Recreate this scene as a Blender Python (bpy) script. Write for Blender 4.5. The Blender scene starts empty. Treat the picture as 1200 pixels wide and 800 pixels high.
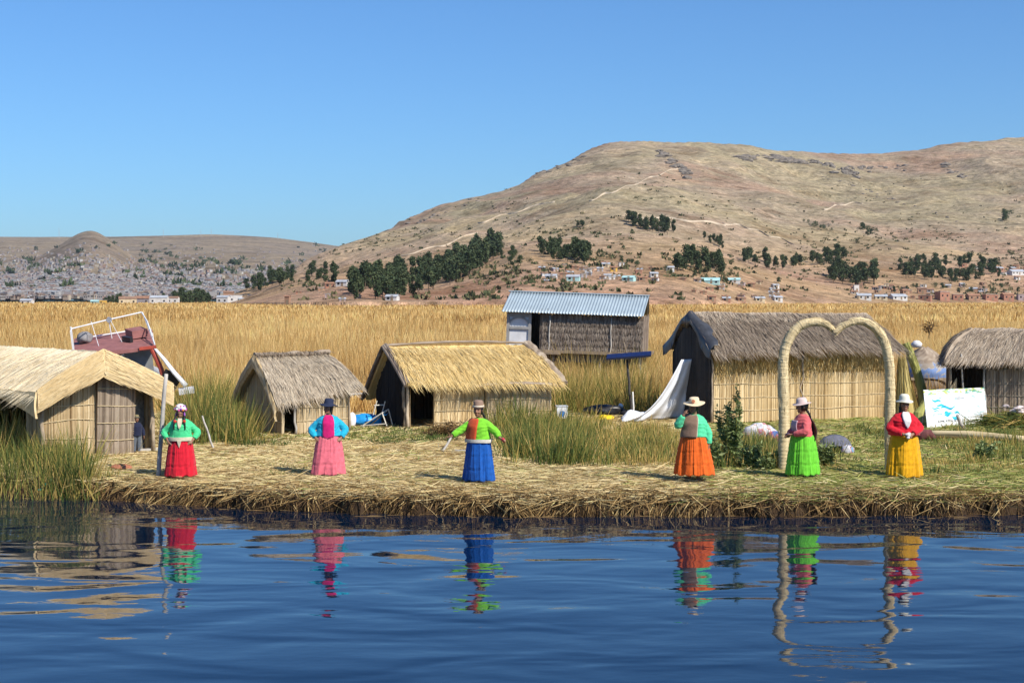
import bpy, bmesh, math, random
import numpy as np
from mathutils import Vector, Matrix

# ------------------------------------------------------------------ camera, sky, sun, exposure
S = bpy.context.scene
R = math.radians
CAMZ = 4.1
F = 1800.0
HOR = 350.0
cd = bpy.data.cameras.new('camera'); cam = bpy.data.objects.new('camera', cd)
S.collection.objects.link(cam); S.camera = cam
cd.sensor_width = 36.0; cd.lens = 36.0 * F / 1200.0
cd.clip_start = 0.5; cd.clip_end = 40000
PITCH = math.atan((400 - HOR) / F)
cam.location = (0, 0, CAMZ); cam.rotation_euler = (math.pi / 2 - PITCH, 0, 0)

SUN_EL = 43.0
SUN_AZ = (0.735, -0.678)          # horizontal direction towards the sun
w = bpy.data.worlds.new('World'); S.world = w; w.use_nodes = True
nt = w.node_tree; nt.nodes.clear()
sky = nt.nodes.new('ShaderNodeTexSky'); sky.sky_type = 'NISHITA'; sky.sun_disc = False
sky.sun_elevation = R(SUN_EL); sky.sun_rotation = math.atan2(SUN_AZ[0], SUN_AZ[1])
sky.altitude = 0; sky.air_density = 1.0; sky.dust_density = 0.5; sky.ozone_density = 4.0
bg = nt.nodes.new('ShaderNodeBackground'); bg.inputs['Strength'].default_value = 0.10
wo = nt.nodes.new('ShaderNodeOutputWorld')
wb = nt.nodes.new('ShaderNodeMix'); wb.data_type = 'RGBA'; wb.blend_type = 'MULTIPLY'; wb.inputs[0].default_value = 1.0; wb.inputs[7].default_value = (0.51, 0.80, 1.10, 1)   # deep blue of the high thin air
nt.links.new(sky.outputs[0], wb.inputs[6]); nt.links.new(wb.outputs[2], bg.inputs['Color']); nt.links.new(bg.outputs[0], wo.inputs['Surface'])
ld = bpy.data.lights.new('sun', 'SUN'); ld.energy = 5.0; ld.angle = R(0.5); ld.color = (1.0, 0.93, 0.82)
sun = bpy.data.objects.new('sun', ld); S.collection.objects.link(sun)
sd = Vector((SUN_AZ[0] * math.cos(R(SUN_EL)), SUN_AZ[1] * math.cos(R(SUN_EL)), math.sin(R(SUN_EL))))
sun.rotation_euler = sd.to_track_quat('Z', 'Y').to_euler(); sun.location = (20, -20, 40)
S.view_settings.view_transform = 'Standard'; S.view_settings.look = 'None'
S.view_settings.exposure = 0.36; S.view_settings.gamma = 1.0; S.view_settings.use_curve_mapping = False
S.render.engine = 'CYCLES'
S.cycles.max_bounces = 6; S.cycles.diffuse_bounces = 3; S.cycles.glossy_bounces = 3
S.cycles.transmission_bounces = 3; S.cycles.transparent_max_bounces = 4
S.cycles.caustics_reflective = False; S.cycles.caustics_refractive = False
try:
    S.cycles.use_denoising = True
except Exception:
    pass

rng = np.random.default_rng(7)
random.seed(7)
COL = S.collection

# ------------------------------------------------------------------ placing things at their real distance
def ray(px, py):
    x = (px - 600) / F; y = -(py - 400) / F
    c, s = math.cos(PITCH), math.sin(PITCH)
    return np.array([x, c * 1 + s * y, -s * 1 + c * y])      # forward=+Y

def at_z(px, py, z):
    d = ray(px, py); t = (z - CAMZ) / d[2]
    return np.array([0, 0, CAMZ]) + d * t

def at_y(px, py, Y):
    d = ray(px, py); t = Y / d[1]
    return np.array([0, 0, CAMZ]) + d * t

# ------------------------------------------------------------------ noise
def _hash(ix, iy, iz, seed):
    with np.errstate(over='ignore'):
        n = (ix.astype(np.int64) * 374761393 + iy.astype(np.int64) * 668265263 + iz.astype(np.int64) * 2147483647 + seed * 974711) & 0xFFFFFFFF
        n = ((n ^ (n >> 13)) * 1274126177) & 0xFFFFFFFF
        n = ((n ^ (n >> 16)) * 2246822519) & 0xFFFFFFFF
        n = n ^ (n >> 15)
    return (n & 0xFFFFFF) / float(0xFFFFFF)

def vn(x, y, z=0.0, seed=0):
    x, y, z = np.broadcast_arrays(np.asarray(x, float), np.asarray(y, float), np.asarray(z, float))
    ix, iy, iz = np.floor(x), np.floor(y), np.floor(z)
    fx, fy, fz = x - ix, y - iy, z - iz
    fx = fx * fx * (3 - 2 * fx); fy = fy * fy * (3 - 2 * fy); fz = fz * fz * (3 - 2 * fz)
    r = 0
    for a in (0, 1):
        for b in (0, 1):
            for c in (0, 1):
                wgt = (fx if a else 1 - fx) * (fy if b else 1 - fy) * (fz if c else 1 - fz)
                r = r + wgt * _hash(ix + a, iy + b, iz + c, seed)
    return r * 2 - 1

def fbm(x, y, z=0.0, oct=4, seed=0):
    r = 0; a = 1.0; f = 1.0; t = 0
    for k in range(oct):
        r = r + a * vn(np.asarray(x) * f, np.asarray(y) * f, np.asarray(z) * f, seed + k * 17); t += a
        a *= 0.5; f *= 2.03
    return r / t

# ------------------------------------------------------------------ materials
def ramp(nt, stops):
    n = nt.nodes.new('ShaderNodeValToRGB'); cr = n.color_ramp
    while len(cr.elements) < len(stops): cr.elements.new(0.5)
    for e, (p, c) in zip(cr.elements, stops):
        e.position = p; e.color = (*c, 1)
    return n

def new_mat(name):
    m = bpy.data.materials.new(name); m.use_nodes = True
    b = m.node_tree.nodes['Principled BSDF']
    b.inputs['Specular IOR Level'].default_value = 0.25
    return m, m.node_tree, b

def noise_node(nt, scale, detail=4, rough=0.55, vec=None):
    n = nt.nodes.new('ShaderNodeTexNoise'); n.inputs['Scale'].default_value = scale
    n.inputs['Detail'].default_value = detail; n.inputs['Roughness'].default_value = rough
    if vec is not None: nt.links.new(vec, n.inputs['Vector'])
    return n

def coords(nt, kind='Object', scale=(1, 1, 1)):
    tc = nt.nodes.new('ShaderNodeTexCoord'); mp = nt.nodes.new('ShaderNodeMapping')
    mp.inputs['Scale'].default_value = scale
    nt.links.new(tc.outputs[kind], mp.inputs['Vector'])
    return mp.outputs[0]

def mixc(nt, fac, a, b, mode='MIX'):
    n = nt.nodes.new('ShaderNodeMix'); n.data_type = 'RGBA'; n.blend_type = mode
    for sock, v in ((n.inputs[0], fac), (n.inputs[6], a), (n.inputs[7], b)):
        if hasattr(v, 'is_output'): nt.links.new(v, sock)
        elif isinstance(v, (tuple, list)): sock.default_value = (*v, 1) if len(v) == 3 else v
        else: sock.default_value = v
    return n.outputs[2]

def bump(nt, b, h, strength=0.5, dist=0.02):
    n = nt.nodes.new('ShaderNodeBump'); n.inputs['Strength'].default_value = strength
    n.inputs['Distance'].default_value = dist
    nt.links.new(h, n.inputs['Height']); nt.links.new(n.outputs[0], b.inputs['Normal'])

def mat_plain(name, col, rough=0.7, var=0.25, scale=6.0, metal=0.0, spec=0.25, bumps=0.0):
    """one colour with uneven wear"""
    m, nt, b = new_mat(name)
    n = noise_node(nt, scale, 5, 0.6, coords(nt))
    lo = tuple(c * (1 - var) for c in col); hi = tuple(min(1, c * (1 + var)) for c in col)
    r = ramp(nt, [(0.3, lo), (0.7, hi)])
    nt.links.new(n.outputs[0], r.inputs[0]); nt.links.new(r.outputs[0], b.inputs['Base Color'])
    b.inputs['Roughness'].default_value = rough; b.inputs['Metallic'].default_value = metal
    b.inputs['Specular IOR Level'].default_value = spec
    if bumps: bump(nt, b, n.outputs[0], bumps, 0.02)
    return m

def mat_tint(name, stops, rough=0.75, transl=0.0, nscale=1.5, nstr=0.35, patch=None):
    """colour picked along a ramp by each stem's own 'tint' value, shifted by broad noise"""
    m, nt, b = new_mat(name)
    at = nt.nodes.new('ShaderNodeAttribute'); at.attribute_name = 'tint'
    geo = nt.nodes.new('ShaderNodeNewGeometry')
    n = noise_node(nt, nscale, 4, 0.6, geo.outputs['Position'])
    ma = nt.nodes.new('ShaderNodeMath'); ma.operation = 'SUBTRACT'; ma.inputs[1].default_value = 0.5
    nt.links.new(n.outputs[0], ma.inputs[0])
    mb_ = nt.nodes.new('ShaderNodeMath'); mb_.operation = 'MULTIPLY_ADD'; mb_.inputs[1].default_value = nstr * 2
    nt.links.new(ma.outputs[0], mb_.inputs[0]); nt.links.new(at.outputs['Fac'], mb_.inputs[2])
    r = ramp(nt, stops); nt.links.new(mb_.outputs[0], r.inputs[0])
    nt.links.new(r.outputs[0], b.inputs['Base Color'])
    b.inputs['Roughness'].default_value = rough
    if transl > 0:
        t = nt.nodes.new('ShaderNodeBsdfTranslucent'); nt.links.new(r.outputs[0], t.inputs['Color'])
        mx = nt.nodes.new('ShaderNodeMixShader'); mx.inputs[0].default_value = transl
        out = nt.nodes['Material Output']
        nt.links.new(b.outputs[0], mx.inputs[1]); nt.links.new(t.outputs[0], mx.inputs[2])
        nt.links.new(mx.outputs[0], out.inputs['Surface'])
    return m

# ------------------------------------------------------------------ mesh building
class MB:
    def __init__(s):
        s.v = []; s.f = []; s.t = []; s.n = 0
    def add(s, verts, faces, tint=0.5, mat=0):
        """faces: list of (k-column) index arrays"""
        verts = np.asarray(verts, float).reshape(-1, 3)
        s.v.append(verts)
        s.t.append(np.broadcast_to(np.asarray(tint, float), (len(verts),)))
        if not isinstance(faces, list): faces = [faces]
        for fa in faces:
            fa = np.asarray(fa, np.int64)
            if fa.size: s.f.append((fa + s.n, mat))
        s.n += len(verts)
    def box(s, c, size, rot=None, tint=0.5, mat=0, taper=1.0):
        h = np.array(size) / 2.0
        p = np.array([[x, y, z] for z in (-1, 1) for y in (-1, 1) for x in (-1, 1)], float)
        p[4:, :2] *= taper
        p = p * h
        if rot is not None: p = p @ np.array(rot).T
        p = p + np.array(c)
        s.add(p, np.array([[0, 2, 3, 1], [4, 5, 7, 6], [0, 1, 5, 4], [2, 6, 7, 3], [0, 4, 6, 2], [1, 3, 7, 5]]), tint, mat)
    def tube(s, pts, rad, n=8, tint=0.5, mat=0, caps=True, squash=None, wob=0.0):
        pts = np.asarray(pts, float); m = len(pts)
        rad = np.broadcast_to(np.asarray(rad, float), (m,))
        tg = np.gradient(pts, axis=0); tg /= np.linalg.norm(tg, axis=1, keepdims=True) + 1e-12
        up = np.array([0, 0, 1.0]) if abs(tg[0][2]) < 0.9 else np.array([1.0, 0, 0])
        u = np.cross(tg[0], up); u /= np.linalg.norm(u)
        V = []
        for i in range(m):
            u = u - tg[i] * np.dot(u, tg[i]); u /= np.linalg.norm(u) + 1e-12
            v = np.cross(tg[i], u)
            a = np.arange(n) * 2 * math.pi / n
            r = rad[i] * (1 + wob * np.sin(3 * a + i * 1.7))
            sq = squash if squash else 1.0
            V.append(pts[i] + np.outer(np.cos(a) * r, u) + np.outer(np.sin(a) * r * sq, v))
        V = np.concatenate(V); fs = []
        i = np.arange(m - 1)[:, None] * n; j = np.arange(n)[None, :]; j2 = (j + 1) % n
        q = np.stack([i + j, i + j2, i + n + j2, i + n + j], -1).reshape(-1, 4)
        fl = [q]
        if caps:
            V = np.concatenate([V, pts[:1], pts[-1:]]); k = m * n
            jj = np.arange(n); jj2 = (jj + 1) % n
            fl.append(np.stack([np.full(n, k), jj2, jj], -1))
            fl.append(np.stack([np.full(n, k + 1), (m - 1) * n + jj, (m - 1) * n + jj2], -1))
        s.add(V, fl, tint, mat)
    def grid(s, P, tint=0.5, mat=0, wrap=False, flip=False):
        """P: (a,b,3) array of points"""
        a, b = P.shape[:2]
        i = np.arange(a - 1)[:, None]; j = np.arange(b if wrap else b - 1)[None, :]
        j2 = (j + 1) % b
        q = np.stack([i * b + j, i * b + j2, (i + 1) * b + j2, (i + 1) * b + j], -1).reshape(-1, 4)
        if flip: q = q[:, ::-1]
        s.add(P.reshape(-1, 3), q, np.broadcast_to(tint, (a, b)).reshape(-1) if np.ndim(tint) else tint, mat)
    def slab(s, P, thick, tint=0.5, mat=0, direction=None):
        """a grid with thickness; thick along direction (towards the back)"""
        a, b = P.shape[:2]
        if direction is None:
            du = np.gradient(P, axis=0); dv = np.gradient(P, axis=1)
            nn = np.cross(du, dv); nn /= np.linalg.norm(nn, axis=2, keepdims=True) + 1e-12
        else:
            nn = np.broadcast_to(np.asarray(direction, float), P.shape)
        Q = P - nn * thick
        idx = np.arange(a * b).reshape(a, b)
        def quads(I, flip):
            q = np.stack([I[:-1, :-1], I[:-1, 1:], I[1:, 1:], I[1:, :-1]], -1).reshape(-1, 4)
            return q[:, ::-1] if flip else q
        top = quads(idx, True); bot = quads(idx + a * b, False)
        rim = np.concatenate([idx[0, :], idx[1:, -1], idx[-1, -2::-1], idx[-2:0:-1, 0]])
        r2 = np.roll(rim, -1)
        side = np.stack([rim, r2, r2 + a * b, rim + a * b], -1)
        t = np.broadcast_to(tint, (a, b)).reshape(-1) if np.ndim(tint) else np.full(a * b, tint)
        s.add(np.concatenate([P.reshape(-1, 3), Q.reshape(-1, 3)]), [top, bot, side], np.concatenate([t, t]), mat)
    def lathe(s, prof, n=24, center=(0, 0, 0), tint=0.5, mat=0, ell=(1, 1)):
        prof = np.asarray(prof, float); a = np.arange(n) * 2 * math.pi / n
        P = np.stack([prof[:, 0][:, None] * np.cos(a) * ell[0], prof[:, 0][:, None] * np.sin(a) * ell[1],
                      np.broadcast_to(prof[:, 1][:, None], (len(prof), n))], -1) + np.array(center)
        s.grid(P, tint, mat, wrap=True)
    def blades(s, base, vec, width, tint, side=None, bend=0.15, mat=0):
        base = np.asarray(base, float); vec = np.asarray(vec, float); N = len(base)
        width = np.broadcast_to(np.asarray(width, float), (N,))[:, None]
        L = np.linalg.norm(vec, axis=1, keepdims=True)
        if side is None:
            side = np.cross(vec, rng.normal(size=(N, 3)))
        side = side / (np.linalg.norm(side, axis=1, keepdims=True) + 1e-9)
        bd = np.cross(vec, side); bd /= np.linalg.norm(bd, axis=1, keepdims=True) + 1e-9
        bd = bd * L * np.broadcast_to(np.asarray(bend, float), (N,))[:, None] * rng.uniform(-1, 1, (N, 1))
        mid = base + vec * 0.55 + bd * 0.35; tip = base + vec + bd
        V = np.stack([base - side * width / 2, base + side * width / 2, mid + side * width * 0.42, mid - side * width * 0.42, tip], 1)
        k = np.arange(N)[:, None] * 5
        q = k + np.array([0, 1, 2, 3]); t3 = k + np.array([3, 2, 4])
        s.add(V.reshape(-1, 3), [q, t3], np.repeat(np.broadcast_to(np.asarray(tint, float), (N,)), 5), mat)
    def mesh(s, name, mats, smooth=False):
        me = bpy.data.meshes.new(name)
        V = np.concatenate(s.v); T = np.concatenate(s.t)
        loops = []; starts = []; tot = []; mi = []; st = 0
        for fa, m in s.f:
            n, k = fa.shape
            loops.append(fa.reshape(-1)); starts.append(st + np.arange(n) * k)
            tot.append(np.full(n, k)); mi.append(np.full(n, m)); st += n * k
        loops = np.concatenate(loops); starts = np.concatenate(starts); mi = np.concatenate(mi)
        me.vertices.add(len(V)); me.vertices.foreach_set('co', V.astype(np.float32).ravel())
        me.loops.add(len(loops)); me.loops.foreach_set('vertex_index', loops.astype(np.int32))
        me.polygons.add(len(starts)); me.polygons.foreach_set('loop_start', starts.astype(np.int32))
        me.polygons.foreach_set('material_index', mi.astype(np.int32))
        me.update(calc_edges=True)
        at = me.attributes.new('tint', 'FLOAT', 'POINT'); at.data.foreach_set('value', T.astype(np.float32))
        me.polygons.foreach_set('use_smooth', np.full(len(starts), bool(smooth)))
        for m in (mats if isinstance(mats, (list, tuple)) else [mats]): me.materials.append(m)
        me.update()
        return me
    def build(s, name, mats, parent=None, smooth=False):
        o = bpy.data.objects.new(name, s.mesh(name, mats, smooth)); COL.objects.link(o)
        if parent is not None: o.parent = parent
        return o

def tag(o, label, cat, group=None, kind=None):
    if label: o['label'] = label
    if cat: o['category'] = cat
    if group: o['group'] = group
    if kind: o['kind'] = kind
    return o

def thing(name, label, cat, loc=(0, 0, 0), rz=0.0, group=None):
    o = bpy.data.objects.new(name, None); COL.objects.link(o); o.empty_display_size = 0.2
    o.location = loc; o.rotation_euler = (0, 0, rz)
    return tag(o, label, cat, group)

def dup(root, loc, rz, scale, label, group=None):
    r = root.copy(); COL.objects.link(r); r.location = loc; r.rotation_euler = (0, 0, rz); r.scale = scale
    r['label'] = label
    if group: r['group'] = group
    for ch in list(root.children):
        c = ch.copy(); COL.objects.link(c); c.parent = r
        for g in ch.children:
            d = g.copy(); COL.objects.link(d); d.parent = c
    return r

def rotz(a):
    c, s = math.cos(a), math.sin(a)
    return np.array([[c, -s, 0], [s, c, 0], [0, 0, 1.0]])

def rot_axis(axis, a):
    return np.array(Matrix.Rotation(a, 3, Vector(axis)))
# ================================================================== THE SETTING
ZG = 0.45                                     # top of the floating reed island

# ------------------------------------------------------------------ water
def water_material():
    m, nt, b = new_mat('lake_water')
    b.inputs['Base Color'].default_value = (0.0, 0.008, 0.025, 1)
    b.inputs['Roughness'].default_value = 0.03
    b.inputs['IOR'].default_value = 1.33; b.inputs['Specular IOR Level'].default_value = 0.62
    v1 = coords(nt, 'Object', (0.5, 1.0, 1)); n1 = noise_node(nt, 0.78, 2, 0.42, v1); n1.inputs['Distortion'].default_value = 0.4
    v2 = coords(nt, 'Object', (0.8, 1.3, 1)); n2 = noise_node(nt, 3.4, 2, 0.5, v2)
    v3 = coords(nt, 'Object', (0.12, 0.3, 1)); n3 = noise_node(nt, 0.6, 2, 0.5, v3)
    b1 = nt.nodes.new('ShaderNodeBump'); b1.inputs['Strength'].default_value = 1.0; b1.inputs['Distance'].default_value = 0.050
    nt.links.new(n1.outputs[0], b1.inputs['Height'])
    # wind patches: the fine ripple is stronger in some streaks than in others
    mul = nt.nodes.new('ShaderNodeMath'); mul.operation = 'MULTIPLY'
    nt.links.new(n2.outputs[0], mul.inputs[0]); nt.links.new(n3.outputs[0], mul.inputs[1])
    b2 = nt.nodes.new('ShaderNodeBump'); b2.inputs['Strength'].default_value = 1.0; b2.inputs['Distance'].default_value = 0.0045
    nt.links.new(mul.outputs[0], b2.inputs['Height']); nt.links.new(b1.outputs[0], b2.inputs['Normal'])
    nt.links.new(b2.outputs[0], b.inputs['Normal'])
    return m
mb = MB()
mb.add([[-9000, -400, 0], [9000, -400, 0], [9000, 12000, 0], [-9000, 12000, 0]], np.array([[0, 1, 2, 3]]))
tag(mb.build('water', water_material()), None, None, kind='structure')

# ------------------------------------------------------------------ marsh ground under the reeds
M_marsh = mat_tint('marsh_mud', [(0.2, (0.16, 0.09, 0.025)), (0.5, (0.33, 0.19, 0.05)), (0.8, (0.42, 0.25, 0.07))], nscale=0.05, nstr=0.5)
mb = MB()
us = np.linspace(-700, 1900, 80); ys = np.concatenate([np.linspace(49.5, 120, 40), np.geomspace(125, 2600, 50)])
U, Y = np.meshgrid(us, ys); X = (U - 600) / F * Y
M_marsh.node_tree.nodes['Principled BSDF'].inputs['Specular IOR Level'].default_value = 0
Z = 0.12 + 0.1 * fbm(X / 6, Y / 6, 0, 3) + np.clip((Y - 49.5) / 2, 0, 1) * 0.1 - 0.25 * (Y < 50)
mb.grid(np.stack([X, Y, Z], -1), 0.5)
tag(mb.build('marsh_ground', M_marsh, smooth=True), None, None, kind='structure')

# ------------------------------------------------------------------ hills
def hill_material(name, far=False):
    m, nt, b = new_mat(name)
    geo = nt.nodes.new('ShaderNodeNewGeometry'); P = geo.outputs['Position']
    mp = nt.nodes.new('ShaderNodeMapping'); nt.links.new(P, mp.inputs['Vector']); mp.inputs['Scale'].default_value = (1, 1, 1.0)
    k = 0.45 if far else 1.0
    big = noise_node(nt, 0.0028 * k, 4, 0.6, mp.outputs[0])
    med = noise_node(nt, 0.013 * k, 5, 0.65, mp.outputs[0])
    fine = noise_node(nt, 0.09 * k, 6, 0.75, mp.outputs[0])
    if far:
        r1 = ramp(nt, [(0.30, (0.24, 0.19, 0.155)), (0.5, (0.31, 0.245, 0.17)), (0.7, (0.25, 0.205, 0.17))])
    else:
        r1 = ramp(nt, [(0.30, (0.34, 0.272, 0.20)), (0.42, (0.41, 0.335, 0.215)), (0.53, (0.42, 0.325, 0.235)), (0.60, (0.42, 0.285, 0.205)), (0.70, (0.37, 0.31, 0.205))])
    nt.links.new(big.outputs[0], r1.inputs[0])
    base = r1.outputs[0]
    if not far:                     # redder earth on the lower slopes, greyer grass higher up
        sz = nt.nodes.new('ShaderNodeSeparateXYZ'); nt.links.new(P, sz.inputs[0])
        ad = nt.nodes.new('ShaderNodeMath'); ad.operation = 'MULTIPLY_ADD'; ad.inputs[1].default_value = 90.0; nt.links.new(big.outputs[0], ad.inputs[0]); nt.links.new(sz.outputs[2], ad.inputs[2])
        mr = nt.nodes.new('ShaderNodeMapRange'); mr.inputs[1].default_value = 55; mr.inputs[2].default_value = 125; nt.links.new(ad.outputs[0], mr.inputs[0])
        zr_ = ramp(nt, [(0.0, (1.03, .86, .80)), (0.6, (.99, .96, .93)), (1.0, (.88, .90, .90))]); nt.links.new(mr.outputs[0], zr_.inputs[0])
        base = mixc(nt, 1.0, base, zr_.outputs[0], 'MULTIPLY')
    r2 = ramp(nt, [(0.33, (0.62, 0.54, 0.46)), (0.5, (1, 1, 1)), (0.68, (1.2, 1.12, 1.02))])
    nt.links.new(med.outputs[0], r2.inputs[0])
    c = mixc(nt, 0.85, base, r2.outputs[0], 'MULTIPLY')
    # tufts, scrub and stones
    r3 = ramp(nt, [(0.36, (0.38, 0.38, 0.31)), (0.46, (0.84, 0.84, 0.80)), (0.55, (1, 1, 1)), (0.64, (1.4, 1.35, 1.28))])
    nt.links.new(fine.outputs[0], r3.inputs[0])
    c = mixc(nt, 0.8, c, r3.outputs[0], 'MULTIPLY')
    grain = noise_node(nt, 0.2 * k, 8, 0.85, mp.outputs[0])
    r5 = ramp(nt, [(0.38, (0.42, 0.42, 0.38)), (0.465, (0.87, 0.87, 0.85)), (0.54, (1.05, 1.05, 1.05)), (0.62, (1.6, 1.56, 1.5))])
    nt.links.new(grain.outputs[0], r5.inputs[0]); c = mixc(nt, 0.75, c, r5.outputs[0], 'MULTIPLY')
    # old field terraces: broken contour lines along the slope
    sx = nt.nodes.new('ShaderNodeSeparateXYZ'); nt.links.new(P, sx.inputs[0])
    wob = noise_node(nt, 0.006 * k, 3, 0.5, mp.outputs[0])
    zz = nt.nodes.new('ShaderNodeMath'); zz.operation = 'MULTIPLY_ADD'; zz.inputs[1].default_value = 45.0
    nt.links.new(wob.outputs[0], zz.inputs[0]); nt.links.new(sx.outputs[2], zz.inputs[2])
    cmb = nt.nodes.new('ShaderNodeCombineXYZ'); nt.links.new(zz.outputs[0], cmb.inputs[2])
    sxx = nt.nodes.new('ShaderNodeMath'); sxx.operation = 'MULTIPLY'; sxx.inputs[1].default_value = 0.02
    nt.links.new(sx.outputs[0], sxx.inputs[0]); nt.links.new(sxx.outputs[0], cmb.inputs[0])
    lines = noise_node(nt, 0.28 * (0.35 if far else 1), 2, 0.5, cmb.outputs[0])
    r4 = ramp(nt, [(0.36, (0.62, 0.60, 0.55)), (0.45, (1, 1, 1)), (0.62, (1, 1, 1)), (0.70, (1.28, 1.22, 1.12))])
    nt.links.new(lines.outputs[0], r4.inputs[0])
    mask = ramp(nt, [(0.42, (0.15, 0.15, 0.15)), (0.58, (0.8, 0.8, 0.8))]); nt.links.new(wob.outputs[0], mask.inputs[0])
    c = mixc(nt, mask.outputs[0], c, mixc(nt, 1.0, c, r4.outputs[0], 'MULTIPLY'))
    nt.links.new(c, b.inputs['Base Color']); b.inputs['Roughness'].default_value = 0.95
    b.inputs['Specular IOR Level'].default_value = 0.05
    bump(nt, b, fine.outputs[0], 1.0, 5.0 / k if far else 4.0)
    return m

def sfun(pts):
    a = np.array(pts, float)
    g = np.arange(-900, 2300, 4.0); v = np.interp(g, a[:, 0], a[:, 1]); kx = np.exp(-0.5 * (np.arange(-8, 9) * 4 / 11.0) ** 2); kx /= kx.sum()
    v = np.convolve(np.pad(v, 8, mode='edge'), kx, mode='valid')
    return lambda u: np.interp(u, g, v)

near_B = sfun([(-400, 900), (200, 900), (270, 720), (330, 600), (400, 555), (600, 560), (800, 600), (1000, 800), (1200, 980), (1900, 1100)])
lobes = [   # skyline (pixel of the photo), distance of its ridge, foot offset, exponent
    (sfun([(150, 420), (225, 372), (262, 352), (290, 344), (340, 322), (400, 293), (440, 277), (500, 251), (560, 227), (620, 200), (680, 179), (720, 168), (750, 165), (800, 166), (850, 170), (900, 175), (960, 179), (1020, 181), (1060, 178), (1110, 170), (1150, 164), (1200, 161), (1300, 158), (1450, 180), (1700, 240), (2000, 340)]),
     sfun([(150, 1300), (300, 1350), (500, 1900), (760, 2300), (1000, 2500), (1200, 2600), (2000, 2600)]), 0, 0.85),
    (sfun([(300, 362), (420, 346), (500, 316), (560, 286), (620, 257), (667, 239), (700, 225), (737, 218), (793, 226), (860, 243), (925, 268), (1000, 303), (1060, 328), (1120, 350), (1200, 380), (2000, 800)]),
     sfun([(300, 1100), (700, 1500), (1200, 1500)]), 0, 0.9),
    (sfun([(300, 420), (440, 362), (474, 355), (520, 333), (548, 318), (590, 301), (610, 284), (640, 283), (700, 277), (735, 273), (780, 273), (830, 284), (860, 300), (920, 321), (970, 338), (1000, 352), (1050, 380), (2000, 900)]),
     sfun([(300, 700), (600, 860), (900, 950), (1200, 950)]), 0, 0.8),
    (sfun([(900, 420), (1050, 356), (1100, 342), (1180, 330), (1250, 322), (1400, 322), (1900, 350)]),
     sfun([(900, 1200), (1900, 1500)]), 0, 0.9),
    (sfun([(150, 430), (240, 376), (268, 358), (300, 345), (350, 332), (400, 322), (440, 330), (500, 352), (560, 380), (2000, 900)]),
     sfun([(150, 1000), (300, 900), (400, 760), (600, 760)]), 0, 0.8),
]
def near_h(U, Y):
    B = near_B(U); acc = 0
    X = (U - 600) / F * Y
    hs = []
    for S_, R_, off, p in lobes:
        Rr = R_(U); e = HOR - S_(U)
        t = np.clip((Y - B) / (Rr - B), 0, 1)
        zr = CAMZ + e / F * Rr
        ze = CAMZ + (e * t ** p - 6 * (1 - t)) / F * Y
        h = np.where(Y <= Rr, ze, zr - (Y - Rr) * 0.22)
        h = np.where(Y < B, -1.5 - (B - Y) * 0.02, h)
        hs.append(h)
    hs = np.stack(hs); mx = hs.max(0); kk = 0.25 + 3.5 * np.clip(mx / 25.0, 0, 1)
    h = mx + kk * np.log(np.exp((hs - mx) / kk).sum(0)) - .3
    t0 = np.clip((Y - B) / 500, 0, 1); tr = np.clip((Y - B) / 900, 0, 1)
    gull = 1 - np.abs(fbm(X / 210, Y / 330, 0, 4, 5)) * 2
    return h + t0 * (4.6 * fbm(X / 60, Y / 80, 0, 4, 3)) + tr * (1 - 0.75 * np.clip((h - 190) / 50, 0, 1)) * 15 * (gull - 0.55)

far_sky = sfun([(-700, 290), (-100, 278), (0, 277), (40, 277), (70, 277), (90, 277), (105, 277), (120, 277), (135, 277), (180, 276), (250, 274), (320, 277), (360, 283), (410, 290), (460, 300), (600, 330), (900, 352)])
cone = sfun([(-400, 345), (-60, 330), (40, 304), (66, 287), (88, 273), (98, 265), (110, 265), (122, 272), (145, 290), (165, 306), (200, 328), (300, 365), (900, 500)])
mid = sfun([(-700, 330), (-100, 318), (150, 325), (200, 312), (240, 306), (280, 308), (320, 322), (360, 345), (900, 500)])
def far_h(U, Y):
    X = (U - 600) / F * Y; hs = []
    for S_, B, Rr, p in ((far_sky, 1300., 6500., 1.25), (cone, 1300., 4300., 1.3), (mid, 1300., 3300., 1.1)):
        e = HOR - S_(U); s = np.clip((np.log(Y) - math.log(B)) / (math.log(Rr) - math.log(B)), 0, 1)
        zr = CAMZ + e / F * Rr; ze = CAMZ + (e * s ** p - 7 * (1 - s)) / F * Y
        h = np.where(Y <= Rr, ze, zr - (Y - Rr) * 0.15)
        hs.append(h / 6.0)
    hs = np.stack(hs); mx = hs.max(0)
    h = 6.0 * (mx + np.log(np.exp(hs - mx).sum(0))) - 2
    t = np.clip((Y - 1300) / 2000, 0, 1)
    return h + t * 16 * fbm(X / 420, Y / 520, 0, 5, 9) * (1 - 0.75 * np.clip((h - 200) / 70, 0, 1))

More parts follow.
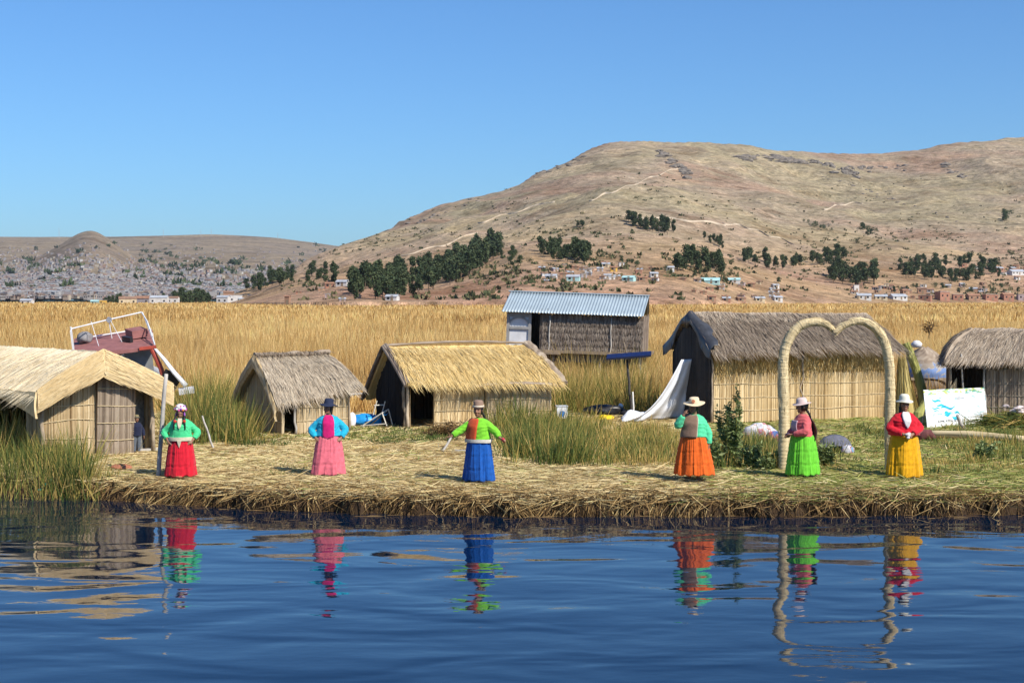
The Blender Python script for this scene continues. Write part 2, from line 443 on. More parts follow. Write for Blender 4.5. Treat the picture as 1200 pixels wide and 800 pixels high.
class Terrain:
    def __init__(s, us, ys, fn):
        s.us, s.ys = us, ys
        U, Y = np.meshgrid(us, ys, indexing='ij'); s.H = fn(U, Y)
        s.P = np.stack([(U - 600) / F * Y, Y, s.H], -1)
        s.py = HOR + F * (CAMZ - s.H) / Y              # approximate picture row of every grid point
    def hit(s, px, py):
        """first point of the hillside seen in the photo at (px, py)"""
        i = int(np.clip(np.searchsorted(s.us, px), 1, len(s.us) - 1)); f = (px - s.us[i - 1]) / (s.us[i] - s.us[i - 1])
        col = s.py[i - 1] * (1 - f) + s.py[i] * f; h = s.H[i - 1] * (1 - f) + s.H[i] * f
        k = np.nonzero(col <= py)[0]
        j = int(k[0]) if len(k) else len(s.ys) - 1
        if j > 0 and len(k):
            g = float(np.clip((col[j - 1] - py) / (col[j - 1] - col[j] + 1e-9), 0, 1))
            Y = s.ys[j - 1] + g * (s.ys[j] - s.ys[j - 1]); z = h[j - 1] + g * (h[j] - h[j - 1])
        else:
            Y, z = s.ys[j], h[j]
        return Vector(((px - 600) / F * Y, Y, z))
TN = Terrain(np.linspace(100, 1700, 640), np.concatenate([np.linspace(440, 1100, 170), np.linspace(1106, 3400, 230)]), near_h)
TF = Terrain(np.linspace(-500, 900, 420), np.geomspace(1150, 8000, 240), far_h)
for nm, T, far in (('hills', TN, False), ('distant_hills', TF, True)):
    mb = MB(); mb.grid(T.P, flip=True)
    tag(mb.build(nm, hill_material(nm + '_dry_grass', far), smooth=True), None, None, kind='structure')

# rock outcrops along the top of the big hill
M_rock = mat_plain('weathered_rock', (0.17, 0.145, 0.12), 0.95, 0.5, 0.25, bumps=0.6)
mb = MB()
def rock(mb, c, r):
    bm = bmesh.new(); bmesh.ops.create_icosphere(bm, subdivisions=2, radius=1)
    V = np.array([v.co[:] for v in bm.verts]); Fc = np.array([[v.index for v in f.verts] for f in bm.faces]); bm.free()
    sd_ = rng.uniform(0, 99)
    V = V * (1 + 0.5 * fbm(V[:, 0] * 1.6 + sd_, V[:, 1] * 1.6, V[:, 2] * 1.6, 3))[:, None] * np.array([r * rng.uniform(.8, 1.8), r, r * rng.uniform(.35, .8)])
    mb.add(V @ rotz(rng.uniform(-.4, .4)).T + np.array(c), Fc)
for (x0, y0, x1, y1, n, r0, r1) in ((772, 176, 806, 204, 34, 3, 6), (862, 184, 905, 183, 16, 3, 6), (905, 183, 942, 190, 30, 4, 8), (950, 188, 1005, 203, 36, 3, 6), (985, 196, 1065, 194, 24, 2, 4),
                                   (1106, 192, 1130, 208, 14, 2, 5), (620, 205, 690, 182, 22, 2, 3.5), (480, 262, 560, 232, 16, 1.5, 3), (960, 205, 1130, 260, 26, 1.2, 2.6)):
    for k in range(n):
        f = rng.uniform(); p = TN.hit(x0 + (x1 - x0) * f + rng.normal() * 2, max(y0 + (y1 - y0) * f + abs(rng.normal()) * 3.0, 168))
        rock(mb, p, rng.uniform(r0, r1))
tag(mb.build('rock_outcrop', M_rock), 'grey rocky crags and boulders breaking out of the dry upper hillside', 'rocks', kind='stuff')

# pale foot paths worn across the slopes
M_path = mat_plain('pale_worn_earth', (.47, .385, .285), .95, .2, .1)
for pth in ([(690, 236), (716, 226), (745, 216), (775, 204), (800, 196)], [(846, 262), (872, 266), (900, 276), (930, 286)], [(560, 262), (600, 250), (650, 236)], [(965, 246), (985, 240), (1010, 238)], [(470, 300), (520, 288), (560, 272)], [(745, 255), (800, 258), (850, 264)]):
    a = np.array(pth, float); q = np.linspace(0, len(a) - 1, 60); P = []
    for x in q:
        px = np.interp(x, np.arange(len(a)), a[:, 0]); py = np.interp(x, np.arange(len(a)), a[:, 1]) + 1.2 * math.sin(x * 7)
        P.append(np.array(TN.hit(px, py)))
    P = np.array(P); wd = .25 + .9 * np.abs(vn(q * 5, a[0, 0], 0, 44)); up = np.array([0, -.45, .9])
    mb = MB(); mb.slab(np.stack([P + np.array([0, .5, .9]) * wd[:, None] * k + np.array([0, -.6, .5]) for k in (1, -1)]), .3, .5, direction=up); tag(mb.build('path', M_path), None, None, kind='structure')

# low scrub dotted over the slopes
M_scrub = mat_tint('scrub_leaves', [(0.1, (0.045, 0.06, 0.025)), (0.6, (0.09, 0.09, 0.04)), (1, (0.17, 0.14, 0.07))], 0.9)
mb = MB(); NS = 4000
for k in range(NS):
    px = rng.uniform(330, 1230)
    py = rng.uniform(200, 352) if rng.uniform() < .35 else rng.uniform(268, 352)
    if fbm(px / 60, py / 16, 0, 3, 77) < 0.02 and rng.uniform() < .86: continue
    p = TN.hit(px, py)
    if p.y > 2250: continue
    n = 7; r = rng.uniform(.5, 1.7)
    base = np.array(p) + rng.normal(size=(n, 3)) * [r * .6, r * .6, .1]
    vec = rng.normal(size=(n, 3)) * [r * .5, r * .5, .3] + [0, 0, r * 1.0]
    mb.blades(base, vec, r * .8, rng.uniform(0, 1))
tag(mb.build('hillside_scrub', M_scrub), 'small dark scrub bushes scattered over the dry hillside', 'scrub', kind='stuff')

# ------------------------------------------------------------------ the floating reed island
shore_pts = sfun([(-500, 32.2), (60, 31.9), (95, 31.5), (130, 31.1), (200, 30.5), (300, 29.7), (420, 29.25), (600, 28.85), (900, 28.85), (1200, 29.0), (1700, 29.3)])
def shore(u):
    return shore_pts(u) + 0.15 * vn(u / 30., 0, 0, 3) + 0.09 * vn(u / 8., 0, 0, 4)
def island_z(x, y):
    x = np.asarray(x, float); y = np.asarray(y, float)
    u = 600 + x / y * F; d = y - shore(u)
    z = np.where(d < 0, d * 0.9 - 0.03, 0)
    z = np.where(d >= 0, 0.36 * np.clip(d / 0.28, 0, 1) ** 0.6 + 0.10 * np.clip((d - .28) / 1.5, 0, 1) - 0.03, z)
    back = np.clip((y - 49.5) / 2.0, 0, 1)
    return z + np.clip(d, 0, 1) * (0.035 * fbm(x * 1.3, y * 1.3, 0, 3, 21) + 0.05 * fbm(x / 3, y / 3, 0, 2, 22)) - back * 0.35

STRAW = [(0.0, (0.14, 0.08, 0.032)), (0.18, (0.34, 0.225, 0.09)), (0.42, (0.58, 0.44, 0.21)), (0.62, (0.72, 0.60, 0.34)), (0.78, (0.42, 0.40, 0.12)), (1.0, (0.16, 0.23, 0.05))]
M_straw = mat_tint('loose_totora_straw', STRAW, 0.7, 0.15, 1.2, 0.10)
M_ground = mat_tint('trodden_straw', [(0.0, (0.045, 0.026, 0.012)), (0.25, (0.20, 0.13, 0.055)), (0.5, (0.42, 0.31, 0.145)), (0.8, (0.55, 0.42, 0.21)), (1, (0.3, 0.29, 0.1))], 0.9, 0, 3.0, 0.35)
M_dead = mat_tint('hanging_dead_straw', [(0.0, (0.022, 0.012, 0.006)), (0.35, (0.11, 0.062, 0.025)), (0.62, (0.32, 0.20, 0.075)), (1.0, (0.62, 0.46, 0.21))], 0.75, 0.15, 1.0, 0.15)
mb = MB()
us = np.linspace(-420, 1620, 420); ds = np.concatenate([np.linspace(-0.6, 0.5, 16), np.linspace(0.6, 22, 110)])
U, D = np.meshgrid(us, ds); Y = shore(U) + D; X = (U - 600) / F * Y
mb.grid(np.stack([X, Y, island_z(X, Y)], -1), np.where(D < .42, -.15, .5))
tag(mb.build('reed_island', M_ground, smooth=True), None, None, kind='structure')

def greenness(u, y):
    """which straw of the island is fresh and green"""
    g = 0.85 * np.clip((u - 780) / 120, 0, 1) * (0.6 + 0.4 * np.clip((y - 31) / 3, 0, 1)) + 0.35 * ((u > 400) & (u < 520) & (y > 39.5) & (y < 43.5))
    g = g + 0.25 * np.clip(1 - np.abs(y - 41.5) / 1.5, 0, 1) * (u > 200) * (u < 420)
    return g + 0.22 * fbm(u / 60., y * .9, 0, 3, 31)
# loose straw lying over the island
def lay_straw(n, y0, y1, lmin, lmax, wid, mbx):
    d = rng.uniform(y0, y1, n); u = rng.uniform(-200, 1420, n)
    y = shore(u) + d; x = (u - 600) / F * y
    keep = y < 49; x, y, u, d = x[keep], y[keep], u[keep], d[keep]; n = len(x)
    a = np.where(rng.uniform(size=n) < .45, rng.normal(0, .5, n), rng.uniform(-1.6, 1.6, n)) + 0.8 * vn(x * .6, y * .6, 0, 8)
    L = rng.uniform(lmin, lmax, n); pitch_ = rng.normal(0, .10, n)
    flip = np.where(rng.uniform(size=n) < .5, 1, -1)
    vec = np.stack([np.cos(a) * L * flip, np.sin(a) * L * flip, pitch_ * L], -1)
    base = np.stack([x, y, island_z(x, y) + rng.uniform(0, .05, n)], -1)
    t = np.clip(rng.normal(.50, .17, n) + 0.10 * fbm(x / 2, y / 2, 0, 3, 12), 0.02, .7)
    g = greenness(u, y); gr = rng.uniform(size=n) < np.clip(g * 1.3, 0, .8)
    t = np.where(gr, rng.uniform(.76, 1.0, n), t)
    mbx.blades(base, vec, wid * rng.uniform(.6, 1.3, n), t, bend=.1)
mb = MB()
lay_straw(60000, 0.15, 4.0, .12, .5, .015, mb)
lay_straw(85000, 3.0, 20.0, .14, .5, .018, mb)
tag(mb.build('loose_straw', M_straw), 'loose cut totora straw strewn over the top of the floating island', 'straw', kind='stuff')
# straw hanging over the edge into the water
mb = MB()
n = 26000
u = rng.uniform(60, 1420, n); d = np.abs(rng.normal(0.12, .22, n)) - .02
y = shore(u) + d; x = (u - 600) / F * y
clump = 0.5 + 0.5 * vn(x * 2.6, 0, 0, 40); keep = rng.uniform(size=n) < .12 + .88 * clump ** 1.5
u, d, x, y, clump = u[keep], d[keep], x[keep], y[keep], clump[keep]; n = len(x)
L = rng.uniform(.15, .50, n) * (.6 + .6 * clump)
sw = rng.normal(0, .28, n) + .5 * vn(x * 1.1, 0, 0, 41)
vec = np.stack([sw * L * .8, -rng.uniform(.1, .6, n) * L, -rng.uniform(.5, 1.1, n) * L], -1)
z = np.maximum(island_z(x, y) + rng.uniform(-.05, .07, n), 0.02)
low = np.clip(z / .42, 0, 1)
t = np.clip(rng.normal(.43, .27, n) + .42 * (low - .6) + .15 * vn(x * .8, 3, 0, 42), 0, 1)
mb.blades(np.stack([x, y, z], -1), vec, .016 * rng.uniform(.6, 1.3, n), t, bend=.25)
# arched stems: out over the lip and down
n = 4200
u = rng.uniform(70, 1420, n); y = shore(u) + rng.uniform(.1, .9, n); x = (u - 600) / F * y
L = rng.uniform(.3, .7, n); sw = rng.normal(0, .6, n)
vec = np.stack([sw * L, -rng.uniform(.5, 1, n) * L, rng.uniform(-.45, .1, n) * L], -1)
mb.blades(np.stack([x, y, island_z(x, y) + rng.uniform(0, .08, n)], -1), vec, .016, np.clip(rng.normal(.62, .22, n), 0, 1), bend=.3)
# broken bits floating at the foot
n = 200
u = rng.uniform(-100, 1400, n); y = shore(u) - np.abs(rng.normal(0, .35, n)) + .1; x = (u - 600) / F * y
a = rng.normal(0, .35, n); L = rng.uniform(.1, .5, n)
mb.blades(np.stack([x, y, np.full(n, .015)], -1), np.stack([np.cos(a) * L, np.sin(a) * L, 0 * L], -1), .018, rng.uniform(.1, .7, n), side=np.tile([0, 1.0, .3], (n, 1)), bend=.05)
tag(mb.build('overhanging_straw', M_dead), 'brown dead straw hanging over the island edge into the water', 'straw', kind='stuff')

# ------------------------------------------------------------------ golden reed field behind
M_gold = mat_tint('golden_reeds', [(0.0, (0.20, 0.10, 0.03)), (0.3, (0.46, 0.26, 0.075)), (0.55, (0.68, 0.45, 0.165)), (0.8, (0.80, 0.60, 0.28)), (1.0, (0.68, 0.58, 0.20))], 0.75, 0.25, 0.05, 0.22)
M_green = mat_tint('green_reeds', [(0.0, (0.045, 0.075, 0.018)), (0.3, (0.10, 0.14, 0.03)), (0.5, (0.22, 0.22, 0.05)), (0.72, (0.40, 0.29, 0.075)), (1.0, (0.58, 0.40, 0.14))], 0.7, 0.25, 0.9, 0.15)
mb = MB()
def field(n, y0, y1, wid, hmin, hmax):
    f = rng.uniform(size=n); y = np.sqrt(y0 ** 2 + f * (y1 ** 2 - y0 ** 2))
    n = int(n * 1.25); f = rng.uniform(size=n); y = np.sqrt(y0 ** 2 + f * (y1 ** 2 - y0 ** 2)); u = rng.uniform(-420, 1480, n); x = (u - 600) / F * y
    h = (hmin + (hmax - hmin) * rng.beta(2.2, 1.6, n)) * (1 + .20 * fbm(x / 9, y / 9, 0, 3, 51) + .17 * vn(x / 1.3, y / 1.3, 0, 56)) * np.clip(.65 + .35 * (y - 50) / 12, .65, 1)
    lean = rng.normal(0, .20, (n, 2)) + np.stack([.15 * vn(x / 1.7, y / 1.7, 0, 52), .12 * vn(x / 1.7, y / 1.7, 9, 52)], -1)
    vec = np.stack([lean[:, 0] * h, lean[:, 1] * h, h], -1)
    t = np.clip(rng.normal(.5, .22, n) + .20 * fbm(x / 25, y / 40, 0, 3, 53) + .24 * fbm(x / 2.4, y / 4, 0, 3, 54), 0, 1)
    a = rng.uniform(-.6, .6, n)
    mb.blades(np.stack([x, y, np.full(n, .1)], -1), vec, wid * rng.uniform(.6, 1.4, n), t, side=np.stack([np.cos(a), np.sin(a), 0 * a], -1), bend=.18)
field(150000, 50.5, 80, .021, .9, 2.15)
field(130000, 80, 150, .042, 1.2, 2.15)
field(80000, 150, 340, .15, 1.6, 2.1)
field(40000, 340, 700, .6, 1.6, 2.1)
field(16000, 700, 1100, 1.3, 1.6, 2.0)
field(14000, 1100, 1700, 2.0, 1.5, 2.0)
tag(mb.build('reed_field', M_gold), 'wide field of dry golden totora reeds reaching to the foot of the hills', 'reeds', kind='stuff')

# ------------------------------------------------------------------ greener reed and grass beds on the island
def bed(mbx, px0, px1, py0, py1, n, h0, h1, t0, t1, wid=.016, lean=.16, zf=None, edge=.25, droop=.2):
    px = rng.uniform(px0, px1, n); py = rng.uniform(py0, py1, n)
    B = np.array([at_z(a, b, ZG if zf is None else zf) for a, b in zip(px, py)])
    x, y = B[:, 0], B[:, 1]
    # stems grow in tussocks and splay outwards from them
    nt_ = max(4, n // 45); ci = rng.integers(0, n, nt_); own = rng.integers(0, nt_, n); tus = rng.uniform(size=n) < .7
    off_ = rng.normal(size=(n, 2)) * .16; x = np.where(tus, x[ci][own] + off_[:, 0], x); y = np.where(tus, y[ci][own] + off_[:, 1], y); px = np.where(tus, px[ci][own], px)
    tsz = np.where(tus, rng.uniform(.65, 1.25, nt_)[own], rng.uniform(.5, 1.0, n)); ttint = np.where(tus, rng.normal(0, .16, nt_)[own], rng.normal(0, .12, n))
    den = fbm(x * 1.1, y * 1.1, 0, 3, 61)
    ex = np.minimum((px - px0), (px1 - px)) / (edge * (px1 - px0))
    keep = rng.uniform(size=n) < np.clip(.75 + den, .1, 1) * np.clip(ex + .25, 0, 1)
    x, y, ex, tsz, ttint, off_, tus = x[keep], y[keep], ex[keep], tsz[keep], ttint[keep], off_[keep], tus[keep]; m = len(x)
    h = rng.uniform(h0, h1, m) * tsz * (1 + .3 * fbm(x * .8, y * .8, 0, 2, 62)) * np.clip(.55 + .45 * ex, .5, 1)
    ln = rng.normal(0, lean * 1.25, (m, 2)) + off_ * 1.3 * tus[:, None]
    zb = island_z(x, y) if zf is None else np.full(m, zf)
    t = np.clip(t0 + (t1 - t0) * rng.uniform(0, 1, m) + ttint + .2 * fbm(x * .9, y * .9, 0, 3, 63), 0, 1)
    a = rng.uniform(-.7, .7, m)
    mbx.blades(np.stack([x, y, zb], -1), np.stack([ln[:, 0] * h, ln[:, 1] * h, h], -1), wid * rng.uniform(.6, 1.3, m), t, side=np.stack([np.cos(a), np.sin(a), 0 * a], -1), bend=droop)
def bed_obj(label, *specs):
    mbx = MB()
    for a, k in specs: bed(mbx, *a, **k)
    return tag(mbx.build('reed_bed', M_green), label, 'reeds', kind='stuff')
bed_obj('tall green and yellow reeds at the water edge before the big pale hut',
        ((-160, 112, 528, 581, 6500, .5, 1.25, .05, .75), dict(zf=.05)), ((-160, 60, 500, 545, 4200, .9, 1.5, .1, .85), dict(zf=.3)), ((20, 108, 540, 572, 2600, .5, 1.15, .1, .9), dict(zf=.25, edge=.2)),
        ((40, 150, 545, 578, 1500, .3, .6, .2, .9), dict(zf=.1)), ((-160, 125, 566, 587, 3600, .25, .75, .15, 1.0), dict(zf=.0, edge=.1)))
bed_obj('tall green reeds between the big pale hut and the small grey hut',
        ((198, 300, 492, 522, 4200, .7, 1.45, .05, .85), {}), ((225, 275, 505, 520, 900, .5, 1.0, 0, .5), {}), ((190, 300, 474, 492, 2600, .9, 1.6, .35, 1.0), {}))
bed_obj('waist high mixed green and yellow grass along the middle of the island',
        ((585, 700, 505, 545, 5200, .35, .85, .05, .75), {}), ((690, 800, 508, 546, 5600, .22, .5, .25, 1.0), {}), ((620, 720, 492, 512, 2200, .25, .5, .3, .95), {}), ((720, 790, 500, 512, 900, .15, .3, .3, .95), {}),
        ((560, 660, 492, 512, 1500, .5, .9, .1, .7), {}), ((830, 915, 520, 550, 3200, .3, .6, .1, .85), {}))
bed_obj('tall yellow green reeds around the solar panel before the tin roofed shed',
        ((618, 792, 466, 484, 8000, .8, 1.7, .25, 1.0), {}), ((625, 790, 452, 468, 7000, 1.3, 2.3, .55, 1.1), {}))
bed_obj('short green tufts by the fallen pole on the right end of the island',
        ((1120, 1290, 516, 544, 2400, .2, .42, .1, .8), {}), ((1090, 1300, 488, 512, 1500, .15, .35, .1, .8), {}), ((1060, 1250, 540, 556, 1300, .12, .3, .3, 1), {}))
bed_obj('short fresh green grass growing through the straw in the right half of the island',
        ((840, 1300, 500, 545, 9000, .05, .16, .0, .55), dict(wid=.02, lean=.5, edge=.05)), ((980, 1300, 500, 520, 3000, .08, .22, .05, .6), dict(wid=.02, lean=.4, edge=.05)), ((860, 1300, 545, 566, 3000, .05, .13, .1, .7), dict(wid=.018, lean=.5, edge=.05)))
bed_obj('short green grass in front of the small grey hut and the golden hut',
        ((395, 540, 503, 517, 2600, .05, .15, .0, .5), dict(wid=.02, lean=.5, edge=.1)), ((260, 350, 510, 522, 900, .08, .2, .05, .7), dict(wid=.018, lean=.4)), ((240, 560, 522, 560, 900, .06, .16, .3, 1.0), dict(wid=.016, lean=.5)))
bed_obj('low green weeds at the feet of the reed arch columns',
        ((955, 985, 524, 548, 500, .2, .4, .05, .5), {}), ((880, 912, 520, 550, 800, .3, .55, .05, .6), {}))
# ================================================================== TREES ON THE HILL, HOUSES, THE TOWN
M_bark = mat_plain('tree_bark', (0.12, 0.085, 0.055), .9, .4, 2)
M_leaf = mat_tint('dark_tree_leaves', [(0.0, (0.028, 0.045, 0.022)), (0.5, (0.055, 0.082, 0.036)), (1.0, (0.11, 0.135, 0.06))], .85, .15, .03, .55)
def tree_proto(h, spread, kind, n=420):
    t = MB(); c = MB()
    t.tube([[0, 0, -1], [.1, 0, h * .3], [-.1, .1, h * .6], [0, 0, h * .93]], [h * .022, h * .018, h * .012, h * .003], 6)
    clumps = []
    nb = 10 if kind != 'bush' else 7
    for k in range(nb):
        f = rng.uniform(.22, .95) if kind == 'tall' else rng.uniform(.3, .9)
        rr = spread * (1.0 - .55 * abs(f - .45) / .55) * rng.uniform(.35, 1)
        a = rng.uniform(0, 6.28); ctr = np.array([math.cos(a) * rr * .6, math.sin(a) * rr * .6, h * f])
        clumps.append((ctr, spread * rng.uniform(.30, .55)))
        if kind != 'bush': t.tube([[0, 0, h * f * .8], list(ctr * .6 + np.array([0, 0, h * f * .36])), list(ctr)], [h * .008, h * .006, h * .002], 4)
    clumps.append((np.array([0, 0, h * .92]), spread * .3))
    for ctr, r in clumps:
        m = n // len(clumps)
        d = rng.normal(size=(m, 3)); d /= np.linalg.norm(d, axis=1, keepdims=True)
        base = ctr + d * r * rng.uniform(.3, 1, (m, 1)) * [1, 1, 1.25 if kind == 'tall' else .9]
        vec = rng.normal(size=(m, 3)) * .5 + d * .5 + [0, 0, -.1]
        vec *= (h * .075) / np.linalg.norm(vec, axis=1, keepdims=True)
        c.blades(base, vec, h * .062, np.clip(.5 + .35 * rng.normal() * .6 + .2 * rng.normal(size=m), 0, 1), bend=.1)
    return t.mesh('trunk', M_bark), c.mesh('crown', M_leaf), t, c
TREES = {k: [tree_proto(*a) for _ in range(nv)] for k, a, nv in (('tall', (13, 3.6, 'tall', 760), 4), ('round', (9, 4.0, 'round', 700), 4), ('bush', (3.2, 2.2, 'bush', 260), 3))}
WAIT = []
def plant_tree(kind, p, sc, label, group):
    WAIT.append((kind, Vector(p), sc, label, group))
def put_tree(kind, p, sc, label, group):
    tm, cm, _, _ = random.choice(TREES[kind])
    r = thing('hillside_tree' if kind != 'bush' else 'hillside_bush', label, 'tree' if kind != 'bush' else 'bush', p, rng.uniform(0, 6.28), group)
    r.scale = (sc * rng.uniform(.9, 1.15), sc * rng.uniform(.9, 1.15), sc * rng.uniform(.85, 1.2))
    for nm, me in (('trunk', tm), ('crown', cm)):
        if kind == 'bush' and nm == 'trunk': continue
        o = bpy.data.objects.new(nm, me); COL.objects.link(o); o.parent = r
def grove(poly, n, hpx, kinds, label, group):
    """trees along a band: poly = [(x, y_low, y_high)]; their feet stand on the hillside there"""
    a = np.array(poly, float)
    for k in range(n):
        px = rng.uniform(a[0, 0], a[-1, 0]); lo = np.interp(px, a[:, 0], a[:, 1]); hi = np.interp(px, a[:, 0], a[:, 2])
        py = rng.uniform(hi, lo); p = TN.hit(px, py)
        kind = random.choice(kinds); H = {'tall': 13, 'round': 9, 'bush': 3.2}[kind]
        sc = hpx * rng.uniform(.75, 1.15) * p.y / F / H
        p.z -= .3
        plant_tree(kind, p, sc, label, group)
T1, T2, T3 = ['tall'], ['tall', 'round'], ['round', 'bush']
grove([(412, 353, 333), (450, 353, 330), (500, 345, 320), (550, 325, 308), (585, 300, 294)], 165, 24, T1, 'dark eucalyptus in the long dense grove climbing left of the tin roofed shed', 'trees of the long grove')
grove([(632, 307, 294), (692, 309, 302)], 28, 19, T2, 'dark tree in the compact grove above the houses over the tin roof', 'trees of the compact grove')
grove([(735, 264, 260), (770, 276, 268), (797, 276, 268)], 20, 15, T2, 'tree in the small high grove on the red slope', 'trees of the high grove')
grove([(792, 318, 306), (848, 322, 312)], 24, 20, T2, 'tree in the grove behind the turquoise roofed school', 'trees of the school grove')
grove([(820, 284, 280), (855, 294, 288)], 7, 11, T2, 'tree in the short row over the school grove', 'trees of the short row')
grove([(872, 308, 300), (912, 318, 310), (935, 316, 308), (990, 306, 300)], 34, 15, T2, 'tree in the valley line below the big hill', 'trees of the valley line')
grove([(968, 334, 322), (1025, 336, 324)], 24, 19, T2, 'tree in the low clump beside the red foot of the slope', 'trees of the low clump')
grove([(1052, 325, 316), (1110, 334, 308), (1172, 326, 314)], 56, 14, T2, 'tree scattered about the village at the right end of the hill', 'trees of the right village')
grove([(285, 346, 338), (320, 340, 330), (360, 332, 318), (385, 334, 318), (402, 330, 322)], 32, 16, T2, 'tree along the low ridge at the left foot of the hill', 'trees of the low ridge')
grove([(582, 296, 290), (600, 320, 300), (624, 322, 312)], 9, 12, T3 + ['round'], 'separate bushy tree on the bare slope right of the long grove', 'bushy trees on the bare slope')
grove([(676, 267, 265), (688, 267, 265)], 3, 8, ['round'], 'lone little tree high on the bare reddish slope', 'lone slope trees')
grove([(938, 266, 262), (975, 272, 262)], 14, 6, ['bush'], 'low bush in the patch on the upper slope', 'bushes of the upper patch')
grove([(1008, 275, 268), (1028, 282, 272)], 8, 9, T3, 'bush in the gully right of the upper patch', 'bushes in the gully')
grove([(1174, 262, 250), (1184, 268, 256)], 5, 10, T3, 'bush on the far right hillside near the edge of view', 'bushes on the right hillside')
grove([(700, 303, 300), (716, 304, 300), (790, 333, 322), (940, 336, 328)], 12, 8, T3, 'bush beside the hillside houses', 'bushes beside the houses')
grove([(1030, 345, 338), (1195, 346, 338)], 16, 8, T3, 'bush among the brick houses at the reed edge', 'bushes among brick houses')
p = TN.hit(1140, 166); plant_tree('round', p + Vector((0, -8, 0)), .6, 'single tiny tree on the skyline of the big hill', None)

# ------------------------------------------------------------------ houses on the near hill
def wallm(nm, c): return mat_plain(nm, c, .9, .15, .6)
HW = {'white': wallm('white_plaster', (.56, .54, .51)), 'adobe': wallm('adobe', (.34, .20, .13)), 'brick': wallm('red_brick', (.34, .17, .115)), 'cream': wallm('cream_plaster', (.55, .45, .30)),
      'turquoise': wallm('turquoise_paint', (.34, .52, .50)), 'yellow': wallm('ochre_paint', (.62, .38, .08)), 'grey': wallm('grey_block', (.33, .30, .30)), 'mauve': wallm('dusty_mauve_plaster', (.36, .28, .275))}
HR = {'tin': mat_plain('grey_tin_roof', (.50, .52, .54), .5, .15, .5, .3), 'rust': mat_plain('rusty_roof', (.30, .16, .10), .8, .3, .5), 'aqua': mat_plain('turquoise_roof', (.36, .56, .55), .6, .15, .5), 'tile': mat_plain('brown_tile_roof', (.25, .15, .10), .85, .25, .8), 'flat': mat_plain('flat_concrete_roof', (.38, .36, .34), .9, .2, .5)}
M_dark = mat_plain('dark_opening', (.02, .02, .022), .4, .2, 3)
M_wood = mat_plain('weathered_wood', (.24, .18, .12), .8, .35, 4, bumps=.3)
def house_meshes(wd, dp, ht, roof, nwin):
    wl = MB(); wl.box((0, 0, ht / 2 - .4), (wd, dp, ht + .8))
    rf = MB(); o = .25
    if roof == 'flat':
        rf.box((0, 0, ht + .1), (wd + .3, dp + .3, .2))
    else:
        rh = dp * .22
        for s in (-1, 1):
            P = np.array([[[-wd / 2 - o, s * (dp / 2 + o), ht + .02 - .1], [wd / 2 + o, s * (dp / 2 + o), ht + .02 - .1]], [[-wd / 2 - o, 0, ht + rh], [wd / 2 + o, 0, ht + rh]]])
            rf.slab(P, .12, direction=(0, 0, 1))
        for s in (-1, 1):
            x = s * wd / 2
            wl.add([[x, -dp / 2, ht], [x, dp / 2, ht], [x, 0, ht + rh * .92], [x - s * .2, -dp / 2, ht], [x - s * .2, dp / 2, ht], [x - s * .2, 0, ht + rh * .92]], [np.array([[0, 1, 2], [3, 5, 4]]), np.array([[0, 2, 5, 3], [1, 4, 5, 2]])])
    dr = MB(); dr.box((wd * .08, -dp / 2 - .03, .95), (.95, .08, 1.95))
    wn = []
    for k in range(nwin):
        x = -wd / 2 + wd * (k + .5) / nwin
        if abs(x - wd * .08) < 1.0: continue
        m = MB(); m.box((x, -dp / 2 - .03, ht * .58), (1.0, .08, 1.0)); wn.append(m)
    return wl, rf, dr, wn
def hill_house(px, py, wpx, hpx, wall, roof, label, group=None, T=None, parts=True, facing=None):
    p = (T or TN).hit(px, py); m_per = p.y / F
    wd, ht = wpx * m_per, hpx * m_per; dp = min(wd * .7, 7)
    wl, rf, dr, wn = house_meshes(wd, dp, ht, roof, max(2, int(wd / 2.6)))
    r = thing('house', label, 'house', p, rng.normal(0, .25) if facing is None else facing, group)
    wl.build('wall', HW[wall], r); rf.build('roof', HR[roof], r); dr.build('door', M_wood, r)
    for m in wn: m.build('window', M_dark, r)
COLW0 = {'mauve': 'dusty mauve', 'grey': 'grey', 'brick': 'red brick', 'cream': 'cream', 'white': 'white', 'adobe': 'brown adobe'}
